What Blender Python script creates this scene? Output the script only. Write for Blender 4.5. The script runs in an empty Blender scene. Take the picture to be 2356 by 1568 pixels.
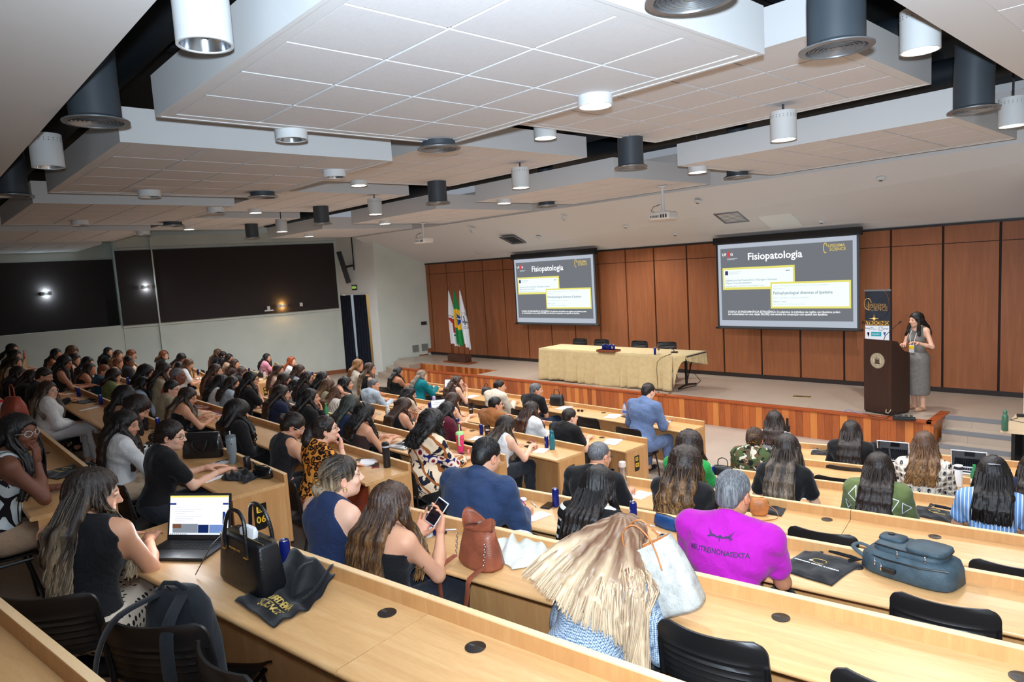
import bpy, math, random
import numpy as np
from mathutils import Matrix, Vector
random.seed(7); np.random.seed(7)
PI = math.pi
SC = bpy.context.scene
COL = SC.collection
# ------------------------------------------------------------------ camera
FPX, YAW, PIT, ROL = 1565.0, math.radians(-45.2), math.radians(6.13), math.radians(3.51)
EYE = np.array([0.0, 0.0, 3.31])          # the front floor is z = 0, the stage wall runs along x at y = 14.5
def cam_rows():
    cy, sy, cp, sp, cr, sr = math.cos(YAW), math.sin(YAW), math.cos(PIT), math.sin(PIT), math.cos(ROL), math.sin(ROL)
    fwd = np.array([sy*cp, cy*cp, -sp]); right = np.array([cy, -sy, 0.0]); down = np.cross(fwd, right)
    return np.array([cr*right + sr*down, -sr*right + cr*down, fwd])
CM = cam_rows()
cam_data = bpy.data.cameras.new('camera'); cam = bpy.data.objects.new('camera', cam_data); COL.objects.link(cam)
cam_data.sensor_width = 36.0; cam_data.lens = FPX/2356*36.0; cam_data.clip_start = 0.05; cam_data.clip_end = 200
m3 = Matrix((CM[0], -CM[1], -CM[2])).transposed()
cam.matrix_world = Matrix.Translation(EYE) @ m3.to_4x4()
SC.camera = cam
# ------------------------------------------------------------------ world, main light, exposure
SC.view_settings.view_transform = 'Standard'; SC.view_settings.look = 'None'
SC.view_settings.gamma = 1.0; SC.view_settings.use_curve_mapping = False
SC.view_settings.exposure = 0.12
W = bpy.data.worlds.new('world'); SC.world = W; W.use_nodes = True
W.node_tree.nodes['Background'].inputs[0].default_value = (0.80, 0.88, 1.0, 1)
W.node_tree.nodes['Background'].inputs[1].default_value = 0.30
def lamp(name, kind, loc, energy, color=(1, 1, 1), size=0.1, rot=None, **kw):
    d = bpy.data.lights.new(name, kind); d.energy = energy; d.color = color
    if kind == 'AREA':
        d.shape = kw.get('shape', 'DISK'); d.size = size
        if 'size_y' in kw: d.size_y = kw['size_y']
    else: d.shadow_soft_size = size
    if kind == 'SPOT': d.spot_size = kw.get('spot', 2.0); d.spot_blend = kw.get('blend', 0.6)
    o = bpy.data.objects.new(name, d); COL.objects.link(o); o.location = loc
    if rot: o.rotation_euler = rot
    return o
# the photographer's own flash, a hand's breadth above and right of the lens
fl_dir = Vector((math.sin(YAW+.50), math.cos(YAW+.50), .42)).normalized()
fl = lamp('camera_flash', 'SPOT', tuple(EYE + np.array([0.03, -0.02, 0.16])), 1950.0, (0.73, 0.87, 1.0), 0.04, spot=2.75, blend=1.0)
fl.rotation_euler = fl_dir.to_track_quat('-Z', 'Y').to_euler()

# ------------------------------------------------------------------ geometry of sight (used to place things on real surfaces)
def ray(px, py):
    return CM.T @ np.array([(px-1178.0)/FPX, (py-784.0)/FPX, 1.0])
def onz(px, py, z):
    r = ray(px, py); return EYE + r*(z-EYE[2])/r[2]
def ony(px, py, y):
    r = ray(px, py); return EYE + r*y/r[1]
def onx(px, py, x):
    r = ray(px, py); return EYE + r*x/r[0]

# ------------------------------------------------------------------ object helpers
def tag(o, label=None, cat=None, group=None, kind=None):
    if label: o['label'] = label
    if cat: o['category'] = cat
    if group: o['group'] = group
    if kind: o['kind'] = kind
    return o
def thing(name, loc, label, cat, rz=0.0, group=None):
    o = bpy.data.objects.new(name, None); COL.objects.link(o); o.empty_display_size = 0.1
    o.location = [float(v) for v in loc]; o.rotation_euler = (0, 0, rz)
    return tag(o, label, cat, group)
def copy_tree(o, parent=None):
    c = o.copy(); COL.objects.link(c); c.parent = parent
    for ch in list(o.children): copy_tree(ch, c)
    return c
class MB:
    """collects shapes into one mesh"""
    def __init__(s): s.v = []; s.f = []
    def add(s, vs, fs):
        n = len(s.v); s.v += [tuple(float(c) for c in v) for v in vs]; s.f += [tuple(i+n for i in f) for f in fs]; return s
    def box(s, x0, x1, y0, y1, z0, z1, b=0.0):
        if b > 0:
            P = []
            for (z, i) in ((z0, b), (z0+b, 0), (z1-b, 0), (z1, b)):
                P += [(x0+i, y0+i, z), (x1-i, y0+i, z), (x1-i, y1-i, z), (x0+i, y1-i, z)]
            F = [(3, 2, 1, 0), (12, 13, 14, 15)]
            for k in range(3):
                for j in range(4): a = 4*k+j; c = 4*k+(j+1) % 4; F.append((a, c, c+4, a+4))
            return s.add(P, F)
        return s.add([(x0,y0,z0),(x1,y0,z0),(x1,y1,z0),(x0,y1,z0),(x0,y0,z1),(x1,y0,z1),(x1,y1,z1),(x0,y1,z1)],
                     [(3,2,1,0),(4,5,6,7),(0,1,5,4),(1,2,6,5),(2,3,7,6),(3,0,4,7)])
    def prism(s, poly, z0, z1):
        n = len(poly)
        a = sum(poly[i][0]*poly[(i+1) % n][1]-poly[(i+1) % n][0]*poly[i][1] for i in range(n))
        if a < 0: poly = poly[::-1]
        return s.add([(x, y, z0) for x, y in poly]+[(x, y, z1) for x, y in poly],
                     [tuple(range(n-1, -1, -1)), tuple(range(n, 2*n))]+[(i, (i+1) % n, (i+1) % n+n, i+n) for i in range(n)])
    def slab(s, pts, off):
        """polygon in 3-D given thickness vector off"""
        n = len(pts); o = np.array(off, float)
        return s.add([tuple(p) for p in pts]+[tuple(np.array(p)+o) for p in pts],
                     [tuple(range(n)), tuple(range(2*n-1, n-1, -1))]+[((i+1) % n, i, i+n, (i+1) % n+n) for i in range(n)])
    def lathe(s, prof, seg=24, c=(0, 0, 0), cap=True):
        P = []; F = []; n = len(prof)
        for r, z in prof:
            for k in range(seg):
                a = 2*PI*k/seg; P.append((c[0]+r*math.cos(a), c[1]+r*math.sin(a), c[2]+z))
        for i in range(n-1):
            for k in range(seg):
                k2 = (k+1) % seg; F.append((i*seg+k, i*seg+k2, (i+1)*seg+k2, (i+1)*seg+k))
        if cap: F.append(tuple(range(seg-1, -1, -1))); F.append(tuple(range((n-1)*seg, n*seg)))
        return s.add(P, F)
    def tube(s, pts, r, seg=8, closed=False, flat=None):
        pts = [np.array(p, float) for p in pts]; n = len(pts); P = []; F = []
        rr = r if hasattr(r, '__len__') else [r]*n
        up = np.array([0, 0, 1.0]); prev = None
        for i in range(n):
            if closed: t = pts[(i+1) % n]-pts[i-1]
            else: t = pts[min(i+1, n-1)]-pts[max(i-1, 0)]
            t = t/(np.linalg.norm(t)+1e-9)
            if prev is None:
                a = up if abs(t[2]) < 0.9 else np.array([1.0, 0, 0])
                u = np.cross(a, t)
            else: u = prev-t*np.dot(prev, t)
            u /= np.linalg.norm(u)+1e-9; w = np.cross(t, u); prev = u
            for k in range(seg):
                a = 2*PI*k/seg; fx = 1.0 if flat is None else flat
                P.append(tuple(pts[i]+rr[i]*(math.cos(a)*u+math.sin(a)*w*fx)))
        m = n if closed else n-1
        for i in range(m):
            j = (i+1) % n
            for k in range(seg):
                k2 = (k+1) % seg; F.append((i*seg+k, i*seg+k2, j*seg+k2, j*seg+k))
        if not closed: F.append(tuple(range(seg-1, -1, -1))); F.append(tuple(range((n-1)*seg, n*seg)))
        return s.add(P, F)
    def grid(s, fn, nu, nv, th=None):
        """surface fn(u,v) on [0,1]^2; th = thickness vector gives it a back"""
        P = [fn(i/nu, j/nv) for j in range(nv+1) for i in range(nu+1)]
        F = [(j*(nu+1)+i, j*(nu+1)+i+1, (j+1)*(nu+1)+i+1, (j+1)*(nu+1)+i) for j in range(nv) for i in range(nu)]
        if th is not None:
            n = len(P); t = np.array(th, float)
            P += [tuple(np.array(p)+t) for p in P]; F += [tuple(i+n for i in f[::-1]) for f in F]
            bd = [i for i in range(nu+1)]+[j*(nu+1)+nu for j in range(1, nv+1)]+[nv*(nu+1)+i for i in range(nu-1, -1, -1)]+[j*(nu+1) for j in range(nv-1, 0, -1)]
            for a, b in zip(bd, bd[1:]+bd[:1]): F.append((b, a, a+n, b+n))
        return s.add(P, F)
    def mv(s, M):
        s.v = [tuple(M @ Vector(v)) for v in s.v]; return s
    def build(s, name, mat, parent=None, smooth=False, bevel=0.0):
        me = bpy.data.meshes.new(name); me.from_pydata(s.v, [], s.f); me.update()
        if mat: me.materials.append(mat)
        if smooth: me.polygons.foreach_set('use_smooth', [True]*len(me.polygons))
        o = bpy.data.objects.new(name, me); COL.objects.link(o)
        if parent: o.parent = parent
        if bevel > 0:
            b = o.modifiers.new('bevel', 'BEVEL'); b.width = bevel; b.segments = 2; b.limit_method = 'ANGLE'
        if smooth and smooth != 'all':
            try:
                ed = me.attributes.new('sharp_edge', 'BOOLEAN', 'EDGE')
                import bmesh
                bm = bmesh.new(); bm.from_mesh(me)
                sh = [1 if (len(e.link_faces) == 2 and e.calc_face_angle(0) > 0.7) else 0 for e in bm.edges]
                bm.free(); ed.data.foreach_set('value', sh)
            except Exception: pass
        return o
def struct(o): o['kind'] = 'structure'; return o
def mesh_np(name, V, F, mat, parent=None, cols=None, smooth=True):
    """numpy vertices / quad faces to an object, with optional per-vertex colour"""
    me = bpy.data.meshes.new(name)
    V = np.ascontiguousarray(V, dtype=np.float32); F = np.ascontiguousarray(F, dtype=np.int32)
    nv, nf, k = len(V), len(F), F.shape[1]
    me.vertices.add(nv); me.vertices.foreach_set('co', V.ravel())
    me.loops.add(nf*k); me.loops.foreach_set('vertex_index', F.ravel())
    me.polygons.add(nf); me.polygons.foreach_set('loop_start', np.arange(0, nf*k, k, dtype=np.int32))
    try: me.polygons.foreach_set('loop_total', np.full(nf, k, dtype=np.int32))
    except Exception: pass
    me.update(calc_edges=True)
    if smooth: me.polygons.foreach_set('use_smooth', np.ones(nf, dtype=bool))
    if cols is not None:
        at = me.color_attributes.new('Col', 'FLOAT_COLOR', 'POINT')
        c = np.ones((nv, 4), np.float32); c[:, :3] = cols; at.data.foreach_set('color', c.ravel())
    me.materials.append(mat)
    o = bpy.data.objects.new(name, me); COL.objects.link(o)
    if parent: o.parent = parent
    return o

# ------------------------------------------------------------------ materials
def lin(c):
    """sRGB 0-255 to linear"""
    return tuple((v/255/12.92 if v/255 <= 0.04045 else ((v/255+0.055)/1.055)**2.4) for v in c)
MATS = {}
def mat(name, rgb=(200, 200, 200), rough=0.5, metal=0.0, emit=None, estr=1.0, alpha=1.0, trans=0.0, spec=0.5, coat=0.0, sheen=0.0):
    if name in MATS: return MATS[name]
    m = bpy.data.materials.new(name); m.use_nodes = True; MATS[name] = m
    b = m.node_tree.nodes['Principled BSDF']
    b.inputs['Base Color'].default_value = (*lin(rgb), 1); b.inputs['Roughness'].default_value = rough
    b.inputs['Metallic'].default_value = metal; b.inputs['Specular IOR Level'].default_value = spec
    b.inputs['Transmission Weight'].default_value = trans; b.inputs['Coat Weight'].default_value = coat
    b.inputs['Sheen Weight'].default_value = sheen
    if emit: b.inputs['Emission Color'].default_value = (*lin(emit), 1); b.inputs['Emission Strength'].default_value = estr
    return m
class NT:
    """tiny node-graph helper"""
    def __init__(s, m): s.t = m.node_tree; s.n = s.t.nodes; s.b = s.n['Principled BSDF']
    def new(s, kind, **kw):
        nd = s.n.new(kind)
        for k, v in kw.items():
            if k == 'ins':
                for kk, vv in v.items():
                    if isinstance(vv, bpy.types.NodeSocket): s.t.links.new(vv, nd.inputs[kk])
                    else: nd.inputs[kk].default_value = vv
            else: setattr(nd, k, v)
        return nd
    def link(s, a, b): s.t.links.new(a, b)
    def coord(s, what='Object', scale=(1, 1, 1), rot=(0, 0, 0), loc=(0, 0, 0)):
        tc = s.new('ShaderNodeTexCoord'); mp = s.new('ShaderNodeMapping')
        s.link(tc.outputs[what], mp.inputs['Vector']); mp.inputs['Scale'].default_value = scale
        mp.inputs['Rotation'].default_value = rot; mp.inputs['Location'].default_value = loc; return mp.outputs[0]
    def noise(s, vec, scale=5, detail=4, rough=0.55, dist=0.0):
        return s.new('ShaderNodeTexNoise', ins={'Vector': vec, 'Scale': scale, 'Detail': detail, 'Roughness': rough, 'Distortion': dist})
    def ramp(s, fac, stops, interp='LINEAR'):
        r = s.new('ShaderNodeValToRGB'); r.color_ramp.interpolation = interp
        while len(r.color_ramp.elements) < len(stops): r.color_ramp.elements.new(0.5)
        for e, (p, c) in zip(r.color_ramp.elements, stops): e.position = p; e.color = (*lin(c), 1)
        s.link(fac, r.inputs[0]); return r.outputs[0]
    def mix(s, fac, a, b, mode='MIX'):
        nd = s.new('ShaderNodeMix', data_type='RGBA', blend_type=mode)
        for sock, v in ((nd.inputs[0], fac), (nd.inputs[6], a), (nd.inputs[7], b)):
            if isinstance(v, bpy.types.NodeSocket): s.link(v, sock)
            elif isinstance(v, (int, float)): sock.default_value = v
            else: sock.default_value = (*lin(v), 1)
        return nd.outputs[2]
    def math(s, op, a, b=0.0, c=None):
        nd = s.new('ShaderNodeMath', operation=op)
        for i, v in enumerate((a, b) if c is None else (a, b, c)):
            if isinstance(v, bpy.types.NodeSocket): s.link(v, nd.inputs[i])
            else: nd.inputs[i].default_value = v
        return nd.outputs[0]
    def color(s, sock): s.link(sock, s.b.inputs['Base Color'])
    def bump(s, h, strength=0.2, dist=0.01):
        b = s.new('ShaderNodeBump', ins={'Height': h, 'Strength': strength, 'Distance': dist}); s.link(b.outputs[0], s.b.inputs['Normal'])
def wood(name, c1, c2, c3, rough=0.4, scale=(0.9, 9, 9), nsc=2.2, spec=0.4):
    if name in MATS: return MATS[name]
    m = mat(name, c1, rough, spec=spec); t = NT(m); v = t.coord('Object', scale)
    n = t.noise(v, nsc, 6, 0.6, 0.7); n2 = t.noise(t.coord('Object', tuple(q*6 for q in scale)), nsc*2.0, 3, 0.6)
    c = t.ramp(n.outputs[0], [(0.30, c1), (0.52, c2), (0.70, c3)])
    t.color(t.mix(0.22, c, t.ramp(n2.outputs[0], [(0.35, c1), (0.65, c3)]))); t.bump(n2.outputs[0], 0.05, 0.003)
    return m
def cloth(name, rgb, rough=0.85, var=0.12, bump=0.3, sheen=0.15):
    if name in MATS: return MATS[name]
    m = mat(name, rgb, rough, sheen=sheen, spec=0.2); t = NT(m); v = t.coord('Object')
    n = t.noise(v, 9, 4, 0.6, 0.4)
    lo = tuple(max(0, c*(1-var)) for c in rgb); hi = tuple(min(255, c*(1+var)+3) for c in rgb)
    t.color(t.ramp(n.outputs[0], [(0.3, lo), (0.7, hi)])); t.bump(n.outputs[0], bump, 0.02)
    return m
M_oak = wood('oak_laminate', (194, 146, 96), (206, 160, 108), (214, 172, 122), 0.38)
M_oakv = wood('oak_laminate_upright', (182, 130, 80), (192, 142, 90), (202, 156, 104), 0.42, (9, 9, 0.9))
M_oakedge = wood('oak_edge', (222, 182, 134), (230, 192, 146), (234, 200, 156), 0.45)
M_black = mat('black_plastic', (20, 20, 22), 0.42)
M_blackmetal = mat('black_metal', (22, 22, 24), 0.35, 0.3)
M_white = mat('white_paint', (214, 218, 220), 0.6)
M_chrome = mat('chrome', (210, 212, 215), 0.12, 1.0)
M_darkgrey = mat('dark_grey', (52, 54, 58), 0.6)
M_glass = mat('clear_glass', (240, 245, 245), 0.03, trans=1.0)
M_paper = mat('paper', (236, 238, 242), 0.8)
# text as flat-ish real letters
def text(s, size, matl, parent, loc, rot=(0, 0, 0), ext=0.001, align='CENTER', bold=0.0, name='lettering', sx=1.0):
    cu = bpy.data.curves.new('t', 'FONT'); cu.body = s; cu.size = size; cu.extrude = ext; cu.align_x = align; cu.align_y = 'CENTER'; cu.offset = bold
    cu.resolution_u = 2
    to = bpy.data.objects.new('t', cu); COL.objects.link(to)
    dg = bpy.context.evaluated_depsgraph_get(); me = bpy.data.meshes.new_from_object(to.evaluated_get(dg))
    bpy.data.objects.remove(to); bpy.data.curves.remove(cu)
    me.materials.clear(); me.materials.append(matl)
    o = bpy.data.objects.new(name, me); COL.objects.link(o); o.parent = parent; o.location = loc; o.rotation_euler = rot; o.scale = (sx, 1, 1)
    return o
# ================================================================== the room
ALC = math.radians(2.5)
UD = np.array([math.cos(ALC), -math.sin(ALC)]); WD = np.array([math.sin(ALC), math.cos(ALC)])
def uw(u, w): p = u*UD+w*WD; return (float(p[0]), float(p[1]))
LZ = {1: -2.50, 2: -2.42, 3: -2.21, 4: -2.0, 5: -1.78, 6: -1.56, 7: -1.33, 8: -1.12, 9: -0.90}
FZ = {k: LZ[k]+2.5 for k in LZ}                     # floor height of every tier
YB = {1: 9.20, 2: 7.65, 3: 6.30, 4: 4.97, 5: 3.71, 6: 2.48, 7: 1.24, 8: .10, 9: -1.1}
YC = {1: 8.68, 2: 7.69, 3: 6.33, 4: 5.04, 5: 3.77, 6: 2.57, 7: 1.41, 8: .24, 9: -1.0}
YA = {1: 8.9, 2: 7.74, 3: 6.3, 4: 5.0, 5: 3.75, 6: 2.5, 7: 1.3, 8: .10, 9: -1.1}
SLC = {1: .20, 2: .15, 3: .145, 4: .145, 5: .145, 6: .145, 7: .125, 8: .115, 9: .11}
def rowy(b, k, x):
    if b == 'B': return YB[k]+.041*(-5.2-x)
    if b == 'C': return YC[k]+SLC[k]*(x+3.9)
    return YA[k]+.19*(-16.4-x)
# materials
m = mat('floor_vinyl', (176, 160, 146), 0.45); t = NT(m); n = t.noise(t.coord('Object'), 1.5, 5, 0.6); n2 = t.noise(t.coord('Object'), 160, 2)
t.color(t.mix(0.3, t.ramp(n.outputs[0], [(0.3, (170, 152, 138)), (0.7, (186, 170, 154))]), t.ramp(n2.outputs[0], [(0.35, (146, 130, 118)), (0.65, (204, 190, 176))]))); M_floor = m
m = mat('stage_floor', (176, 160, 144), 0.32); t = NT(m); n = t.noise(t.coord('Object', (1, 1, 1)), 1.1, 6, 0.65)
br = t.new('ShaderNodeTexBrick', offset=0.0, ins={'Vector': t.coord('Object', (1, 1, 1)), 'Scale': 1.0, 'Mortar Size': 0.004, 'Brick Width': 1.2, 'Row Height': 1.2, 'Color1': (*lin((172, 156, 140)), 1), 'Color2': (*lin((178, 162, 147)), 1), 'Mortar': (*lin((148, 134, 122)), 1)})
t.color(t.mix(0.35, br.outputs[0], t.ramp(n.outputs[0], [(0.3, (158, 144, 130)), (0.7, (190, 174, 158))]))); M_stage = m
m = mat('wall_cream', (206, 214, 206), 0.75); t = NT(m); n = t.noise(t.coord('Object'), 1.2, 5); t.color(t.ramp(n.outputs[0], [(0.3, (200, 210, 202)), (0.7, (212, 219, 211))])); M_wall = m
m = mat('wall_white', (222, 226, 224), 0.7); t = NT(m); n = t.noise(t.coord('Object'), 0.8, 4); t.color(t.ramp(n.outputs[0], [(0.3, (216, 221, 219)), (0.7, (226, 229, 227))])); M_wallw = m
M_ceil = mat('ceiling_white', (218, 220, 222), 0.85)
m = mat('ceiling_tile', (222, 223, 226), 0.9); t = NT(m); w = t.new('ShaderNodeTexNoise', ins={'Vector': t.coord('Object', (3, 60, 3)), 'Scale': 6.0}); t.color(t.ramp(w.outputs[0], [(0.3, (214, 215, 219)), (0.7, (226, 227, 230))])); M_tile = m
M_void = mat('void_black', (16, 18, 22), 0.9)
M_panelw = wood('stage_wall_wood', (134, 80, 50), (146, 88, 54), (158, 97, 60), 0.5, (9, 9, 0.7), 1.6)
m = mat('dark_acoustic_panel', (44, 38, 38), 0.85); t = NT(m); n = t.noise(t.coord('Object'), 200, 2); t.color(t.ramp(n.outputs[0], [(0.3, (38, 32, 33)), (0.7, (50, 43, 43))])); M_acou = m
# planks of the stage front: every board its own tone
def plank_mat():
    m = mat('stage_planks', (170, 86, 40), 0.33); t = NT(m); v = t.coord('Object'); sp = t.new('ShaderNodeSeparateXYZ'); t.link(v, sp.inputs[0])
    xy = t.math('ADD', sp.outputs[0], sp.outputs[1])
    cell = t.math('FLOOR', t.math('MULTIPLY', xy, 1/0.125)); wn = t.new('ShaderNodeTexWhiteNoise', noise_dimensions='1D', ins={'W': cell})
    c = t.ramp(wn.outputs[0], [(0.0, (132, 62, 30)), (0.3, (158, 80, 38)), (0.6, (186, 100, 48)), (0.85, (206, 128, 62)), (1.0, (216, 142, 72))])
    g = t.noise(t.coord('Object', (20, 20, 1.5)), 2.0, 5, 0.6, 0.5)
    c2 = t.mix(0.25, c, t.ramp(g.outputs[0], [(0.3, (120, 56, 28)), (0.7, (206, 124, 64))]))
    fr = t.math('FRACT', t.math('MULTIPLY', xy, 1/0.125)); line = t.math('LESS_THAN', fr, 0.03)
    t.color(t.mix(line, c2, (66, 30, 16))); return m
M_planks = plank_mat(); M_trimw = wood('stage_trim', (146, 66, 30), (160, 76, 36), (172, 86, 42), 0.3)
M_skirt = wood('skirting_wood', (132, 78, 46), (146, 88, 54), (156, 96, 60), 0.45)

# ---- tiers
def rowline(k):
    return [(-27.0, rowy('A', k, -27.0)+.03), (-16.4, rowy('A', k, -16.4)+.03), (-14.6, rowy('B', k, -13.4)+.03), (-5.2, rowy('B', k, -5.2)+.03), (-3.9, rowy('C', k, -3.9)+.03), (3.0, rowy('C', k, 3.0)+.03)]
struct(MB().prism([(-27.5, 15.5), (3.5, 15.5), (3.5, -4.5), (-27.5, -4.5)], -0.2, 0.0).build('floor', M_floor))
for k in range(2, 10):
    L = rowline(k)
    struct(MB().prism(L+[(3.0, -4.4), (-27.0, -4.4)], FZ[k-1]-(0.001 if k > 2 else 0), FZ[k]).build('floor_tier', M_floor))
M_nose = mat('step_nosing', (34, 34, 36), 0.6)
n_ = 1
for k in range(2, 9):
    for b0, x0, x1 in (('B', -5.15, -3.95), ('A', -16.35, -14.65)):
        ya, yb = (rowy('B', k, -5.2), rowy('C', k, -3.9)) if b0 == 'B' else (rowy('A', k, -16.4), rowy('B', k, -13.4))
        mb = MB()
        mb.slab([(x0, ya+.035, FZ[k]+.004), (x1, yb+.035, FZ[k]+.004), (x1, yb-.02, FZ[k]+.004), (x0, ya-.02, FZ[k]+.004)], (0, 0, -0.008))
        # a half step in front of each tier in the aisle
        struct(mb.build('trim_%d' % n_, M_nose)); n_ += 1
        h = (FZ[k]+FZ[k-1])/2
        struct(MB().prism([(x0, ya+.03), (x1, yb+.03), (x1, yb+.35), (x0, ya+.35)], FZ[k-1], h).build('floor_aisle_step', M_floor))
        struct(MB().slab([(x0, ya+.355, h+.004), (x1, yb+.355, h+.004), (x1, yb+.31, h+.004), (x0, ya+.31, h+.004)], (0, 0, -0.008)).build('trim_%d' % n_, M_nose)); n_ += 1

# ---- stage
SZ = 0.51
stage = [(-13.6, 12.0), (-2.85, 12.0), (-2.85, 12.5), (3.4, 12.5), (3.4, 15.4), (-18.5, 15.4), (-18.45, 14.5), (-18.9, 13.3), (-17.2, 12.95), (-13.6, 12.95)]
struct(MB().prism(stage, 0.0, SZ).build('floor_stage', M_stage))
struct(MB().box(-17.0, -2.85, 11.955, 12.0, 0, SZ-.03).build('wall_stage_front', M_planks))
tr = MB(); tr.box(-17.0, -2.82, 11.93, 12.03, SZ-.035, SZ+.012); tr.box(-2.90, -2.76, 11.93, 12.80, SZ-.035, SZ+.012); struct(tr.build('trim_40', M_trimw, bevel=.006))
struct(MB().slab([(-2.80, 11.96, 0), (-2.80, 12.28, 0), (-2.80, 12.28, .17), (-2.80, 12.52, .17), (-2.80, 12.78, .30), (-2.80, 12.78, SZ-.03), (-2.80, 11.96, SZ-.03)], (-.05, 0, 0)).build('wall_stage_side', M_planks))
struct(MB().box(-17.2, -13.62, 12.93, 12.96, 0, SZ-.02).build('wall_stage_back_step', M_planks))
struct(MB().box(-13.64, -13.60, 12.0, 12.95, 0, SZ-.02).build('wall_stage_return', M_planks))
M_step = mat('step_grey', (120, 122, 126), 0.6)
for i, (y0, z1) in enumerate(((12.22, .34), (11.94, .17))):
    struct(MB().box(-2.75, 3.4, y0, 12.5-.0, 0 if i else 0, z1).build('floor_step_right', M_stage))
for j, (y0, z1) in enumerate(((12.5, SZ), (12.22, .34), (11.94, .17))):
    struct(MB().box(-2.75, 3.4, y0-.006, y0+.05, z1-.055, z1+.004).build('trim_%d' % (50+j), M_step))
for i in range(3):   # side steps by the splayed wall
    z1 = .17*(i+1) if i < 2 else SZ-.002
    struct(MB().prism([(-18.95+i*.3, 12.5+i*.12), (-17.2, 12.1+i*.2), (-17.2, 12.96), (-18.85, 13.32)], 0, z1*.98).build('floor_step_left', M_stage))
# ---- stage back wall with its panels
struct(MB().box(-18.8, 3.4, 14.56, 14.7, 0, 3.75).build('wall_stage', mat('joint_dark', (34, 22, 18), 0.7)))
ys = 14.5
edges = [-18.58, -18.1, -17.3]
seampx = [(1069,), ]
sx = [-18.60]
for px in (993, 1032, 1073, 1115, 1162, 1212, 1266, 1321, 1379, 1443, 1508, 1583, 1663, 1750, 1840, 1941, 2050, 2169, 2300): sx.append(float(ony(px, 700, ys)[0]))
sx += [-0.6, 0.9, 2.4]
for i in range(len(sx)-1):
    a, b = sx[i]+.02, sx[i+1]-.02
    p = MB().box(a, b, ys, ys+.05, SZ+.09, 3.26); p.box(a, b, ys, ys+.05, 3.272, 3.585)
    o = p.build('wall_panel_stage', M_panelw); struct(o)
struct(MB().box(-18.6, 3.2, ys-.012, ys+.04, SZ, SZ+.09).build('baseboard_stage', mat('dark_skirting', (36, 26, 24), .5)))
struct(MB().box(-18.6, 3.2, ys-.015, ys+.04, 3.585, 3.625).build('trim_60', mat('dark_skirting')))
# ---- sloped ceiling over the stage
ZS0, ZS1, YS0 = 3.61, 4.61, 12.0
sl = MB(); sl.slab([(-19.6, 14.62, ZS0-.02), (3.4, 14.62, ZS0-.02), (3.4, YS0-.1, ZS1), (-19.6, YS0+.45, ZS1)], (0, .06, .16)); struct(sl.build('ceiling_stage', M_ceil))
struct(MB().slab([(-19.6, YS0+.45, ZS1), (3.4, YS0-.1, ZS1), (3.4, YS0-.1, 5.35), (-19.6, YS0+.45, 5.35)], (0, .1, 0)).build('wall_fascia', M_ceil))
# ---- left walls
LW0, LW1 = np.array([-21.0, 12.60]), np.array([-22.84, 6.19])
def wallseg(name, a, b, z0, z1, matl, th=.12, side=1):
    a = np.array(a, float); b = np.array(b, float); d = (b-a)/np.linalg.norm(b-a); nrm = np.array([-d[1], d[0]])*side*th
    return struct(MB().prism([tuple(a), tuple(b), tuple(b+nrm), tuple(a+nrm)], z0, z1).build(name, matl))
wallseg('wall_left', LW0, LW1, 0, 4.95, M_wall, .2, -1)
LR = np.array([-24.6, -4.0])
RA = LW1+np.array([-.62, .35])
wallseg('wall_left_rear', LW1+np.array([-.02, 0.0]), LW1+np.array([-.9, -6.0]), 0, 2.30, M_wall, .2, -1)
wallseg('wall_left_recess', LW1+np.array([-.9, .2]), LW1+np.array([-1.7, -9.5]), 2.1, 4.95, M_wall, .2, -1)
wallseg('wall_left_return', LW1+np.array([-.0, .01]), LW1+np.array([-1.0, .2]), 2.1, 4.95, M_wall, .06, -1)
wallseg('wall_left_lower', LW1+np.array([-.9, -5.99]), LW1+np.array([-1.4, -11.0]), 0, 2.3, M_wall, .2, -1)
def dark_panel(a, b, z0, z1, off=.05):
    a = np.array(a, float); b = np.array(b, float); d = (b-a)/np.linalg.norm(b-a); nrm = np.array([-d[1], d[0]])
    if nrm[0] < 0: nrm = -nrm
    return MB().prism([tuple(a), tuple(b), tuple(b+nrm*off), tuple(a+nrm*off)], z0, z1)
dLW = (LW1-LW0)/np.linalg.norm(LW1-LW0)
pa = LW0+dLW*.12
frame = dark_panel(pa-dLW*.10, LW1, 2.29-.08, 4.60-.0, .03).build('trim_70', M_wall); struct(frame)
struct(dark_panel(pa, LW1, 2.29, 4.525, .07).build('wall_acoustic_panel', M_acou))
r0 = LW1+np.array([-.90, .15]); r1 = LW1+np.array([-1.69, -9.3])
struct(dark_panel(r0, r1, 2.20, 4.32, .06).build('wall_acoustic_panel_rear', M_acou))
struct(MB().tube([(LW1[0]+.16, LW1[1]+1.35, 0.7), (LW1[0]+.34, LW1[1]+1.2, 2.3)], .014, 6).build('trim_71', M_darkgrey)) if False else None
# pillar line on the left wall (a slightly proud pier)
pier = LW0+dLW*5.66
p2 = LW0+dLW*5.70
struct(dark_panel(pier, p2, 0.3, 4.9, .10).build('trim_72', M_wall))
wallseg('baseboard_left', LW0+np.array([.02, 0]), LW0+dLW*4+np.array([.02, 0]), 0, .14, M_skirt, .03, 1)
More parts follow.
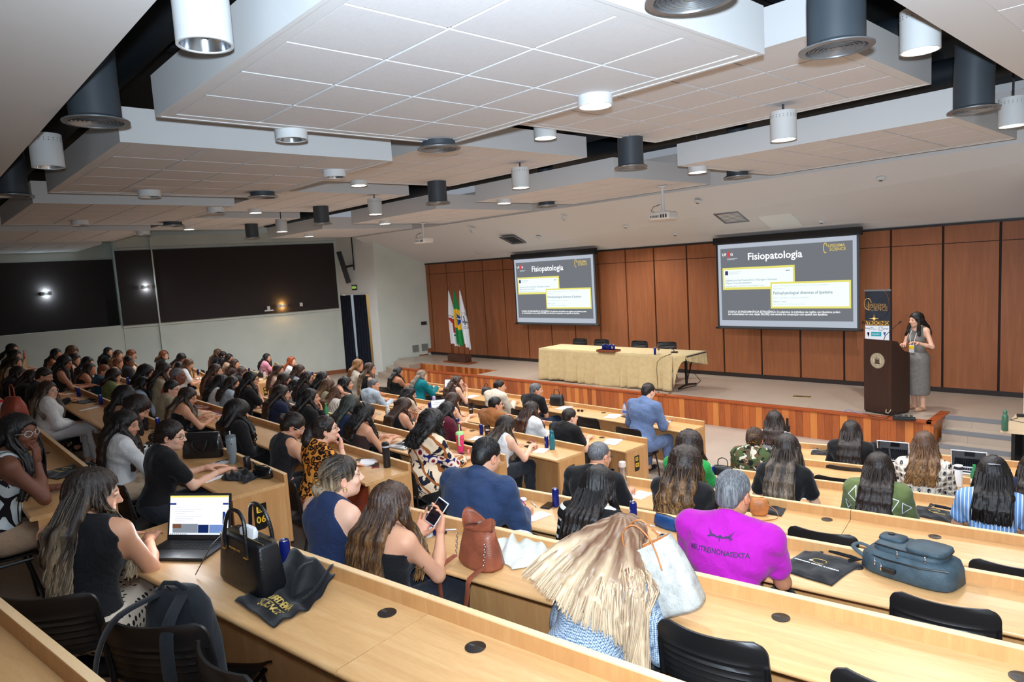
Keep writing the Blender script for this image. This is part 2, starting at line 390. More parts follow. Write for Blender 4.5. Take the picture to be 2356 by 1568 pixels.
# door wall, pier and the splayed stage-side wall
DP, DQ = np.array([-20.98, 12.58]), np.array([-19.09, 12.80])
def ondoor(px, py):
    r = ray(px, py); d = DQ-DP; A = np.array([[r[0], -d[0]], [r[1], -d[1]]]); s = np.linalg.solve(A, DP); return DP+d*s[1], EYE[2]+r[2]*s[0]
dl, _ = ondoor(798, 800); dr, _ = ondoor(858, 800); _, dz = ondoor(826, 677)
wallseg('wall_door_side', DP, dl, 0, 5.2, M_wallw, .15, 1)
wallseg('wall_pier', dr, DQ, 0, 5.2, M_wallw, .15, 1)
wallseg('wall_over_door', dl, dr, dz, 5.2, M_wallw, .15, 1)
wallseg('wall_splay', DQ, (-18.60, 14.52), 0, 4.75, M_wall, .12, 1)
sk = MB()
for a, b, z in ((.55, .74, .22), (.74, .92, .40), (.92, 1.0, .58)):
    A_ = DQ+(np.array([-18.60, 14.52])-DQ)*a; B_ = DQ+(np.array([-18.60, 14.52])-DQ)*b
    sk.prism([tuple(A_), tuple(B_), tuple(B_+[.03, 0]), tuple(A_+[.03, 0])], z, z+.14)
A_ = DQ; B_ = DQ+(np.array([-18.60, 14.52])-DQ)*.55; sk.prism([tuple(A_), tuple(B_), tuple(B_+[.03, 0]), tuple(A_+[.03, 0])], 0, .14)
struct(sk.build('baseboard_splay', M_skirt))
# corridor beyond the door
struct(MB().prism([(-22.6, 14.6), (-19.6, 15.3), (-19.6, 15.5), (-22.6, 14.8)], 0, 3).build('wall_corridor', mat('corridor_wall', (214, 190, 140), .7)))
o = MB().prism([(-21.45, 14.20), (-20.95, 14.30), (-20.95, 14.36), (-21.45, 14.26)], 0, 2.0).build('wall_corridor_panel', mat('orange_board', (232, 96, 22), .6, emit=(232, 96, 22), estr=0.0)); struct(o); o.name = 'wall_corridor_panel'
lamp('corridor_lamp', 'POINT', (-20.7, 13.6, 2.5), 90, (1, .86, .6), .2)
# right wall of the stage opening
rw = onz(2349, 944, .51)
struct(MB().box(-1.80, -1.0, 12.9, 13.06, SZ, 5.2).build('wall_right', M_wallw))
struct(MB().box(-1.3, 3.4, 12.0, 12.2, SZ, 5.4).build('wall_right_front', M_wallw)) if False else None
struct(MB().box(3.4, 3.6, -4.4, 15.5, 0, 6.0).build('wall_right_side', M_wallw))
struct(MB().box(-27.0, 3.6, -4.6, -4.4, 0, 6.0).build('wall_back', M_wallw))
struct(MB().box(-27.4, -27.2, -4.6, 15.5, 0, 6.0).build('wall_left_far', M_wallw))
# ---- ceiling: dark void, plain borders, floating tiled rafts
struct(MB().box(-27.4, 3.6, -4.6, 15.6, 6.1, 6.2).build('ceiling', M_void))
def cpoly(name, pts, z, h, matl): return struct(MB().prism([uw(*p) for p in pts], z, z+h).build(name, matl))
cpoly('ceiling_border_near', [(-28, -4.3), (4, -4.3), (4, 1.02), (-28, 1.02)], 4.56, .3, M_ceil)
cpoly('ceiling_border_right', [(-1.42, 1.0), (4, 1.0), (4, 11.6), (-1.42, 11.6)], 4.66, .3, M_ceil)
tl = MB()
for i in range(4):
    for j in range(14): tl.prism([uw(-1.10+i*.63, 1.3+j*.63+.0), uw(-.482+i*.63, 1.3+j*.63), uw(-.482+i*.63, 1.915+j*.63), uw(-1.10+i*.63, 1.915+j*.63)], 4.652, 4.67)
struct(tl.build('ceiling_border_tiles', M_tile))
rafts = {'P': (1.63, 4.58, [(-5.57, 3.37), (-10.15, 3.55), (-14.74, 3.45), (-19.46, 3.4), (-24.0, 3.4)]),
         'Q': (5.23, 4.88, [(-5.60, 3.33), (-10.20, 3.37), (-14.94, 3.4), (-19.82, 3.4)]),
         'S': (8.35, 4.58, [(-5.52, 3.35), (-9.95, 3.3), (-14.57, 3.37), (-19.41, 3.37)])}
colname = {'P': 'nearest the camera', 'Q': 'in the middle row', 'S': 'in the row by the stage'}
posname = ['rightmost', 'second from right', 'third from right', 'fourth from right', 'leftmost']
for key, (w0, z0, us) in rafts.items():
    for i, (u0, su) in enumerate(us):
        sw = 2.73; x, y = uw(u0+su/2, w0+sw/2)
        T = thing('ceiling_raft', (x, y, z0), 'white tiled floating ceiling raft %s, %s' % (colname[key], posname[i]), 'ceiling panel', -ALC, 'floating ceiling rafts')
        f = MB(); hx, hy = su/2, sw/2
        for (a, b, c, d) in ((-hx, hx, -hy, -hy+.03), (-hx, hx, hy-.03, hy), (-hx, -hx+.03, -hy+.03, hy-.03), (hx-.03, hx, -hy+.03, hy-.03)): f.box(a, b, c, d, 0, .30)
        f.build('raft_rim', M_ceil, T)
        g = MB(); tw = (su-.24)/5; th = (sw-.22)/4
        f2 = MB(); m0 = .12; m1 = .11
        for (a, b, c, d) in ((-hx+.03, hx-.03, -hy+.03, -hy+m1), (-hx+.03, hx-.03, hy-m1, hy-.03), (-hx+.03, -hx+m0, -hy+m1, hy-m1), (hx-m0, hx-.03, -hy+m1, hy-m1)): f2.box(a, b, c, d, .006, .02)
        f2.build('raft_margin', M_ceil, T)
        for a in range(5):
            for b in range(4): g.box(-hx+m0+a*tw+.010, -hx+m0+(a+1)*tw-.010, -hy+m1+b*th+.010, -hy+m1+(b+1)*th-.010, .010, .022)
        g.build('raft_tiles', M_tile, T)
        bk = MB().box(-hx+.03, hx-.03, -hy+.03, hy-.03, .026, .04).build('raft_backing', mat('raft_joint', (150, 152, 158), .9), T)
# dark ducts and beams in the void
for i, w0 in enumerate((2.0, 5.2, 8.6, 11.2)):
    a = uw(-26, w0); b = uw(2, w0)
    tag(MB().tube([(a[0], a[1], 5.62), (b[0], b[1], 5.62)], .2, 12).build('air_duct', mat('duct_dark', (30, 38, 46), .6), smooth=True), 'dark air duct running above the rafts, %s from the stage' % ['fourth', 'third', 'second', 'first'][i], 'duct', 'ducts above the ceiling rafts')
for i, u0 in enumerate((-3.4, -8.0, -12.6, -17.2, -21.8)):
    a = uw(u0-.08, 1.0); b = uw(u0+.08, 1.0); c_ = uw(u0+.08, 12.2); d_ = uw(u0-.08, 12.2)
    struct(MB().prism([a, b, c_, d_], 5.86, 6.09).build('ceiling_beam', mat('beam_dark', (26, 30, 36), .8)))
# ---- downlights
def downlight(loc, lit, label):
    e_ = 330 if loc[1] > 8.0 else (260 if loc[0] < -14.5 else 200 if loc[0] > -9 else 150)
    T = thing('ceiling_downlight', loc, label, 'ceiling light', 0, 'white cylinder downlights')
    MB().lathe([(.135, 0), (.135, .29), (.128, .30), (.02, .30), (.02, .302), (.02, .55)], 32).build('light_body', M_white, T, smooth=True) if False else None
    b = MB().lathe([(.122, .012), (.122, 0), (.135, 0), (.135, .30), (.0, .305)], 32, cap=False); b.build('light_body', M_white, T, smooth=True)
    MB().tube([(0, 0, .30), (0, 0, .8)], .012, 6).build('suspension_rod', M_darkgrey, T)
    h = MB()
    for ring in range(2):
        for k in range(22):
            a = 2*PI*k/22; h.box(-.003, .003, -.003, .003, -.003, .003); n0 = len(h.v)-8
            h.v[n0:] = [(v[0]+.1352*math.cos(a), v[1]+.1352*math.sin(a), v[2]+.235+.02*ring) for v in h.v[n0:]]
    h.build('vent_holes', M_darkgrey, T)
    if lit:
        MB().lathe([(.12, .012), (.118, .03), (0, .03)], 32, cap=False).build('light_diffuser', mat('lamp_glow', (255, 248, 236), .5, emit=(255, 248, 236), estr=9.0), T, smooth=True)
        L = lamp('downlight_lamp', 'SPOT', (0, 0, -.01), e_, (.97, .98, 1.0), .1, spot=2.85, blend=.8); L.parent = T
    else:
        MB().lathe([(.12, .006), (.10, .10), (.06, .16), (0, .17)], 32, cap=False).build('light_reflector', mat('reflector_chrome', (200, 205, 212), .16, 1.0), T, smooth=True)
lights = [(472, 105, 1.2, 0), (112, 385, 1.2, 0), (671, 322, 1.2, 0), (770, 408, 1.2, 0), (344, 453, 1.2, 0), (1370, 245, 1.2, 1), (1255, 318, 1.5, 1), (1803, 322, 1.2, 1), (2117, 118, 1.42, 1), (2330, 290, 1.2, 1),
          (1199, 432, 1.2, 1), (826, 427, 1.5, 1), (588, 490, 1.5, 1), (497, 489, 1.2, 0), (864, 493, 1.2, 1), (649, 533, 1.2, 1), (1605, 397, 1.2, 1), (1160, 468, 1.2, 1), (886, 515, 1.2, 1), (711, 544, 1.2, 1), (435, 528, 1.5, 1), (185, 518, 1.2, 0), (330, 540, 1.2, 0)]
ln = ['switched off white cylinder downlight nearest the camera at upper left', 'unlit white cylinder downlight beside the dark ceiling gap at far left', 'unlit short white downlight under the nearest raft edge', 'unlit white downlight between the second near raft and the middle rafts', 'unlit white downlight left of the second near raft',
      'white downlight with a bright reflector beside the largest raft', 'glaring lit downlight in front of the second middle raft', 'tall lit white downlight in front of the rightmost stage raft', 'lit white downlight at the upper right by the plain ceiling', 'lit white downlight at the far right edge of the picture',
      'lit tall downlight in front of the second stage raft', 'small lit downlight on the third middle raft edge', 'small lit downlight left of the hanging duct over the left block', 'unlit small downlight beside the third near raft', 'lit downlight with pierced top over the left block',
      'small lit downlight with pierced top nearest the left wall', 'lit short downlight just above the right projector', 'short lit downlight behind the second stage raft', 'small lit downlight left of the left projector', 'tiny lit downlight nearest the black speaker', 'glaring tiny downlight above the dark wall panel', 'unlit tiny downlight far left under the last near raft', 'unlit tiny downlight left of the dark air outlet at far left']
for (px, py, z, lit), lb in zip(lights, ln): downlight(onz(px, py, EYE[2]+z), lit, lb)
# ---- round air outlets on dark ducts
M_alu = mat('brushed_aluminium', (150, 156, 162), .35, .8)
def outlet(loc, label):
    T = thing('air_outlet', loc, label, 'air vent', 0, 'round air outlets on dark ducts')
    MB().tube([(0, 0, .02), (0, 0, .30), (0.01, 0, .5), (0, .02, 1.3)], .165, 24).build('duct', mat('duct_grey', (58, 66, 74), .55), T, smooth=True)
    MB().lathe([(.17, .035), (.215, .012), (.215, .004), (.175, 0), (.17, .012)], 36, cap=False).build('flange', M_alu, T, smooth=True)
    r = MB()
    for q in (.035, .06, .085, .11, .135, .158): r.lathe([(q-.016 if q > .04 else 0.0, .028), (q, .004), (q+.003, .006), (q-.012 if q > .04 else .004, .03)], 32, cap=False)
    r.build('louvre_rings', M_alu, T, smooth=True)
outs = [(222, 283), (1924, 115), (1010, 344), (1452, 386), (2240, 255), (605, 455), (30, 452), (1008, 468), (398, 520), (741, 515), (581, 548), (1697, 408), (1258, 474), (1590, 0)]
on = ['round air outlet on a dark duct nearest the left ceiling edge', 'largest round air outlet with a long grey duct at upper right', 'round air outlet below the corner of the largest raft', 'round air outlet on a long dark duct near the middle of the ceiling', 'round air outlet at the far right above the stage side raft', 'round air outlet below the second near raft', 'round air outlet cut by the left edge of the picture', 'round air outlet above the left projector', 'small round air outlet over the rear left panel', 'square looking dark air outlet left of the last stage rafts', 'small dark air outlet above the wall panel', 'round air outlet above the right projector', 'round air outlet left of the right projector behind a raft', 'round air outlet cut by the top edge of the picture']
for (px, py), lb in zip(outs, on): outlet(onz(px, py, EYE[2]+1.2), lb)
# ---- things on the sloped ceiling
def onslope(px, py):
    r = ray(px, py); s = (ZS1-ZS0)/(YS0-14.62+.0); # z = ZS0 + s*(y-14.62)
    t_ = (ZS0-.02+s*(0-14.62)-EYE[2]+.0)/(r[2]-s*r[1]); return EYE+r*t_
slang = math.atan2(ZS1-ZS0, 14.62-YS0)
def slope_thing(name, px, py, lb, cat, grp=None):
    p = onslope(px, py); T = thing(name, p+np.array([0, -.004, -.01]), lb, cat, 0, grp); T.rotation_euler = (-slang, 0, 0); return T
for (px, py), lb in zip(((1683, 499), (1180, 551)), ('square louvred air grille above the right screen', 'square louvred air grille above the left screen')):
    T = slope_thing('air_grille', px, py, lb, 'air vent', 'square air grilles in the stage ceiling')
    fr = MB()
    for a in ((-.27, .27, -.27, -.235), (-.27, .27, .235, .27), (-.27, -.235, -.235, .235), (.235, .27, -.235, .235)): fr.box(*a, -.012, .01)
    fr.build('grille_frame', M_alu, T)
    s_ = MB()
    for k in range(7): s_.slab([(-.235, -.21+k*.065, -.006), (.235, -.21+k*.065, -.006), (.235, -.17+k*.065, .02), (-.235, -.17+k*.065, .02)], (0, .004, -.003))
    s_.build('grille_blades', M_alu, T); MB().box(-.235, .235, -.235, .235, .02, .03).build('grille_back', M_darkgrey, T)
for (px, py), lb in zip(((2027, 410), (1890, 509), (1605, 463), (1298, 502), (1554, 538), (1086, 530), (1100, 580), (1440, 520), (1240, 545)), ('recessed downlight at the right of the stage ceiling', 'smoke detector above the right screen edge', 'smoke detector right of the right projector mount', 'recessed downlight between the two projectors', 'small detector above the gap between the screens', 'small detector left of the left grille', 'small detector near the left screen top', 'recessed downlight left of the right screen', 'recessed downlight above the left screen')):
    T = slope_thing('ceiling_detector', px, py, lb, 'detector', 'round fittings in the stage ceiling')
    MB().lathe([(.0, -.03), (.045, -.028), (.06, -.012), (.075, -.008), (.075, .012)], 24, cap=False).build('detector_body', M_white, T, smooth=True)
    MB().lathe([(.0, -.034), (.03, -.032), (.03, -.026)], 16, cap=False).build('detector_eye', M_alu, T, smooth=True)
    if 'downlight' in lb: L = lamp('stage_downlight_lamp', 'SPOT', (0, 0, -.05), 210, (1.0, .97, .93), .06, spot=2.5, blend=.8); L.parent = T; L.rotation_euler = (slang, 0, 0)
T = slope_thing('access_hatch', 1797, 508, 'pale square hatch in the stage ceiling above the right screen', 'hatch'); MB().box(-.33, .33, -.33, .33, -.006, .01).build('hatch_panel', mat('hatch_pale', (232, 240, 240), .6), T)
# ================================================================== desks
M_grom = mat('grommet_black', (24, 24, 26), .4)
M_sign = mat('sign_black', (14, 14, 14), .4); M_yellow = mat('sign_yellow', (244, 196, 52), .5)
def desk(b, k, xL, xR, left_end, right_end, label, group, sign=None, gro=(.25, .72)):
    yL, yR = rowy(b, k, xL), rowy(b, k, xR); L = math.hypot(xR-xL, yR-yL); rz = math.atan2(yR-yL, xR-xL); hw = L/2-.002
    T = thing('lecture_desk', ((xL+xR)/2, (yL+yR)/2, FZ[k]), label, 'desk', rz, group)
    tp = MB(); n = 7
    prof = [(-.03, .710), (-.03, .740)] + [(-.485-.015*math.sin(a), .725+.015*math.cos(a)) for a in np.linspace(0, PI, n)]
    P = [(-hw, y, z) for y, z in prof]+[(hw, y, z) for y, z in prof]; m_ = len(prof)
    F = [tuple(range(m_)), tuple(range(2*m_-1, m_-1, -1))]+[(i, i+m_, (i+1) % m_+m_, (i+1) % m_) for i in range(m_)]
    tp.add(P, [f[::-1] for f in F]); tp.build('tabletop', M_oak, T, smooth=True)
    MB().box(-hw, hw, -.03, 0, .24, .806).build('front_board', M_oakv, T)
    MB().box(-hw, hw, -.03, 0, .806, .812).build('board_edge', M_oakedge, T)
    MB().box(-hw+.04, hw-.04, -.17, -.15, .12, .70).build('modesty_panel', M_oakv, T)
    ends = ([-1] if left_end else [])+([1] if right_end else [])
    for s in ends:
        x0, x1 = (hw-.03, hw) if s > 0 else (-hw, -hw+.03)
        sp = MB().box(x0, x1, -.455, -.031, 0, .709).build('side_panel', M_oakv, T)
        if sign and s > 0:
            sg = MB(); w_, h_ = .052, .105
            pts = [(hw, -.25+w_, .52+h_), (hw, -.25-w_, .52+h_), (hw, -.25-w_, .52-h_), (hw, -.25+w_-.03, .52-h_), (hw, -.25+w_-.008, .52-h_+.01), (hw, -.25+w_, .52-h_+.03)]
            sg.slab([(x_, y_, z_) for x_, y_, z_ in pts], (.003, 0, 0)); so = sg.build('row_sign', M_sign, T)
            MB().box(hw+.003, hw+.0045, -.25-.03, -.25+.024, .555, .605).build('sign_letter_patch', M_yellow, so)
            text(sign[0], .055, M_sign, so, (hw+.0055, -.253, .580), (PI/2, 0, PI/2), bold=.001)
            text(sign[1], .078, M_yellow, so, (hw+.0045, -.25, .495), (PI/2, 0, PI/2), bold=.0015)
    if not right_end or not left_end:
        MB().box(-hw, -hw+.025, -.40, -.031, 0, .709).build('support_panel', M_oakv, T) if not left_end else None
    for q in gro:
        x = -hw+q*2*hw; g = MB().lathe([(.0, .7402), (.036, .7402), (.040, .7415), (.040, .7440), (.034, .7448), (.0, .7448)], 28, (x, -.115, 0), cap=False)
        g.build('cable_grommet', M_grom, T, smooth=True); MB().box(x-.03, x-.004, -.121, -.109, .7448, .7455).build('grommet_slot', M_darkgrey, T)
    return T
bnames = {'A': 'far left block', 'B': 'middle block', 'C': 'right block'}
ordn = ['', 'first', 'second', 'third', 'fourth', 'fifth', 'sixth', 'seventh', 'eighth']
leftB = {1: -12.8, 2: -12.8, 3: -13.3, 4: -14.3, 5: -16.0, 6: -16.1, 7: -16.1}
leftA = {1: -20.3, 2: -20.7, 3: -21.0, 4: -21.4, 5: -21.9, 6: -22.3}
for k in range(1, 8):
    x1, x0 = -5.2, leftB[k]; n = max(2, round((x1-x0)/2.6)); e = np.linspace(x1, x0, n+1)
    for i in range(n):
        desk('B', k, e[i+1], e[i], i == n-1, i == 0, 'oak desk in the middle block, %s row from the stage, %s from its aisle' % (ordn[k], ordn[i+1]), 'lecture desks', ('B', '%02d' % k) if i == 0 else None)
cx = {1: [-3.9, -1.7, .6, 2.6], 2: [-3.9, -1.7, .6, 2.6], 3: [-3.9, -1.9, .4, 2.6], 4: [-3.9, -1.8, .4, 2.6], 5: [-3.9, -1.9, .3, 2.4], 6: [-3.9, -1.95, .3, 2.4], 7: [-4.35, -2.2, .0, 2.2], 8: [-3.9, -2.0, .2]}
for k in range(1, 9):
    e = cx[k]
    for i in range(len(e)-1):
        desk('C', k, e[i], e[i+1], i == 0, i == len(e)-2, 'oak desk in the right block, %s row from the stage, %s from the aisle' % (ordn[k], ordn[i+1]), 'lecture desks', gro={7: (.98, .15), 6: (.3, .68)}.get(k, (.25, .72)) if i else (.3, .93))
for k in range(1, 7):
    x1, x0 = -16.4, leftA[k]; e = np.linspace(x1, x0, 3)
    for i in range(2):
        desk('A', k, e[i+1], e[i], i == 1, i == 0, 'oak desk in the far left block, %s row, %s' % (ordn[k], ['by the aisle', 'by the wall'][i]), 'lecture desks', ('A', '%02d' % k) if i == 0 else None)

# ================================================================== chairs
def make_chair(loc, rz, label):
    T = thing('audience_chair', loc, label, 'chair', rz, 'black audience chairs')
    s = MB()
    def seat(u, v):
        x = (u-.5)*.43*(1-.10*max(0, v-.6)); y = -.19+v*.41; z = .445-.02*math.sin(PI*v)*math.cos((u-.5)*PI)+.02*(abs(u-.5)*2)**4-(.03*max(0, v-.8)/.2*(v-.8)*5)
        return (x, y, z)
    s.grid(seat, 12, 10, th=(0, 0, -.012)); s.build('seat', M_black, T, smooth=True)
    b = MB(); nz = 26
    def back(u, v):
        a = (u-.5)*2; z = .575+v*.29; w = .235*(1-.02*v); r = .055
        # rounded corners
        dz = min(v, 1-v)*.285
        if dz < r: w -= r-math.sqrt(max(0, r*r-(r-dz)**2))
        x = a*w; y = -.235-.055*(v-.2)+.045*(abs(a)**2)
        if .12 < v < .68: y += .006*math.sin((v-.12)/.56*2*PI*5)*(1-abs(a)**6)
        return (x, y, z)
    b.grid(back, 12, nz, th=(0, -.012, 0)); b.build('backrest', M_black, T, smooth=True)
    f = MB()
    for sx_ in (-1, 1):
        f.tube([(sx_*.215, -.14, .42), (sx_*.222, -.205, .47), (sx_*.224, -.215, .64), (sx_*.222, -.232, .77)], .011, 8)
    f.tube([(-.20, .16, .425), (.20, .16, .425)], .010, 6); f.tube([(-.215, -.14, .42), (.215, -.14, .42)], .010, 6)
    f.tube([(-.205, -.16, .42), (-.2, .17, .42)], .011, 6); f.tube([(.205, -.16, .42), (.2, .17, .42)], .011, 6)
    f.build('frame', M_blackmetal, T, smooth=True)
    for sx_, y0, y1 in ((-1, .14, .21), (1, .14, .21), (-1, -.13, -.24), (1, -.13, -.24)):
        MB().tube([(sx_*.2, y0, .42), (sx_*.212, (y0*.3+y1*.7), .20), (sx_*.215, y1, .008)], .011, 8).build('leg', M_blackmetal, T, smooth=True)
    return T
chair_proto = [None]
def chair_at(x, y, z, rz, label):
    if chair_proto[0] is None: chair_proto[0] = make_chair((x, y, z), rz, label); return chair_proto[0]
    c = copy_tree(chair_proto[0]); c.location = (x, y, z); c.rotation_euler = (0, 0, rz); c['label'] = label; return c
def rowang(b, k):
    d = .5; return math.atan2(rowy(b, k, d)-rowy(b, k, -d), 2*d)
def chair_row(b, k, x, label, dy=.80, turn=0.0):
    return chair_at(x, rowy(b, k, x)-dy, FZ[k], rowang(b, k)+turn, label)
def xrow(b, k, px, py, off, h):
    r = ray(px, py); y0 = rowy(b, k, 0); s = rowy(b, k, 1)-y0; t = (y0-off)/(r[1]-s*r[0]); return float(t*r[0])
# free chairs: the pixel is the middle of the backrest's top edge
for b, k, px, py, lb in (('C', 6, 1640, 1446, 'empty black chair beside the leaning white tote bag'), ('C', 5, 2170, 1385, 'empty black chair behind the grey green backpack'), ('C', 4, 1890, 1222, 'empty black chair right of the person in magenta'),
                         ('C', 4, 2335, 1302, 'empty black chair cut by the right edge, fourth row'), ('C', 2, 1925, 1098, 'empty black chair right of the camouflage jacket'), ('C', 6, 2080, 1570, 'empty black chair at the bottom edge, lower right'),
                         ('B', 1, 1350, 960, 'empty black chair in front of the row two paper stack'), ('B', 2, 842, 890, 'empty black chair left of the person in pale blue shirt'),
                         ('B', 3, 905, 965, 'empty black chair left of the black halter top')):
    q = onz(px, py, FZ[k]+.86); a_ = rowang(b, k); d_ = rowy(b, k, q[0])-q[1]; d_ = min(max(d_, .60), 1.1)
    chair_at(float(q[0]-.25*math.sin(a_)), float(rowy(b, k, q[0])-d_+.25), FZ[k], a_, lb)
chair_at(-2.95, .93, FZ[7], .62, 'black chair carrying an open black backpack')
# ================================================================== stage: screens
def em(name, rgb, s=1.0):
    m = mat('glow_'+name, (0, 0, 0), 1.0, emit=rgb, estr=s, spec=0); return m
E_bg = em('slide_grey', (112, 116, 122)); E_bord = em('slide_border', (176, 184, 196)); E_wh = em('slide_white', (240, 250, 252)); E_ye = em('slide_yellow', (226, 220, 118)); E_tx = em('slide_text', (250, 252, 255)); E_gr = em('slide_greytext', (110, 140, 150)); E_gold = em('slide_gold', (216, 190, 96)); E_red = em('slide_red', (214, 70, 70)); E_pale = em('slide_paletext', (168, 198, 206)); E_nav = em('slide_navy', (60, 62, 110))
def screen(x0, x1, z0, z1, which):
    y = 14.18; T = thing('projection_screen', ((x0+x1)/2, y, z0), '%s white projection screen showing the Fisiopatologia slide' % which, 'projection screen', 0, 'projection screens')
    w, h = x1-x0, z1-z0
    MB().box(-w/2-.06, w/2+.06, -.05, .08, h, h+.16, .01).build('screen_case', M_black, T)
    MB().box(-w/2-.02, w/2+.02, .0, .012, .03, h).build('screen_margin', M_black, T)
    MB().box(-w/2-.07, w/2+.07, -.02, .03, -.015, .03, .005).build('bottom_bar', M_black, T)
    S = MB().box(-w/2+.03, w/2-.03, -.006, 0, .05, h-.0).build('screen_surface', E_bord, T)
    W_, H_ = w-.06, h-.05; Z0 = .05; d = [.0075]
    def rect(n, u0, u1, v0, v1, m_, p=S):
        d[0] += .0012
        return MB().box(-w/2+.03+u0*W_, -w/2+.03+u1*W_, -d[0], -d[0]+.0008, Z0+(1-v1)*H_, Z0+(1-v0)*H_).build(n, m_, p)
    def tx(s, u, v, size, m_, align='CENTER', bold=0.0, sx=1.0):
        d[0] += .0004
        return text(s, size, m_, S, (-w/2+.03+u*W_, -d[0]-.001, Z0+(1-v)*H_), (PI/2, 0, 0), .0002, align, bold, 'slide_text', sx)
    rect('slide_background', .022, .976, .05, .93, E_bg)
    tx('Fisiopatologia', .44, .165, .215, E_tx, bold=.004)
    tx('UF', .035, .125, .085, E_tx, 'LEFT', .002); rect('slide_logo_block', .076, .098, .09, .155, E_red); tx('G', .102, .125, .085, E_tx, 'LEFT', .002); tx('UNIVERSIDADE FEDERAL', .076, .175, .022, E_tx, 'LEFT'); tx('DE MINAS GERAIS', .076, .187, .022, E_tx, 'LEFT')
    tx('LIPEDEMA', .872, .095, .080, E_gold, bold=.001, sx=.9); tx('SCIENCE', .880, .135, .088, E_gold, bold=.001, sx=.9)
    d[0] += .001; rb = MB(); rb.tube([(-w/2+.03+(.80+.012*math.cos(a))*W_, -d[0], Z0+(1-.115+.055*math.sin(a))*H_) for a in np.linspace(.3, 5.2, 16)], .008, 5); rb.build('slide_ribbon', E_gold, S)
    rect('slide_card', .036, .588, .285, .555, E_ye); rect('slide_card_inner', .05, .574, .31, .525, E_wh)
    rect('slide_journal_mark', .057, .082, .325, .375, E_nav); tx('International Journal of', .09, .338, .030, E_gr, 'LEFT'); tx('Molecular Sciences', .09, .360, .030, E_gr, 'LEFT'); tx('MDPI', .54, .345, .036, E_nav, bold=.001)
    tx('Review', .058, .415, .028, E_pale, 'LEFT'); tx('Lipedema and the Potential Role of Estrogen in Excessive', .058, .44, .062, E_gr, 'LEFT', sx=.82); tx('Adipose Tissue Accumulation', .058, .473, .062, E_gr, 'LEFT', sx=.82); tx('Ketbugk Mauva Jurant 1, Wolf P. Karst B. Mavrol and Michelle Y. Amato', .058, .51, .032, E_gr, 'LEFT', sx=.95)
    rect('slide_card', .41, .965, .475, .785, E_ye); rect('slide_card_inner', .422, .953, .497, .762, E_wh)
    tx('Review   > Med Hypotheses. 2018 Nov;50(6)-603-628. doi: 10.1016/j.mehy.2018.08.011', .435, .52, .036, E_pale, 'LEFT', sx=.88); tx('Epub 2018 Aug 13.', .43, .552, .034, E_pale, 'LEFT')
    tx('Pathophysiological dilemmas of lipedema', .43, .604, .088, E_gr, 'LEFT', .0008, .84); tx('J Szel 1, L Kemeny 2, G Groma 3, J Szolnoky 4', .43, .66, .040, E_pale, 'LEFT'); tx('Affiliations  + expand', .43, .705, .032, E_gr, 'LEFT'); tx('PMID: 25200646   DOI: 10.1016/j.mehy.2014.08.011', .43, .735, .032, E_pale, 'LEFT')
    tx('DOENÇA DE PREDOMINÂNCIA ESTROGÊNICA: Os adipócitos de indivíduos nas regiões com lipedema podem', .075, .825, .062, E_tx, 'LEFT', .0012, .83)
    tx('ser caracterizadas com uma relação ERα/ERβ mais elevada em comparação com aqueles sem lipedema.', .075, .853, .062, E_tx, 'LEFT', .0012, .83)
    L = lamp('screen_glow', 'AREA', (0, -.1, h/2), 26, (.85, .93, 1), w, rot=(PI/2, 0, 0), shape='RECTANGLE', size_y=h); L.parent = T
zz = EYE[2]
screen(-14.02, -11.07, zz-1.64, zz+.22, 'left'); screen(-7.59, -4.61, zz-1.64, zz+.22, 'right')
# ---- projectors hanging from the ceiling
def projector(px, py, y, label, topz=4.58):
    p = ony(px, py, y); T = thing('ceiling_projector', p, label, 'projector', 0, 'ceiling projectors')
    b = MB().box(-.21, .21, -.15, .15, -.07, .065, .025); b.build('projector_body', mat('projector_white', (226, 222, 216), .5), T, bevel=.01)
    MB().lathe([(.045, -.02), (.045, .03), (.03, .03), (.03, .01), (0, .01)], 20, cap=False).mv(Matrix.Translation((.1, .15, 0)) @ Matrix.Rotation(-PI/2, 4, 'X')).build('lens', M_darkgrey, T, smooth=True)
    g = MB()
    for k in range(6): g.box(-.17+k*.03, -.155+k*.03, -.152, -.149, -.03, .01)
    for k in range(3): g.box(.03+k*.05, .06+k*.05, -.152, -.149, -.04, .02)
    g.build('port_panel', M_darkgrey, T)
    MB().box(-.08, .08, -.08, .08, .065, .085).build('mount_plate', M_white, T)
    MB().tube([(0, 0, .085), (0, 0, topz-p[2]-.0)], .026, 14).build('mount_pole', M_white, T, smooth=True)
    MB().lathe([(0, 0), (.07, 0), (.08, .02), (.08, .025), (0, .025)], 24, (0, 0, topz-p[2]-.025), cap=False).build('mount_flange', M_white, T, smooth=True)
    MB().tube([(-.1, -.1, .06), (-.17, -.12, .10), (-.14, -.08, .17), (-.03, -.03, .2)], .006, 6).build('cable', M_black, T, smooth=True)
projector(1526, 496, 10.6, 'white ceiling projector nearer the camera, in front of the right screen'); projector(975, 553, 10.9, 'white ceiling projector further left, in front of the left screen')
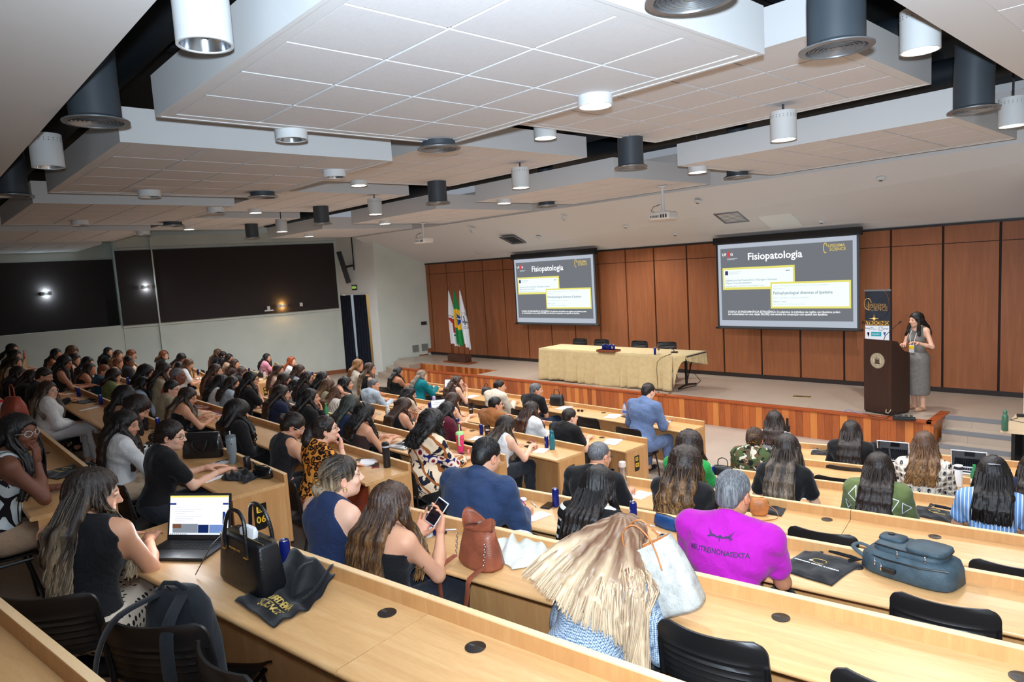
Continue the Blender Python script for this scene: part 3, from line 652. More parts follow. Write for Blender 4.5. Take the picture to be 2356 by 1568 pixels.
# ---- long table with its cloth
M_cloth = cloth('sand_cloth', (200, 178, 132), .75, .035, .15)
x0, x1 = float(ony(1243, 860, 12.25)[0]), float(ony(1541, 870, 12.25)[0]); TY0, TY1, TZ = 12.30, 13.12, SZ+.78
T = thing('conference_table', ((x0+x1)/2, (TY0+TY1)/2, SZ), 'long folding conference table on the stage under a sand cloth', 'table')
hw = (x1-x0)/2; hd = (TY1-TY0)/2
MB().box(-hw-.0, hw+.38, -hd, hd, .745, .77).build('tabletop', M_darkgrey, T)
for sx_ in (-hw+.25, hw+.12):
    MB().tube([(sx_, 0, .74), (sx_, 0, .10)], .03, 10).build('leg', M_blackmetal, T, smooth=True)
    MB().tube([(sx_, -hd+.04, .05), (sx_, -.1, .09), (sx_, .1, .09), (sx_, hd-.02, .05)], .022, 8).build('foot_bar', M_blackmetal, T, smooth=True)
    for yy in (-hd+.06, hd-.04): MB().lathe([(.0, -.012), (.03, -.012), (.034, 0), (.03, .012), (0, .012)], 14, cap=False).mv(Matrix.Translation((sx_, yy, .035)) @ Matrix.Rotation(PI/2, 4, 'Y')).build('caster', M_alu, T, smooth=True)
    MB().tube([(sx_, 0, .12), (sx_+.0, hd-.08, .72)], .012, 6).build('strut', M_blackmetal, T)
cl = MB(); hb = hw+.40
rnd = random.Random(3)
def drape(side, u, v, amp=.035):
    # folds grow towards the hem
    f = amp*v*(math.sin(u*31+math.sin(u*9)*2)+.5*math.sin(u*67+1.3)); return f
cl.grid(lambda u, v: (-hw-.03+u*(hw+hb+.0), -hd-.02+v*(2*hd+.04), .776+.0015*math.sin(u*40)), 60, 8)
cl.grid(lambda u, v: (-hw-.03+u*(2*hw+.10+.0)+.03*v*math.sin(u*23), -hd-.02-.03*v-drape(0, u*2, v)-.025*math.sin(v*1.5), .776-v*(.76-.02*math.sin(u*9))), 120, 14)
cl.grid(lambda u, v: (-hw-.03-.02*v-drape(0, u, v), hd+.02-u*(2*hd+.04), .776-v*.74), 30, 10)
cl.grid(lambda u, v: (-hw-.03+u*(hw+hb), hd+.02+.01*v+.4*drape(0, u*2, v), .776-v*.30), 80, 8)
cl.grid(lambda u, v: (hb-.03+.03*v+.5*drape(0, u, v), -hd-.02+u*(2*hd+.04), .776-v*(.10+.20*u)), 24, 6)
cl.grid(lambda u, v: (hw+.07+u*(hb-hw-.10), -hd-.02-.01*v, .776-v*(.10+.60*(1-u)**2.2)), 16, 8)
o = cl.build('tablecloth', M_cloth, None, smooth='all'); o.location = T.location; md = o.modifiers.new('thick', 'SOLIDIFY'); md.thickness = .004; md.offset = 1
tag(o, 'sand coloured cloth draped over the stage table to the floor', 'tablecloth')
# ---- chairs behind the table
for i, (px, py) in enumerate(((1333, 790), (1383, 797), (1470, 797), (1538, 801))):
    p = ony(px, py, 13.62)
    c = chair_at(float(p[0]), 13.42, SZ, PI+(.0 if i < 3 else .25), '%s black chair behind the stage table' % ['leftmost', 'second from left', 'third from left', 'rightmost'][i]); c['group'] = 'chairs behind the stage table'
# ---- cans
M_can = mat('can_blue', (24, 40, 128), .28, .6); M_canlid = mat('can_lid', (196, 200, 206), .25, 1.0); M_canmark = mat('can_mark', (206, 214, 236), .5)
def make_can(loc, label, group):
    T = thing('drink_can', loc, label, 'drink can', random.uniform(-.4, .4)-.7, group)
    MB().lathe([(.019, .0), (.0235, .004), (.0265, .012), (.0265, .130), (.0235, .142)], 20, cap=True).build('can_body', M_can, T, smooth=True)
    l = MB().lathe([(.0235, .142), (.0225, .1455), (.0205, .1445), (.020, .141), (0, .141)], 20, cap=False); l.box(-.004, .006, -.008, .008, .1412, .1425); l.build('can_lid', M_canlid, T, smooth=True)
    b = MB(); b.tube([(.0272*math.sin(a), -.0272*math.cos(a), .085+.010*math.sin(q)) for q, a in [(q, .25*math.cos(q)) for q in np.linspace(0, 2*PI, 12)]], .0012, 4)
    for j, w_ in enumerate((.32, .26)): b.grid(lambda u, v, j=j, w_=w_: (.0270*math.sin((u-.5)*2*w_), -.0270*math.cos((u-.5)*2*w_), .066-j*.008+v*.004), 6, 1)
    b.build('can_print', M_canmark, T)
    return T
can0 = [None]
def can_at(p, label, group='blue energy drink cans'):
    if can0[0] is None: can0[0] = make_can([float(v) for v in p], label, group); return
    c = copy_tree(can0[0]); c.location = [float(v) for v in p]; c.rotation_euler = (0, 0, random.uniform(-1, .1)); c['label'] = label; c['group'] = group
TT = SZ+.78
M_darkwood = wood('dark_wood', (58, 34, 26), (70, 42, 31), (82, 50, 36), .4)
p = onz(1400, 808, TT); T = thing('serving_tray', (p[0], p[1], TT), 'small wooden tray holding blue cans on the stage table', 'tray', 0.0)
M_traywood = wood('tray_wood', (112, 60, 36), (126, 70, 42), (138, 78, 48), .4)
MB().box(-.24, .24, -.14, .14, .0, .012).build('tray_base', M_traywood, T)
e = MB(); e.box(-.24, .24, -.14, -.128, .012, .05); e.box(-.24, .24, .128, .14, .012, .05); e.box(-.24, -.228, -.128, .128, .012, .05); e.box(.228, .24, -.128, .128, .012, .05); e.build('tray_rim', M_traywood, T)
for i, (dx, dy) in enumerate(((-.10, -.06), (-.06, .04), (.0, .08), (.06, -.05), (.09, .07), (.17, -.02), (-.15, .07))):
    can_at((p[0]+dx, p[1]+dy, TT+.013), ['front left', 'second from left', 'rear middle', 'front middle', 'rear right', 'rightmost', 'leftmost'][i]+' blue can in the wooden tray on the stage table', 'cans in the stage tray')
p = onz(1507, 815, TT); can_at(p, 'blue can beside the wine glass on the stage table')
p = onz(1516, 814, TT); T = thing('water_goblet', p, 'clear stemmed glass beside the blue can on the stage table', 'glass')
MB().lathe([(.032, 0), (.032, .003), (.004, .008), (.004, .07), (.03, .10), (.038, .14), (.033, .19), (.031, .19), (.036, .14), (.028, .103), (0, .085)], 20, cap=False).build('goblet_bowl', M_glass, T, smooth=True)
p = onz(1552, 811, TT); T = thing('table_microphone', p, 'black desk microphone at the right end of the stage table', 'microphone')
MB().box(-.06, .06, -.04, .04, 0, .03, .006).build('microphone_base', M_black, T); MB().tube([(0, 0, .03), (-.03, 0, .07), (-.12, 0, .09)], .008, 6).build('microphone_stem', M_black, T, smooth=True)
pts = [onz(1545, 813, TT+.01), onz(1522, 822, TT+.012), onz(1512, 832, TT+.012)]; q = ony(1511, 850, 12.2); pts += [q, ony(1513, 880, 12.18), onz(1514, 902, SZ+.01), onz(1530, 908, SZ+.01), onz(1545, 903, SZ+.01)]
tag(MB().tube(pts, .006, 6).build('microphone_cable', M_black, None, smooth=True), 'thin black cable hanging over the sand tablecloth to the stage floor', 'cable')
tag(MB().tube([onz(1560, 896, SZ+.008), onz(1600, 886, SZ+.008), onz(1612, 875, SZ+.008), onz(1590, 850, SZ+.008)], .006, 6).build('floor_cable', M_black, None, smooth=True), 'black cable looping on the stage floor right of the table', 'cable')
# ---- lectern
M_lect = wood('lectern_wood', (46, 28, 22), (54, 33, 26), (62, 39, 30), .38, (9, 9, .8))
a = np.array([-3.89, 12.23]); b = np.array([-3.44, 12.07]); d = (b-a)/np.linalg.norm(b-a); lrz = math.atan2(d[1], d[0]); wL = .50; dL = .46
mid = (a+b)/2+np.array([-d[1], d[0]])*dL/2
T = thing('lectern', (mid[0], mid[1], SZ), 'tall dark wooden lectern with a round university seal', 'lectern', lrz)
MB().box(-wL/2, wL/2, -dL/2, -dL/2+.025, .03, 1.25).build('front_panel', M_lect, T)
for sx_ in (-1, 1):
    xx = sx_*wL/2; prof = [(-dL/2+.025, .03), (-dL/2+.025, 1.25), (-dL/2+.16, 1.22), (-dL/2+.22, 1.14), (-dL/2+.32, 1.05), (dL/2, 1.01), (dL/2, .03)]
    MB().slab([(xx, y_, z_) for y_, z_ in prof][::(1 if sx_ < 0 else -1)], (-sx_*.025, 0, 0)).build('side_panel', M_lect, T)
MB().slab([(-wL/2+.025, -dL/2+.03, 1.20), (wL/2-.025, -dL/2+.03, 1.20), (wL/2-.025, dL/2, .99), (-wL/2+.025, dL/2, .99)], (0, 0, -.02)).build('reading_shelf', M_lect, T)
MB().box(-wL/2+.01, wL/2-.01, -dL/2+.02, dL/2-.01, 0, .03).build('plinth', M_black, T)
M_seal = mat('seal_cream', (186, 174, 148), .5, .2); M_sealdark = mat('seal_dark', (70, 52, 40), .6)
R_ = Matrix.Translation((0, -dL/2-.001, .90)) @ Matrix.Rotation(PI/2, 4, 'X')
se = MB().lathe([(0, .004), (.128, .004), (.130, .0)], 40, cap=False).mv(R_).build('seal', M_seal, T)
rg = MB(); rg.lathe([(.118, .0045), (.120, .0055), (.123, .0045)], 40, cap=False); rg.lathe([(.086, .0045), (.088, .0055), (.091, .0045)], 40, cap=False); rg.mv(R_).build('seal_rings', M_sealdark, se)
tp_ = MB(); tp_.box(-.05, .05, -.055, -.035, .0045, .006); tp_.box(-.04, .04, -.035, .02, .0045, .006)
for k in range(5): tp_.box(-.048+k*.02, -.040+k*.02, .02, .05+.012*(2-abs(k-2)), .0045, .006)
tp_.mv(R_).build('seal_emblem', M_sealdark, se)
for k in range(26):
    a_ = 2*PI*k/26+.1
    text('UNIVERSIDADE FEDERAL DE MG'[k], .022, M_sealdark, se, (-.104*math.cos(a_+PI/2)*-1*1.0, -dL/2-.0058, .90+.104*math.sin(a_+PI/2)*1.0) if False else (.104*math.sin(a_), -dL/2-.0058, .90+.104*math.cos(a_)), (PI/2, a_, 0), .0002) if 'UNIVERSIDADE FEDERAL DE MG'[k] != ' ' else None
MB().tube([(.14, -dL/2-.0, .10), (.15, -dL/2-.03, .06), (.19, -dL/2-.03, .05), (.22, -dL/2-.03, .08), (.22, -dL/2-.0, .11)], .007, 8).mv(Matrix.Translation((.02, .0, 0))).build('cable_hook', M_seal, T, smooth=True)
MB().tube([(-.02, -.08, 1.16), (-.0, -.03, 1.30), (.10, .05, 1.44), (.155, .10, 1.51)], .005, 8).build('microphone_stem', M_black, T, smooth=True)
MB().tube([(.15, .095, 1.505), (.175, .115, 1.535)], [.012, .016], 10).build('microphone_head', M_black, T, smooth=True)
p = onz(2080, 966, SZ); T = thing('power_strip', (p[0], p[1], SZ), 'black power strip and cables on the stage beside the lectern', 'power strip', .3)
MB().box(-.16, .16, -.05, .05, 0, .05, .008).build('strip_body', M_black, T)
for i in range(4): MB().box(-.13+i*.07, -.09+i*.07, -.03, .03, .05, .085, .005).build('plug', M_darkgrey, T)
tag(MB().tube([onz(2074, 962, SZ+.01), onz(2060, 945, SZ+.09), onz(2040, 962, SZ+.01), onz(2002, 956, SZ+.012), onz(1985, 950, SZ+.012)], .006, 6).build('lectern_cable', M_black, None, smooth=True), 'black cable looping around the foot of the lectern', 'cable')
tag(MB().tube([onz(1940, 947, SZ+.01), onz(1952, 941, SZ+.06), onz(1968, 948, SZ+.01), onz(1985, 952, SZ+.01)], .005, 6).build('blue_cable', mat('cable_blue', (70, 96, 190), .5), None, smooth=True), 'thin blue network cable on the stage left of the lectern', 'cable')
p = onz(1845, 912, SZ); T = thing('floor_outlet', (p[0], p[1], SZ), 'small brass floor outlet in the stage floor', 'outlet', .3); MB().box(-.16, .16, -.07, .07, 0, .006).build('outlet_plate', mat('brass', (150, 130, 84), .4, .7), T); MB().box(-.10, .0, -.04, .04, .006, .009).build('outlet_lid', mat('brass_dark', (90, 78, 52), .5, .6), T)
# ---- roll-up banner
p0, p1 = ony(1990.5, 700, 13.3), ony(2049, 700, 13.3); zt = float(ony(2020, 667, 13.3)[2]); bw = float(p1[0]-p0[0])
T = thing('rollup_banner', ((p0[0]+p1[0])/2, 13.3, SZ), 'black and gold roll-up banner with PATROCÍNIO and sponsor logos behind the lectern', 'banner')
H = zt-SZ; hb_ = bw/2
MB().box(-hb_, hb_, -.09, .09, 0, .08, .02).build('banner_base', M_alu, T); MB().box(-hb_-.01, hb_+.01, -.012, .012, H-.02, H+.01).build('top_rail', M_alu, T); MB().tube([(0, .03, .05), (0, .03, H)], .01, 6).build('support_pole', M_alu, T)
m = mat('banner_print', (14, 20, 32), .5); t = NT(m); v = t.coord('Object'); n = t.noise(v, 2.2, 5); t.color(t.ramp(n.outputs[0], [(0.35, (12, 18, 30)), (0.7, (34, 44, 60))]))
S = MB().box(-hb_, hb_, -.004, .0, .08, H-.02).build('banner_sheet', m, T)
M_gold = mat('banner_gold', (176, 138, 80), .45, .3); M_goldb = mat('banner_goldband', (206, 160, 78), .5); M_bw = mat('banner_white', (226, 232, 240), .6)
fz = lambda f: H-.02-f*.80*(H-.1)
MB().box(-hb_, hb_*.88, -.0055, -.0045, fz(.405), fz(.352)).build('gold_band', M_goldb, S); MB().box(-hb_, hb_*.9, -.0055, -.0045, .10, fz(.41)).build('sponsor_field', M_bw, S)
text('PATROCÍNIO', .088, M_sign, S, (-.04, -.0062, fz(.379)), (PI/2, 0, 0), .0002, bold=.003, sx=.86)
text('LIPEDEMA', .092, M_gold, S, (-.02, -.006, fz(.17)), (PI/2, 0, 0), .0003, sx=.82); text('SCIENCE', .104, M_gold, S, (-.0, -.006, fz(.21)), (PI/2, 0, 0), .0003, sx=.82)
rb = MB(); rb.tube([(-hb_*.78+.06*math.cos(a), -.006, fz(.15)+.10*math.sin(a)) for a in np.linspace(.2, 4.9, 16)], .008, 5); rb.tube([(-hb_*.7, -.006, fz(.22)), (-hb_*.74, -.006, fz(.12))], .007, 5); rb.build('gold_ribbon', M_gold, S)
hv = MB(); hv.tube([(hb_*.10+.80*hb_*math.cos(a), -.006, fz(.15)+.26*math.sin(a)) for a in np.linspace(-1.1, 1.3, 20)], [.006+.016*math.sin(PI*i/19) for i in range(20)], 6, flat=.15); hv.build('gold_curve', mat('banner_bronze', (168, 112, 66), .4, .4), S, smooth=True)
st = MB(); c0 = (-.06, fz(.325))
for k in range(8):
    a_ = k*PI/4; r1 = .085 if k % 2 == 0 else .035; st.add([(c0[0], -.0062, c0[1]+0), (c0[0]+r1*math.cos(a_), -.0062, c0[1]+r1*math.sin(a_)), (c0[0]+.012*math.cos(a_+.39), -.0062, c0[1]+.012*math.sin(a_+.39))], [(0, 2, 1)])
    st.add([(c0[0], -.0062, c0[1]+0), (c0[0]+r1*math.cos(a_), -.0062, c0[1]+r1*math.sin(a_)), (c0[0]+.012*math.cos(a_-.39), -.0062, c0[1]+.012*math.sin(a_-.39))], [(0, 1, 2)])
st.build('star_flare', mat('flare_gold', (255, 206, 120), .5, emit=(255, 190, 90), estr=.6), S)
M_teal = mat('logo_teal', (40, 160, 176), .5); M_logod = mat('logo_dark', (50, 62, 80), .6); M_logor = mat('logo_red', (196, 44, 60), .5)
MB().box(-.11, .06, -.0062, -.0055, fz(.535), fz(.482)).build('teal_logo_block', M_teal, S); text('equaliv', .045, M_bw, S, (-.03, -.0066, fz(.508)), (PI/2, 0, 0), .0002)
text('bazo', .042, mat('logo_green', (30, 130, 110), .5), S, (-hb_*.8, -.006, fz(.44)), (PI/2, 0, 0), .0002, bold=.001); text('LIPE', .034, M_logod, S, (-.1, -.006, fz(.432)), (PI/2, 0, 0), .0002); text('CONTROL', .028, M_logod, S, (-.09, -.006, fz(.452)), (PI/2, 0, 0), .0002); text('CMD', .042, M_logod, S, (hb_*.62, -.006, fz(.445)), (PI/2, 0, 0), .0002)
lg = MB(); 
for q in (0, PI/2): lg.tube([(hb_*.24+.04*math.cos(a)*(1 if q == 0 else .5), -.006, fz(.445)+.04*math.sin(a)) for a in np.linspace(0, 2*PI, 14)], .002, 4)
lg.build('round_logo', M_logod, S)
MB().add([(-hb_*.85, -.006, fz(.49)), (-hb_*.66, -.006, fz(.49)), (-hb_*.70, -.006, fz(.53)), (-hb_*.76, -.006, fz(.545))], [(0, 3, 2, 1), (0, 1, 2, 3)]).build('red_logo', M_logor, S)
MB().add([(hb_*.42, -.006, fz(.485)), (hb_*.66, -.006, fz(.485)), (hb_*.56, -.006, fz(.52)), (hb_*.54, -.006, fz(.54)), (hb_*.52, -.006, fz(.52))], [(0, 1, 2, 3, 4)]).build('blue_logo', mat('logo_blue', (36, 70, 140), .5), S)
# ---- flags on their stand
base = np.array([onz(1036, 838, SZ)[0], 13.45]); T = thing('flag_stand', (base[0], base[1], SZ), 'dark wooden flag stand with three poles at the left of the stage', 'flag stand', -.05)
MB().box(-.62, .62, -.17, .17, 0, .04, .008).build('stand_foot', M_traywood, T); MB().box(-.44, .44, -.12, .12, .04, .26, .01).build('stand_block', M_darkwood, T)
M_polew = mat('pole_wood', (150, 84, 48), .4); M_fin = mat('finial_copper', (150, 90, 70), .3, .8)
fl_px = [(1007, 671), (1024, 668), (1042, 671)]
offs = [-.28, 0, .28]
for i in range(3):
    MB().tube([(offs[i], 0, .26), (offs[i], 0, 2.30)], .014, 8).build('flag_pole', M_polew, T, smooth=True)
    MB().lathe([(.006, 0), (.02, .02), (.008, .05), (.026, .09), (.02, .14), (.0, .21)], 12, (offs[i], 0, 2.30), cap=False).build('pole_finial', M_fin, T, smooth=True)
def flag(i, lb, paint, tip):
    nu, nv = 46, 110; V = []; Cc = []
    for j in range(nv+1):
        v = j/nv
        w = .02+.17*min(1, v/.55)**.9
        for a in range(nu+1):
            u = a/nu; zb = 1.62+.18*u*tip
            x = offs[i]-.005+(u-.12)*w*1.55+.10*tip*v*v; z = 2.22-v*zb*(1 if v < 1 else 1)
            yy = -.03-.05*math.sin(u*PI*3.2+v*1.4+i)*min(1, v*2.2)-.018*math.sin(u*PI*9)*v
            V.append((x, yy, z)); Cc.append(lin(paint(u, v)))
    F = [(j*(nu+1)+a, j*(nu+1)+a+1, (j+1)*(nu+1)+a+1, (j+1)*(nu+1)+a) for j in range(nv) for a in range(nu)]
    o = mesh_np('flag', V, F, M_flag, None, Cc); o.location = T.location; o.rotation_euler = T.rotation_euler; md = o.modifiers.new('thick', 'SOLIDIFY'); md.thickness = .003
    tag(o, lb, 'flag'); return o
M_flag = mat('flag_cloth', (255, 255, 255), .8); t = NT(M_flag); at = t.new('ShaderNodeAttribute', attribute_name='Col'); t.color(at.outputs[0])
WH = (222, 226, 232)
def p_mg(u, v):
    if .50 < v < .76 and u > (v-.50)/.26*.8-.05 and v > .50: return (170, 30, 52) if (v < .70 or u > (v-.70)*8) else WH
    if .455 < v < .475 and int(u*26) % 3 != 0 and u < .85: return (50, 50, 56)
    if .79 < v < .81 and int(u*26) % 3 != 0 and u > .3: return (50, 50, 56)
    return WH
def p_br(u, v):
    c = (v-.52)
    d = abs(c)/.20
    if ((u-.5)/.34)**2+(c/.115)**2 < 1:
        return WH if abs(c-.05*(u-.5)+.02) < .010 else (24, 62, 158)
    if d+abs(u-.5)*.35 < 1.0: return (236, 190, 40)
    return (20, 132, 66)
def p_wh(u, v):
    r = math.hypot((u-.62)*.9, (v-.52)*3.6)
    if .50 < r < .53 or .37 < r < .39: return (120, 124, 134)
    if .53 > r > .39 and int(math.degrees(math.atan2(v-.52, u-.62))/9) % 2 == 0 and .42 < r < .48: return (140, 144, 152)
    if r < .30 and (abs(u-.62) < .05 or abs((v-.52)*3.6-.1) < .05): return (96, 106, 112)
    if r < .30 and abs((v-.56)*3.6) < .04: return (96, 106, 112)
    return WH
flag(0, 'white flag with a red triangle hanging left on the stand', p_mg, .6); flag(1, 'green, yellow and blue flag hanging in the middle of the stand', p_br, .5); flag(2, 'white flag with a round grey emblem hanging right on the stand', p_wh, 1.0)
# ---- door curtains, speaker box, exit sign, wall fittings
M_curt = cloth('navy_curtain', (16, 22, 36), .9, .15, .2)
def curtain(pa_, pb_, lb):
    qa, _ = ondoor(pa_, 800); qb, _ = ondoor(pb_, 800); L = np.linalg.norm(qb-qa); d = (qb-qa)/L; nn = np.array([d[1], -d[0]])
    g = MB().grid(lambda u, v: (qa[0]+d[0]*u*L+nn[0]*(.06+.03*math.sin(u*PI*9+v)), qa[1]+d[1]*u*L+nn[1]*(.06+.03*math.sin(u*PI*9+v)), dz-.01-v*(dz-.03)), 60, 8)
    o = g.build('door_curtain', M_curt, None, smooth='all'); md = o.modifiers.new('thick', 'SOLIDIFY'); md.thickness = .006; tag(o, lb, 'curtain', 'door curtains')
curtain(797, 820, 'left half of the dark navy door curtain'); curtain(827, 855, 'right half of the dark navy door curtain')
pA, _ = ondoor(806, 700)
def at_door(px, py, off=.0):
    q, z = ondoor(px, py); return np.array([q[0]+off*.115, q[1]-off, z])
a0 = at_door(796, 578, .30); a1 = at_door(810, 650, .14); T = thing('column_speaker', (a0+a1)/2, 'slim black column loudspeaker tilted on the wall above the exit door', 'loudspeaker')
dv = a1-a0; L = np.linalg.norm(dv); q = Vector(dv).to_track_quat('Z', 'Y').to_matrix().to_4x4()
MB().box(-.075, .075, -.075, .075, -L/2, L/2, .012).mv(q).build('speaker_cabinet', M_black, T)
br_ = at_door(816, 610, .04)-np.array((a0+a1)/2); MB().tube([(0, 0, 0), tuple(br_)], .035, 8).build('wall_bracket', M_black, T); MB().tube([tuple(br_+[0, 0, -.16]), tuple(br_+[0, 0, 1.05])], .022, 6).build('cable_conduit', M_black, T)
p = at_door(816.5, 661, .02); T = thing('exit_sign', p, 'small green SAÍDA exit sign above the curtained door', 'sign', math.atan2(DQ[1]-DP[1], DQ[0]-DP[0]))
MB().box(-.13, .13, -.012, .012, -.09, .09).build('sign_board', mat('exit_green', (24, 62, 44), .5), T); text('SAÍDA', .105, mat('exit_glow', (200, 240, 120), .5, emit=(200, 240, 120), estr=.5), T, (0, -.014, 0), (PI/2, 0, 0), .0008, bold=.002, sx=.8)
def onsplay(px, py):
    r = ray(px, py); A0 = DQ; d = np.array([-18.60, 14.52])-DQ; s = np.linalg.solve(np.array([[r[0], -d[0]], [r[1], -d[1]]]), A0); return A0+d*s[1], EYE[2]+r[2]*s[0]
sa = math.atan2(14.52-DQ[1], -18.60-DQ[0])
for px, py, w_, h_, nm, lb, rgb in ((975, 743, .10, .055, 'wall_box', 'small black box on the splayed wall beside the stage', (40, 40, 44)), (956, 801, .11, .115, 'vent_plate', 'left grey vent plate low on the splayed wall', (120, 124, 122)), (977, 798, .11, .115, 'vent_plate', 'right grey vent plate low on the splayed wall', (120, 124, 122))):
    q, z = onsplay(px, py); T = thing(nm, (q[0]+.012, q[1]-.004, z), lb, 'wall fitting', sa)
    MB().box(-w_, w_, -.012, .012, -h_, h_).build('plate', mat(nm+'_m', rgb, .6), T)
def onleft(px, py, off=.09):
    r = ray(px, py); d = LW1-LW0; s = np.linalg.solve(np.array([[r[0], -d[0]], [r[1], -d[1]]]), LW0+np.array([off, 0])); return np.array([*(LW0+np.array([off, 0])+d*s[1]), EYE[2]+r[2]*s[0]])
la = math.atan2(LW0[1]-LW1[1], LW0[0]-LW1[0])
def sconce(p, lb, col, e):
    T = thing('wall_sconce', p, lb, 'wall light', la, 'wall sconces on the dark panels')
    MB().grid(lambda u, v: (-.13+u*.26, -.02-.07*math.sin(u*PI), -.055+v*.11), 16, 1, th=(0, .012, 0)).build('sconce_shade', M_white, T, smooth='all')
    MB().box(-.09, .09, -.045, -.01, -.02, .02).build('sconce_bulb', mat('bulb_'+lb[:4], (255, 255, 255), .5, emit=col, estr=14), T)
    for z in (.06, -.06): L = lamp('sconce_lamp', 'POINT', (0, -.06, z), e, tuple(lin(col)), .04); L.parent = T
sconce(onleft(649, 703), 'wall sconce glowing warm orange on the dark panel', (255, 196, 110), 7)
sconce(onleft(335, 660), 'wall sconce glowing cool white beside the panel joint', (225, 246, 255), 7)
rr = LW1+np.array([-.9, .15]); d_ = (LW1+np.array([-1.69, -9.3]))-rr; r = ray(107, 675); s = np.linalg.solve(np.array([[r[0], -d_[0]], [r[1], -d_[1]]]), rr+np.array([.08, 0])); q = rr+np.array([.08, 0])+d_*s[1]
sconce((q[0], q[1], EYE[2]+r[2]*s[0]), 'cool white wall sconce on the recessed rear panel', (225, 246, 255), 12)
for px, py, lb in ((618, 708, 'white wireless access point on the dark panel'), (693, 700, 'white switch plate right of the orange lit sconce')):
    T = thing('wall_switch', onleft(px, py, .085), lb, 'switch', la); MB().box(-.045, .045, -.02, .01, -.06, .06, .004).build('switch_plate', M_white, T)
    if px == 618: MB().box(-.14, .14, -.06, .01, -.11, -.06, .01).build('access_point_body', M_white, T)
# ---- side table at the right edge with its green bottle
tz = float(.74); ta = onz(2299, 989, tz); tb = onz(2349, 945, tz)
dirv = (tb-ta)[:2]; Lt = 1.1; dirv = dirv/np.linalg.norm(dirv)
T = thing('side_table', (ta[0]+.55+dirv[0]*.5, ta[1]+dirv[1]*.55, 0), 'pale laminate table with black legs at the right edge below the stage', 'table', 0)
MB().box(-.55, .75, -.55, .6, .71, .74).build('tabletop', mat('pale_laminate', (216, 192, 158), .4), T)
for sx_ in (-.42, .6): MB().box(sx_-.02, sx_+.02, -.48, .52, 0, .71).build('leg_panel', M_black, T)
MB().box(-.4, .58, .1, .13, .25, .6).build('modesty_panel', M_black, T)
def bottle(p, prof, rgb, lb, cap=None, capprof=None, label_rgb=None, labz=None, trans=0, seg=22, name='water_bottle', metal=0, rough=.35):
    T = thing(name, [float(v) for v in p], lb, 'bottle', random.uniform(-1.5, 0.3))
    key = 'bt_%d_%d_%d_%d' % (*rgb, int(trans*10)); MB().lathe(prof, seg).build('bottle_body', mat(key, rgb, rough, metal, trans=trans), T, smooth=True)
    if cap: MB().lathe(capprof, seg).build('bottle_cap', mat('bc_%d_%d_%d' % cap, cap, .4), T, smooth=True)
    if label_rgb:
        r_ = max(r for r, z in prof)+.0008; MB().lathe([(r_, labz[0]), (r_, labz[1])], seg, cap=False).build('bottle_label', mat('bl_%d_%d_%d' % label_rgb, label_rgb, .5), T, smooth=True)
    return T
T = bottle(onz(2312, 990, tz), [(.034, 0), (.038, .01), (.038, .19), (.030, .215), (.022, .225), (.022, .24)], (62, 104, 82), 'matt green metal bottle on the pale table at right', (70, 112, 92), [(.024, .24), (.026, .25), (.024, .268), (.012, .28)])
MB().tube([(.02, 0, .26), (.012, 0, .30), (-.012, 0, .305), (-.02, 0, .27)], .006, 6).build('bottle_loop', mat('bc_70_112_92', (70, 112, 92)), T, smooth=True)
p = onz(2350, 958, tz); T = thing('cable_box', p, 'small black adapter box with a cable on the pale table', 'adapter', .4); MB().box(-.05, .09, -.04, .04, 0, .035, .006).build('adapter_body', M_black, T); MB().tube([(-.05, 0, .01), (-.08, -.12, .006), (-.2, -.25, .006), (-.1, -.38, .006), (.1, -.42, .006)], .004, 6).build('adapter_cable', M_black, T, smooth=True)
# ================================================================== people: one smooth implicit surface per body, hair and garments as children
def rotx(a): c, s = math.cos(a), math.sin(a); return np.array([[1, 0, 0], [0, c, -s], [0, s, c]])
def roty(a): c, s = math.cos(a), math.sin(a); return np.array([[c, 0, s], [0, 1, 0], [-s, 0, c]])
def rotz(a): c, s = math.cos(a), math.sin(a); return np.array([[c, -s, 0], [s, c, 0], [0, 0, 1]])
def V3(*a): return np.array(a, float)
def cone(a, b, r1, r2, k=.03, op='+'): return ('c', np.array(a, float), np.array(b, float), r1, r2, k, op)
def ell(c, r, R=None, k=.03, op='+'): return ('e', np.array(c, float), np.array(r, float), (np.eye(3) if R is None else R), 0, k, op)
def prim_d(p, P):
    if p[0] == 'c':
        a, b, r1, r2 = p[1:5]; ab = b-a; L2 = float(ab@ab)+1e-12
        q = P-a; t = np.clip((q@ab)/L2, 0, 1); d = q-t[..., None]*ab
        return np.sqrt(np.einsum('...i,...i', d, d))-(r1+(r2-r1)*t)
    c, r, R = p[1:4]; q = (P-c)@R
    u = q/r; k0 = np.sqrt(np.einsum('...i,...i', u, u))+1e-9; w = u/r; k1 = np.sqrt(np.einsum('...i,...i', w, w))+1e-9
    return k0*(k0-1)/k1
def prim_box(p, m):
    if p[0] == 'c': a, b, r = p[1], p[2], max(p[3], p[4]); return np.minimum(a, b)-r-m, np.maximum(a, b)+r+m
    r = max(p[2]); return p[1]-r-m, p[1]+r+m
def smin(a, b, k):
    h = np.maximum(k-np.abs(a-b), 0)/k; return np.minimum(a, b)-h*h*k*.25
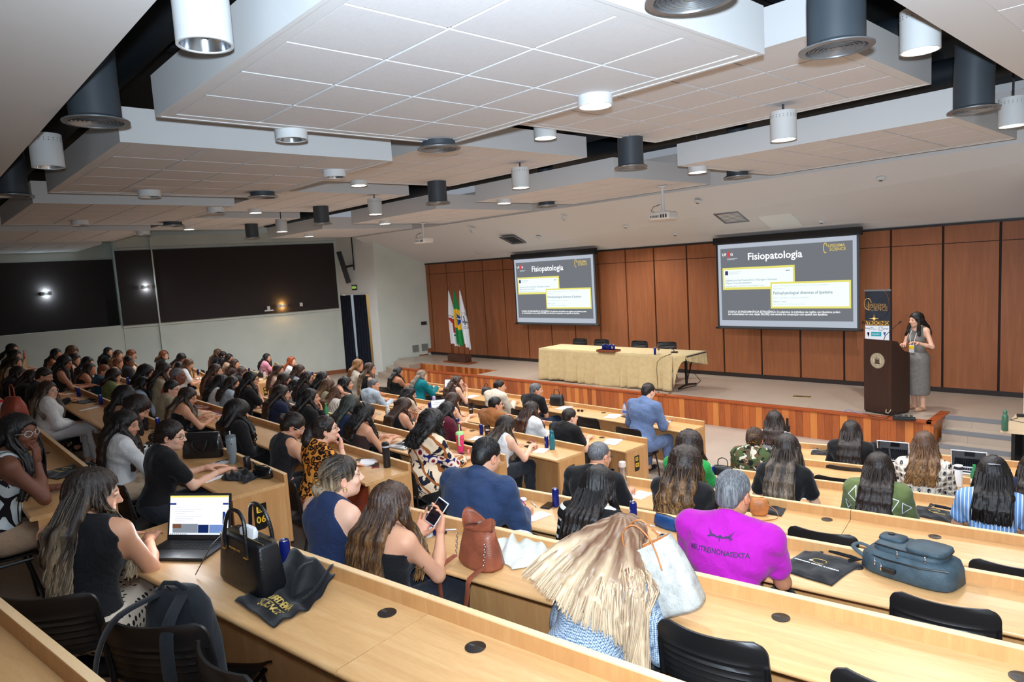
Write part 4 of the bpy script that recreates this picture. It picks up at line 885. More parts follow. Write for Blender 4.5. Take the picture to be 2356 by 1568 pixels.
def field(prims, lo, hi, h):
    lo = np.array(lo, float); n = np.maximum(2, np.ceil((np.array(hi)-lo)/h).astype(int)+1)
    ax = [lo[i]+h*np.arange(n[i]) for i in range(3)]
    F = np.full(tuple(n), .2, np.float32)
    for p in prims:
        a, b = prim_box(p, p[5]+2*h+.005)
        i0 = np.clip(np.floor((a-lo)/h).astype(int), 0, n); i1 = np.clip(np.ceil((b-lo)/h).astype(int)+1, 0, n)
        if np.any(i1 <= i0): continue
        sl = tuple(slice(i0[i], i1[i]) for i in range(3))
        P = np.stack(np.meshgrid(*[ax[i][sl[i]] for i in range(3)], indexing='ij'), -1)
        d = prim_d(p, P)
        if p[6] == '+': F[sl] = smin(F[sl], d, p[5])
        else: F[sl] = -smin(-F[sl], d, p[5])
    return F, lo, ax
def surfnet(F, lo, h):
    S = F < 0; nx, ny, nz = F.shape
    cnt = np.zeros((nx-1, ny-1, nz-1), np.float32); pos = np.zeros((nx-1, ny-1, nz-1, 3), np.float32)
    def acc(ax):
        sl0 = [slice(None)]*3; sl1 = [slice(None)]*3; sl0[ax] = slice(0, -1); sl1[ax] = slice(1, None)
        A, B = F[tuple(sl0)], F[tuple(sl1)]; X = (S[tuple(sl0)] != S[tuple(sl1)])
        I = np.argwhere(X)
        if not len(I): return None
        a = A[X]; b = B[X]; t = a/(a-b); P = I.astype(np.float32); P[:, ax] += t
        return I, P, a < 0
    E = []
    for ax in range(3):
        r = acc(ax); E.append(r)
        if r is None: continue
        I, P, _ = r; o1, o2 = [(1, 2), (0, 2), (0, 1)][ax]
        for d1 in (0, -1):
            for d2 in (0, -1):
                J = I.copy(); J[:, o1] += d1; J[:, o2] += d2
                ok = np.all((J >= 0) & (J < np.array(cnt.shape)), 1)
                Jk = J[ok]; np.add.at(cnt, tuple(Jk.T), 1); np.add.at(pos, tuple(Jk.T), P[ok])
    m = cnt > 0; idx = np.full(cnt.shape, -1, np.int64); idx[m] = np.arange(m.sum())
    V = lo+h*(pos[m]/cnt[m][:, None]); Q = []
    for ax in range(3):
        if E[ax] is None: continue
        I, P, ins = E[ax]; o1, o2 = [(1, 2), (0, 2), (0, 1)][ax]
        q = []
        for d1, d2 in ((-1, -1), (0, -1), (0, 0), (-1, 0)):
            J = I.copy(); J[:, o1] += d1; J[:, o2] += d2
            ok = np.all((J >= 0) & (J < np.array(cnt.shape)), 1); v = np.full(len(I), -1, np.int64); v[ok] = idx[tuple(J[ok].T)]; q.append(v)
        q = np.stack(q, 1); ok = np.all(q >= 0, 1); q = q[ok]; ii = ins[ok]
        flip = ii if ax != 1 else ~ii
        q[~flip] = q[~flip][:, ::-1]
        Q.append(q)
    return V, (np.concatenate(Q) if Q else np.zeros((0, 4), np.int64))
def clampV(V, F, keep):
    """drop faces whose vertices fail keep; compact"""
    fk = np.all(keep[F], 1); F = F[fk]; u = np.unique(F); mp = np.full(len(V), -1); mp[u] = np.arange(len(u)); return V[u], mp[F]
def join(parts):
    Vs, Fs, Cs, n = [], [], [], 0
    for V, F, C in parts:
        Vs.append(V); Fs.append(F+n); Cs.append(C); n += len(V)
    return np.concatenate(Vs), np.concatenate(Fs), np.concatenate(Cs)
# materials that read the painted colour of the thing itself
m = mat('skin', (200, 150, 120), .48, spec=.35); t = NT(m); at = t.new('ShaderNodeAttribute', attribute_name='Col'); t.color(at.outputs[0]); m.node_tree.nodes['Principled BSDF'].inputs['Subsurface Weight'].default_value = 0.06; m.node_tree.nodes['Principled BSDF'].inputs['Subsurface Radius'].default_value = (.02, .008, .004); M_skin = m
m = mat('hair', (60, 40, 30), .42, spec=.45); t = NT(m); at = t.new('ShaderNodeAttribute', attribute_name='Col')
n = t.noise(t.coord('Object', (90, 90, 5)), 1.4, 4, .65); dk = t.ramp(n.outputs[0], [(.34, (128, 128, 128)), (.52, (210, 208, 205)), (.68, (255, 252, 246))]); t.color(t.mix(1.0, at.outputs[0], dk, 'MULTIPLY')); t.bump(n.outputs[0], .5, .008); M_hair = m
m = mat('garment', (90, 90, 90), .82, spec=.2, sheen=.1); t = NT(m); at = t.new('ShaderNodeAttribute', attribute_name='Col'); n = t.noise(t.coord('Object'), 7, 4, .6, .5); t.color(t.mix(.25, at.outputs[0], t.mix(1.0, at.outputs[0], t.ramp(n.outputs[0], [(.3, (150, 150, 150)), (.7, (255, 255, 255))]), 'MULTIPLY'))); t.bump(n.outputs[0], .5, .05); M_garm = m
m = mat('hair_fan', (60, 40, 30), .45, spec=.4); t = NT(m); at = t.new('ShaderNodeAttribute', attribute_name='Col'); t.color(at.outputs[0]); M_hair_fan = m
def pattern(name, fn, base=(200, 200, 200)):
    mm = mat(name, base, .8, spec=.2); tt = NT(mm); fn(tt); return mm
def vor(t, sc, v=None, feat='F1', rnd=1.0): return t.new('ShaderNodeTexVoronoi', feature=feat, ins={'Vector': v or t.coord('Object'), 'Scale': sc, 'Randomness': rnd})
def pt_leopard(t):
    v = vor(t, 26); n = t.noise(t.coord('Object'), 30, 2); d = t.math('ADD', v.outputs[0], t.math('MULTIPLY', t.math('SUBTRACT', n.outputs[0], .5), .35))
    t.color(t.ramp(d, [(0, (150, 84, 28)), (.30, (160, 90, 30)), (.34, (22, 16, 12)), (.56, (22, 16, 12)), (.60, (222, 140, 56)), (1, (230, 156, 70))]))
def pt_camo(t):
    a = t.noise(t.coord('Object', (1, 1, 1.6)), 11, 3, .5, .8); b = t.noise(t.coord('Object', (1, 1, 1.6), loc=(3, 1, 2)), 13, 3, .5, .8)
    c = t.ramp(a.outputs[0], [(0, (60, 78, 46)), (.5, (72, 88, 52))]); c = t.mix(t.ramp(b.outputs[0], [(.52, (0, 0, 0)), (.53, (255, 255, 255))]), c, (104, 76, 56)); n3 = t.noise(t.coord('Object', loc=(7, 3, 1)), 14, 3, .5, .8)
    c = t.mix(t.ramp(n3.outputs[0], [(.56, (0, 0, 0)), (.57, (255, 255, 255))]), c, (26, 30, 26)); n4 = t.noise(t.coord('Object', loc=(1, 9, 4)), 15, 3, .5, .8)
    t.color(t.mix(t.ramp(n4.outputs[0], [(.59, (0, 0, 0)), (.60, (255, 255, 255))]), c, (206, 202, 182)))
def pt_bwstripe(t):
    s = t.new('ShaderNodeSeparateXYZ'); t.link(t.coord('Object'), s.inputs[0]); f = t.math('FRACT', t.math('MULTIPLY', t.math('ADD', s.outputs[2], t.math('MULTIPLY', s.outputs[0], .12)), 13.5))
    t.color(t.mix(t.math('LESS_THAN', f, .30), (18, 18, 20), (226, 224, 216)))
def pt_bluestripe(t):
    s = t.new('ShaderNodeSeparateXYZ'); t.link(t.coord('Object'), s.inputs[0]); f = t.math('FRACT', t.math('MULTIPLY', s.outputs[0], 42)); t.color(t.mix(t.math('LESS_THAN', f, .26), (104, 146, 202), (214, 226, 240)))
def pt_thinstripe(t):
    s = t.new('ShaderNodeSeparateXYZ'); t.link(t.coord('Object'), s.inputs[0]); f = t.math('FRACT', t.math('MULTIPLY', s.outputs[0], 34)); t.color(t.mix(t.math('LESS_THAN', f, .2), (226, 220, 212), (110, 100, 100)))
def pt_zebra(t):
    w = t.new('ShaderNodeTexWave', bands_direction='DIAGONAL', ins={'Vector': t.coord('Object'), 'Scale': 6.0, 'Distortion': 9.0, 'Detail': 2.0, 'Detail Scale': 1.2}); t.color(t.ramp(w.outputs[0], [(.5, (232, 230, 226)), (.56, (22, 22, 24))]))
def pt_crochet(t):
    s = t.new('ShaderNodeSeparateXYZ'); t.link(t.coord('Object'), s.inputs[0])
    wx = t.math('SINE', t.math('MULTIPLY', s.outputs[0], 84)); wz = t.math('SINE', t.math('MULTIPLY', s.outputs[2], 58)); pr = t.math('MULTIPLY', wx, wz)
    v = vor(t, 95); h = t.math('MULTIPLY', t.math('GREATER_THAN', pr, .50), t.math('GREATER_THAN', v.outputs[0], .34))
    t.color(t.mix(h, (234, 222, 206), (44, 44, 58))); ln = t.math('ABSOLUTE', pr); t.bump(ln, .8, .02)
def pt_green(t):
    v = vor(t, 4.2, feat='DISTANCE_TO_EDGE', rnd=.9); e = v.outputs[0]; ring = t.math('MULTIPLY', t.math('GREATER_THAN', e, .10), t.math('LESS_THAN', e, .135))
    n = t.noise(t.coord('Object'), 5, 2); t.color(t.mix(ring, t.ramp(n.outputs[0], [(.3, (44, 100, 50)), (.6, (70, 134, 66))]), (226, 230, 216)))
def pt_diamond(t):
    v = t.coord('Object', rot=(0, PI/4, 0)); s = t.new('ShaderNodeSeparateXYZ'); t.link(v, s.inputs[0])
    fx = t.math('ABSOLUTE', t.math('SUBTRACT', t.math('FRACT', t.math('MULTIPLY', s.outputs[0], 26)), .5)); fz_ = t.math('ABSOLUTE', t.math('SUBTRACT', t.math('FRACT', t.math('MULTIPLY', s.outputs[2], 26)), .5))
    m_ = t.math('MAXIMUM', fx, fz_); t.color(t.ramp(m_, [(0, (26, 30, 44)), (.16, (26, 30, 44)), (.18, (230, 232, 236)), (.30, (230, 232, 236)), (.32, (30, 34, 50)), (.42, (30, 34, 50)), (.44, (226, 228, 232))]))
def pt_tweed(t):
    v = vor(t, 120, rnd=.25); t.color(t.ramp(v.outputs[0], [(.1, (206, 216, 226)), (.45, (150, 166, 184)), (.7, (70, 86, 112))])); t.bump(v.outputs[0], .4, .004)
def pt_blouse(t):
    s = t.new('ShaderNodeSeparateXYZ'); t.link(t.coord('Object'), s.inputs[0])
    n = t.noise(t.coord('Object'), 9, 2, .5, 1.0); w = t.new('ShaderNodeTexWave', bands_direction='DIAGONAL', ins={'Vector': t.coord('Object'), 'Scale': 3.2, 'Distortion': 7.0, 'Detail': 2.0})
    c = t.mix(t.ramp(n.outputs[0], [(.54, (0, 0, 0)), (.56, (255, 255, 255))]), (226, 204, 176), (26, 28, 44)); c = t.mix(t.ramp(w.outputs[0], [(.86, (0, 0, 0)), (.9, (255, 255, 255))]), c, (150, 90, 44))
    v = vor(t, 13, rnd=.35); near = t.math('LESS_THAN', t.math('ABSOLUTE', t.math('SUBTRACT', t.math('ADD', s.outputs[2], t.math('MULTIPLY', s.outputs[0], .85)), 1.02)), .05)
    fl = t.ramp(v.outputs[0], [(.0, (34, 14, 24)), (.16, (34, 14, 24)), (.18, (150, 28, 44)), (.34, (120, 30, 44)), (.38, (236, 214, 200)), (.56, (236, 214, 200)), (.6, (24, 30, 90))]); t.color(t.mix(near, c, fl))
def pt_polka(t):
    v = vor(t, 30, t.coord('Object', (1, 1, .8)), rnd=.35); t.color(t.ramp(v.outputs[0], [(.30, (24, 22, 22)), (.34, (216, 200, 180))]))
def pt_ivorystripe(t):
    s = t.new('ShaderNodeSeparateXYZ'); t.link(t.coord('Object'), s.inputs[0]); f = t.math('FRACT', t.math('MULTIPLY', t.math('ADD', s.outputs[0], t.math('MULTIPLY', t.noise(t.coord('Object'), 8, 2).outputs[0], .012)), 30)); t.color(t.mix(t.math('LESS_THAN', f, .30), (206, 214, 216), (28, 22, 26)))
def pt_plaid(t):
    v = vor(t, 150, rnd=.3); n = t.noise(t.coord('Object'), 40, 3); t.color(t.ramp(t.math('ADD', t.math('MULTIPLY', v.outputs[0], .6), t.math('MULTIPLY', n.outputs[0], .5)), [(.2, (92, 90, 88)), (.7, (134, 130, 124))]))
PAT = dict(leopard=pt_leopard, camo=pt_camo, bwstripe=pt_bwstripe, bluestripe=pt_bluestripe, thinstripe=pt_thinstripe, zebra=pt_zebra, crochet=pt_crochet, green=pt_green, diamond=pt_diamond, tweed=pt_tweed, blouse=pt_blouse, polka=pt_polka, ivory=pt_ivorystripe, plaid=pt_plaid)
PATM = {k: pattern('print_'+k, f) for k, f in PAT.items()}
SKIN = {'l': (226, 178, 152), 'm': (206, 152, 122), 't': (176, 120, 90), 'd': (116, 72, 54), 'k': (88, 56, 44)}
HAIRC = {'black': (26, 21, 22), 'dark': (44, 31, 27), 'brown': (74, 50, 38), 'mid': (104, 72, 52), 'auburn': (140, 82, 48), 'ginger': (186, 88, 36), 'blonde': (196, 158, 110), 'ash': (158, 138, 118), 'grey': (120, 122, 128), 'silver': (176, 172, 164), 'honey': (176, 128, 76), 'ashen': (198, 172, 140), 'green': (58, 66, 60)}
def ik(S, Wt, l1, l2, pole):
    d = Wt-S; L = np.linalg.norm(d); mx = (l1+l2)*.985
    if L > mx: Wt = S+d*mx/L; d = Wt-S; L = mx
    a = (l1*l1-l2*l2+L*L)/(2*L); hgt = math.sqrt(max(0, l1*l1-a*a)); u = d/L; p = pole-u*(pole@u); p /= np.linalg.norm(p)+1e-9
    return S+u*a+p*hgt, Wt
def hand_prims(Wr, d, n, s, sc=1.0, curl=.35, grip=0.0, side=1):
    """Wr wrist, d finger direction, n palm normal, s towards the thumb"""
    P = []; k = .008*sc
    base = [Wr+d*.018*sc+s*q*sc for q in (.018, .006, -.006, -.017)]
    kn = [Wr+d*(.088, .092, .087, .078)[i]*sc+s*(.030, .010, -.010, -.029)[i]*sc-n*.002 for i in range(4)]
    for i in range(4): P.append(cone(base[i], kn[i], .0145*sc, .0115*sc, .014*sc))
    P.append(ell((base[1]+kn[1]+base[2]+kn[2])/4, (.036*sc, .042*sc, .016*sc), np.stack([s, d, n], 1), .012*sc))
    P.append(cone(Wr-d*.03*sc, Wr+d*.02*sc, .0215*sc, .021*sc, .02*sc))
    for i in range(4):
        L = (.043, .048, .045, .034)[i]*sc; a1 = curl*(1+.12*i)+grip; p = kn[i]; dd = d+s*(.10, .03, -.05, -.13)[i]; dd /= np.linalg.norm(dd)
        for j, (fr, r) in enumerate(((1.0, .0088), (.62, .0079), (.5, .0072))):
            ang = a1*(.55+.65*j); dv = dd*math.cos(ang)+n*math.sin(ang); q = p+dv*L*fr; P.append(cone(p, q, r*sc*(1.06 if j == 0 else 1.02), r*sc*.93, .003*sc)); p = q
    tb = Wr+d*.026*sc+s*.024*sc+n*.004; td = d*.62+s*.62+n*(.30+grip*.4); td /= np.linalg.norm(td); q = tb+td*.042*sc; P.append(cone(tb, q, .0155*sc, .0115*sc, .012*sc))
    td2 = td*.8+d*.35+n*.25*(1+grip); td2 /= np.linalg.norm(td2); q2 = q+td2*.030*sc; P.append(cone(q, q2, .0108*sc, .0098*sc, .004*sc)); P.append(cone(q2, q2+td2*.022*sc, .0098*sc, .0078*sc, .004*sc))
    return P
def head_prims(hc, R, male, lod):
    T = lambda x, y, z: hc+R@V3(x, y, z); E = lambda c, r, k=.02, op='+', Rr=None: ell(T(*c), r, R if Rr is None else R@Rr, k, op)
    jw = 1.10 if male else 1.0
    P = [E((0, -.012, .035), (.076, .096, .084)), E((0, .030, -.030), (.060*jw, .062, .080), .03), E((0, .052, -.088), (.030*jw, .028, .022), .03),
         E((.034*jw, .010, -.066), (.026, .042, .030), .03), E((-.034*jw, .010, -.066), (.026, .042, .030), .03)]
    if lod < 3:
        P += [cone(T(0, .086, .012), T(0, .108, -.026), .008, .0115, .016), E((.011, .096, -.031), (.009, .009, .007), .006), E((-.011, .096, -.031), (.009, .009, .007), .006),
              E((.032, .094, .006), (.017, .016, .012), .014, '-'), E((-.032, .094, .006), (.017, .016, .012), .014, '-'),
              E((0, .084, -.058), (.022, .011, .0065), .006), E((0, .083, -.067), (.019, .011, .0065), .006), E((0, .070, .024), (.052, .020, .010), .02),
              E((.040, .064, -.028), (.022, .020, .018), .02), E((-.040, .064, -.028), (.022, .020, .018), .02)]
        P += [E((.032, .080, .005), (.0125, .0125, .0105), .004), E((-.032, .080, .005), (.0125, .0125, .0105), .004)]
    for sx_ in (-1, 1):
        P.append(E((sx_*.079, -.006, -.012), (.010, .020, .032), .008, '+', rotz(sx_*-.35)))
        if lod < 2: P.append(E((sx_*.087, .000, -.010), (.007, .010, .018), .006, '-', rotz(sx_*-.35)))
    return P
def face_col(V, hc, R, skin, lod, male, makeup):
    L = (V-hc)@R; c = np.tile(np.array(lin(skin)), (len(V), 1)); x, y, z = L[:, 0], L[:, 1], L[:, 2]; f = y > .05
    red = c*np.array([.92, .62, .60]); lips = f & ((x/.023)**2+((z+.0625)/.0105)**2 < 1) & (y > .075); c[lips] = red[lips]*(.85 if makeup else 1.0)
    ck = f & (((np.abs(x)-.042)/.02)**2+((z+.03)/.02)**2 < 1); c[ck] *= np.array([1.05, .90, .88])
    ax_ = np.abs(x)-.032
    if lod < 3:
        br = f & ((ax_/.019)**2+((z-.0245-.004*np.cos(ax_*90))/.0042)**2 < 1); c[br] *= .28
        ew = f & ((ax_/.0135)**2+((z-.004)/.0058)**2 < 1) & (y > .06); c[ew] = (.42, .39, .37)
        ir = ew & ((ax_**2+(z-.004)**2) < .0052**2); c[ir] = (.035, .02, .014)
        ld = f & ((ax_/.0155)**2+((z-.0085)/.0028)**2 < 1); c[ld] *= .22
    er = (np.abs(x) > .076) & (z < .03) & (z > -.05); c[er] *= np.array([1.03, .86, .84])
    return c
def tubes_np(paths, radii, seg, cols):
    """paths (n,m,3), radii (n,m) -> quads; colour (n,m,3)"""
    n, m_, _ = paths.shape; t = np.gradient(paths, axis=1); t /= np.linalg.norm(t, axis=2, keepdims=True)+1e-9
    a = np.tile(np.array([.37, .21, .1]), (n, m_, 1))+0*t; u = np.cross(a, t); u /= np.linalg.norm(u, axis=2, keepdims=True)+1e-9; w = np.cross(t, u)
    ang = np.arange(seg)*2*PI/seg; P = paths[:, :, None, :]+radii[:, :, None, None]*(np.cos(ang)[None, None, :, None]*u[:, :, None, :]+np.sin(ang)[None, None, :, None]*w[:, :, None, :])
    V = P.reshape(-1, 3); base = (np.arange(n)[:, None, None]*m_+np.arange(m_-1)[None, :, None])*seg; k = np.arange(seg)[None, None, :]; k2 = (k+1) % seg
    F = np.stack([base+k, base+k2, base+seg+k2, base+seg+k], -1).reshape(-1, 4); C = np.repeat(cols.reshape(-1, 3), seg, axis=0); return V, F, C
def field_at(prims, P):
    F = np.full(P.shape[:-1], .3)
    for p in prims:
        if p[6] == '+': F = smin(F, prim_d(p, P), p[5])
    return F
def push_out(prims, P, off, it=3):
    for _ in range(it):
        f = field_at(prims, P); bad = f < off
        if not bad.any(): break
        Q = P[bad]; e = .004; g = np.stack([field_at(prims, Q+np.eye(3)[i]*e)-field_at(prims, Q-np.eye(3)[i]*e) for i in range(3)], -1); g /= np.linalg.norm(g, axis=-1, keepdims=True)+1e-9
        P[bad] = Q+g*(off-f[bad])[:, None]
    return P
def person(label, pos, floor, rz, head_z=None, sex='f', skin='m', hair=('long', 'dark', None, .40), top=('tee', (30, 30, 34)), legs=((40, 44, 56), 'pants'), pose='desk', yaw=0., pitch=-.05, roll=0., lean=.2, lod=2, girth=1.0,
           standing=False, glasses=None, hands=None, seat=.455, extra=None, name='person', hy=None, makeup=False, seed=0, poles=None, scale=1.0, twist=0.0):
    """pos = world xy under the head centre; rz = body heading (0 faces +y)"""
    rs = np.random.RandomState(seed+len(label)*7); male = sex == 'm'
    rgb_skin = SKIN[skin] if isinstance(skin, str) else skin; s0 = scale*(1.04 if male else .98)
    SB = 1.0 if standing else 1.055
    if head_z is not None: head_z = floor+(head_z-floor)/SB
    H0 = .90*s0 if standing else seat+.085
    Rl = rotx(-lean); up = .665*s0
    if head_z is not None and not standing:
        tl = np.clip((head_z-floor-H0)/(up*math.cos(lean)), .80, 1.22)
    else: tl = 1.0
    up *= tl; s = s0
    H = V3(0, 0, H0); TR = lambda x, y, z: H+Rl@V3(x, y, z*tl*1.045)
    Nk = TR(0, .0, .50*s); hc = Nk+V3(0, .02*s+.05*math.sin(max(0, lean)), 0)+Rl@V3(0, 0, ((.126 if male else .138)*s)*tl)*1.0
    Rh = rotz(yaw)@roty(roll)@rotx(pitch)
    hc = hc+Rh@V3(0, .012, 0)
    off = rotz(rz)@V3(hc[0], hc[1], 0)*SB; origin = np.array([pos[0]-off[0], pos[1]-off[1], floor])
    g = girth*(1.10 if male else 1.0)
    # ---- torso primitives
    def torso(o=0.0):
        sw = (.178 if male else .158)*s*(.6+.4*g)
        P = [ell(TR(0, -.01, .03), (.165*g+o, .125*g+o, .115+o), Rl, .05), ell(TR(0, .0, .17*s), (.125*g+o, .095*g+o, .13+o), Rl, .06),
             ell(TR(0, .0, .34*s), ((.150 if not male else .165)*g+o, .105*g+o, .145+o), Rl, .05), cone(TR(-sw, -.012, .455*s), TR(sw, -.012, .455*s), .050*g+o, .050*g+o, .05),
             cone(TR(-.09, -.03, .40*s), TR(.09, -.03, .40*s), .07*g+o, .07*g+o, .05), cone(TR(0, -.03, .515*s), TR(-.13, -.022, .462*s), .046+o*.6, .042+o*.6, .05), cone(TR(0, -.03, .515*s), TR(.13, -.022, .462*s), .046+o*.6, .042+o*.6, .05), cone(TR(0, -.01, .47*s), TR(.10*s, -.015, .465*s), .052+o, .045+o, .04), cone(TR(0, -.01, .47*s), TR(-.10*s, -.015, .465*s), .052+o, .045+o, .04)]
        if not male: P += [ell(TR(.068, .085*g, .32*s), (.062*g+o, .055*g+o, .06+o), Rl, .04), ell(TR(-.068, .085*g, .32*s), (.062*g+o, .055*g+o, .06+o), Rl, .04)]
        if g > 1.12: P += [ell(TR(0, .06, .12), (.14*g+o, .12*g+o, .12+o), Rl, .06)]
        return P, sw
    TP, sw = torso()
    neck = [cone(TR(0, -.012, .47*s), hc+Rh@V3(0, -.02, -.075), (.062 if male else .048)*s, (.057 if male else .044)*s, .035)]
    # ---- legs
    hw_ = .088*g*s
    if standing:
        kn = [V3(-hw_*.9, .02, .49*s), V3(hw_*1.0, .05, .49*s)]; an = [V3(-.075, -.02, .09), V3(.10, -.05, .09)]; hp = [V3(-hw_, 0, H0-.02), V3(hw_, 0, H0-.02)]; ft = [V3(-.085, .11, .035), V3(.13, .08, .035)]
    else:
        kx = .10 if sex == 'f' else .16; kn = [V3(-kx, .45*s, seat+.06), V3(kx, .45*s, seat+.06)]; an = [V3(-kx, .40*s, .10), V3(kx, .46*s, .10)]; hp = [V3(-hw_, .02, H0-.02), V3(hw_, .02, H0-.02)]; ft = [a_+V3(0, .14, -.06) for a_ in an]
    def legp(o=0.0, low=True):
        P = []
        for i in range(2):
            P.append(cone(hp[i], kn[i], .088*g+o, .062*(.5+.5*g)+o, .05))
            if low: P.append(cone(kn[i], kn[i]*.6+an[i]*.4+V3(0, -.012, 0), .060*(.5+.5*g)+o, .054*(.5+.5*g)+o, .02)); P.append(cone(kn[i]*.6+an[i]*.4+V3(0, -.012, 0), an[i], .054*(.5+.5*g)+o, .038+o, .02))
        return P
    feet = []
    for i in range(2): feet += [cone(an[i], an[i]+V3(0, -.01, -.05), .038, .034, .02), cone(an[i]+V3(0, -.02, -.062), ft[i]+V3(0, -.02, 0), .034, .036, .02), cone(ft[i]+V3(0, -.03, 0), ft[i]+V3(0, .03, -.008), .038, .026, .02)]
    # ---- arms
    S = [TR(-sw-.005, -.01, .45*s), TR(sw+.005, -.01, .45*s)]; l1, l2 = .285*s, .25*s
    hyy = (.45 if hy is None else hy)/SB; dz_ = .778/SB if not standing else .775
    chin = hc+Rh@V3(0, .060, -.155)
    PS = {'desk': ((-.13, hyy, dz_), (.11, hyy+.02, dz_)), 'write': ((-.16, hyy-.03, dz_), (.13, hyy+.03, dz_+.02)), 'type': ((-.09, hyy, dz_+.03), (.09, hyy, dz_+.03)), 'chinR': ((-.12, hyy-.04, dz_), tuple(chin+V3(.05, .02, -.03))),
          'chinL': (tuple(chin+V3(-.05, .02, -.03)), (.12, hyy-.04, dz_)), 'chin2': (tuple(chin+V3(-.045, .035, -.03)), tuple(chin+V3(.045, .035, -.03))), 'lap': ((-.07, .24, .60), (.07, .25, .60)), 'phone': ((-.05, .31, .80), (.09, .35, .83)),
          'cross': ((.10, .36, dz_), (-.10, .40, dz_)), 'headR': ((-.12, hyy-.04, dz_), tuple(hc+V3(.11, .02, .03))), 'stand': ((-.16, .27, 1.16*s), (.10, .24, 1.14*s))}
    hands = hands or PS[pose]
    arms = []; sleeves_u = []; sleeves_f = []; hp_all = []; wr_all = []
    for i in range(2):
        sx_ = -1 if i == 0 else 1; pole = V3(sx_*.55, -.35, -1.0) if poles is None else V3(*poles[i])
        El, Wr = ik(S[i], V3(*hands[i]), l1, l2, pole); ag = .55+.45*g
        arms += [cone(S[i], El, .046*ag, .037*ag, .035), cone(El, El*.55+Wr*.45, .036*ag, .034*ag, .02), cone(El*.55+Wr*.45, Wr, .034*ag, .0235, .02)]
        sleeves_u.append((S[i], El, .046*ag, .037*ag)); sleeves_f.append((El, Wr, .037*ag, .026))
        fd = Wr-El; fd /= np.linalg.norm(fd); nn = V3(0, 0, -1.0)
        up_hand = hands[i][2] > .95
        if up_hand and not standing: fd = fd*.6+V3(-sx_*.1, .1, .7) if 'head' in pose or 'chin' in pose else fd; fd /= np.linalg.norm(fd); nn = (hc-Wr)/np.linalg.norm(hc-Wr)
        elif not up_hand:
            fd = fd*.7+V3(0, .5, 0); fd[2] = min(fd[2], .05); fd /= np.linalg.norm(fd)
        if pose == 'phone' or (extra and i == extra.get('holdhand', -1)): fd = V3(-sx_*.25, .45, .85)/math.sqrt(.0625+.2025+.7225); nn = V3(-sx_*.4, -.7, .2)
        nn = nn-fd*(nn@fd); nn /= np.linalg.norm(nn); ss = np.cross(fd, nn); ss = ss if (ss@V3(-sx_, 0, 0)) > 0 or up_hand else -ss
        if up_hand and ss@V3(0, 1, 0) < 0: ss = -ss
        curl = .55 if (pose in ('write', 'phone', 'stand') and i == 1) or up_hand else .28
        hp_all.append(hand_prims(Wr, fd, nn, ss, s*.97, curl, .5 if pose == 'write' and i == 1 else 0.0)); wr_all.append((Wr, fd, nn, ss))
    # ---- body surface
    HP = head_prims(hc, Rh, male, lod)
    h = (.014, .018, .024, .030)[lod]
    body = TP+neck+legp()+feet+arms
    lo = V3(-.75, -.35, -.01); hi = V3(.75, .75, hc[2]+.02)
    bb = np.array([np.concatenate(prim_box(p, .03)) for p in body]); lo = bb[:, :3].min(0); hi = bb[:, 3:].max(0); hi[2] = min(hi[2], 9)
    cut = hc[2]-.115
    F_, l_, _ = field(body, lo, hi, h); V, Fc = surfnet(F_, l_, h)
    nc = hc+Rh@V3(0, -.02, -.105)
    parts = [(V, Fc, np.tile(np.array(lin(rgb_skin)), (len(V), 1)))]
    hh = (.0045, .006, .009, .013)[lod]
    a_, b_ = hc-.135, hc+.135; a_[2] = hc[2]-.17; Fh, lh, _ = field(HP+neck, a_, b_, hh); Vh, Fh_ = surfnet(Fh, lh, hh)
    parts.append((Vh, Fh_, face_col(Vh, hc, Rh, rgb_skin, lod, male, makeup)))
    hs = (.0038, .0055, .0085, .012)[lod]
    for hpz, (Wr, fd, nn, ss) in zip(hp_all, wr_all):
        c_ = Wr+fd*.07; Fz, lz_, _ = field(hpz, c_-.14, c_+.14, hs); Vz, Fz_ = surfnet(Fz, lz_, hs)
        cz = np.tile(np.array(lin(rgb_skin))*np.array([1.02, .92, .90]), (len(Vz), 1)); parts.append((Vz, Fz_, cz))
    V, Fc, C = join(parts)
    B = mesh_np(name, V, Fc, M_skin, None, C); B.location = origin; B.rotation_euler = (0, 0, rz); B.scale = (SB, SB, SB)
    tag(B, label, 'person', 'seated audience' if not standing else None)
    # ---- garments
    def garment(nm, prims, colr, hh_, cuts=(), planes=(), wr=0.0):
        bb = np.array([np.concatenate(prim_box(p, .03)) for p in prims]); F_, l_, ax_ = field(list(prims)+list(cuts), bb[:, :3].min(0), bb[:, 3:].max(0), hh_)
        X, Y, Z = np.meshgrid(*ax_, indexing='ij')
        if wr: F_ += wr*(np.sin(X*38+Z*21+rs.rand()*6)*np.sin(Z*33-Y*25+rs.rand()*6)+.6*np.sin(Z*74+X*20+Y*30))
        for (n_, d_) in planes: F_ = np.maximum(F_, X*n_[0]+Y*n_[1]+Z*n_[2]-d_)
        V, Q = surfnet(F_, l_, hh_)
        if not len(V): return None
        mt = PATM[colr] if isinstance(colr, str) else M_garm
        c_ = np.tile(np.array(lin(colr if not isinstance(colr, str) else (200, 200, 200))), (len(V), 1)); return mesh_np(nm, V, Q, mt, B, c_)
    kind, colr = top[0], top[1]; o = {'tee': .012, 'long': .013, 'blazer': .022, 'tank': .009, 'strap': .008, 'halter': .009, 'coat': .026, 'loose': .022, 'strapless': .009}[kind]
    hg = (.010, .013, .018, .024)[lod]
    OP, _ = torso(o); cuts = []; planes = [((0, 0, -1), -(H0-.07))]
    zt = TR(0, 0, .47*s)
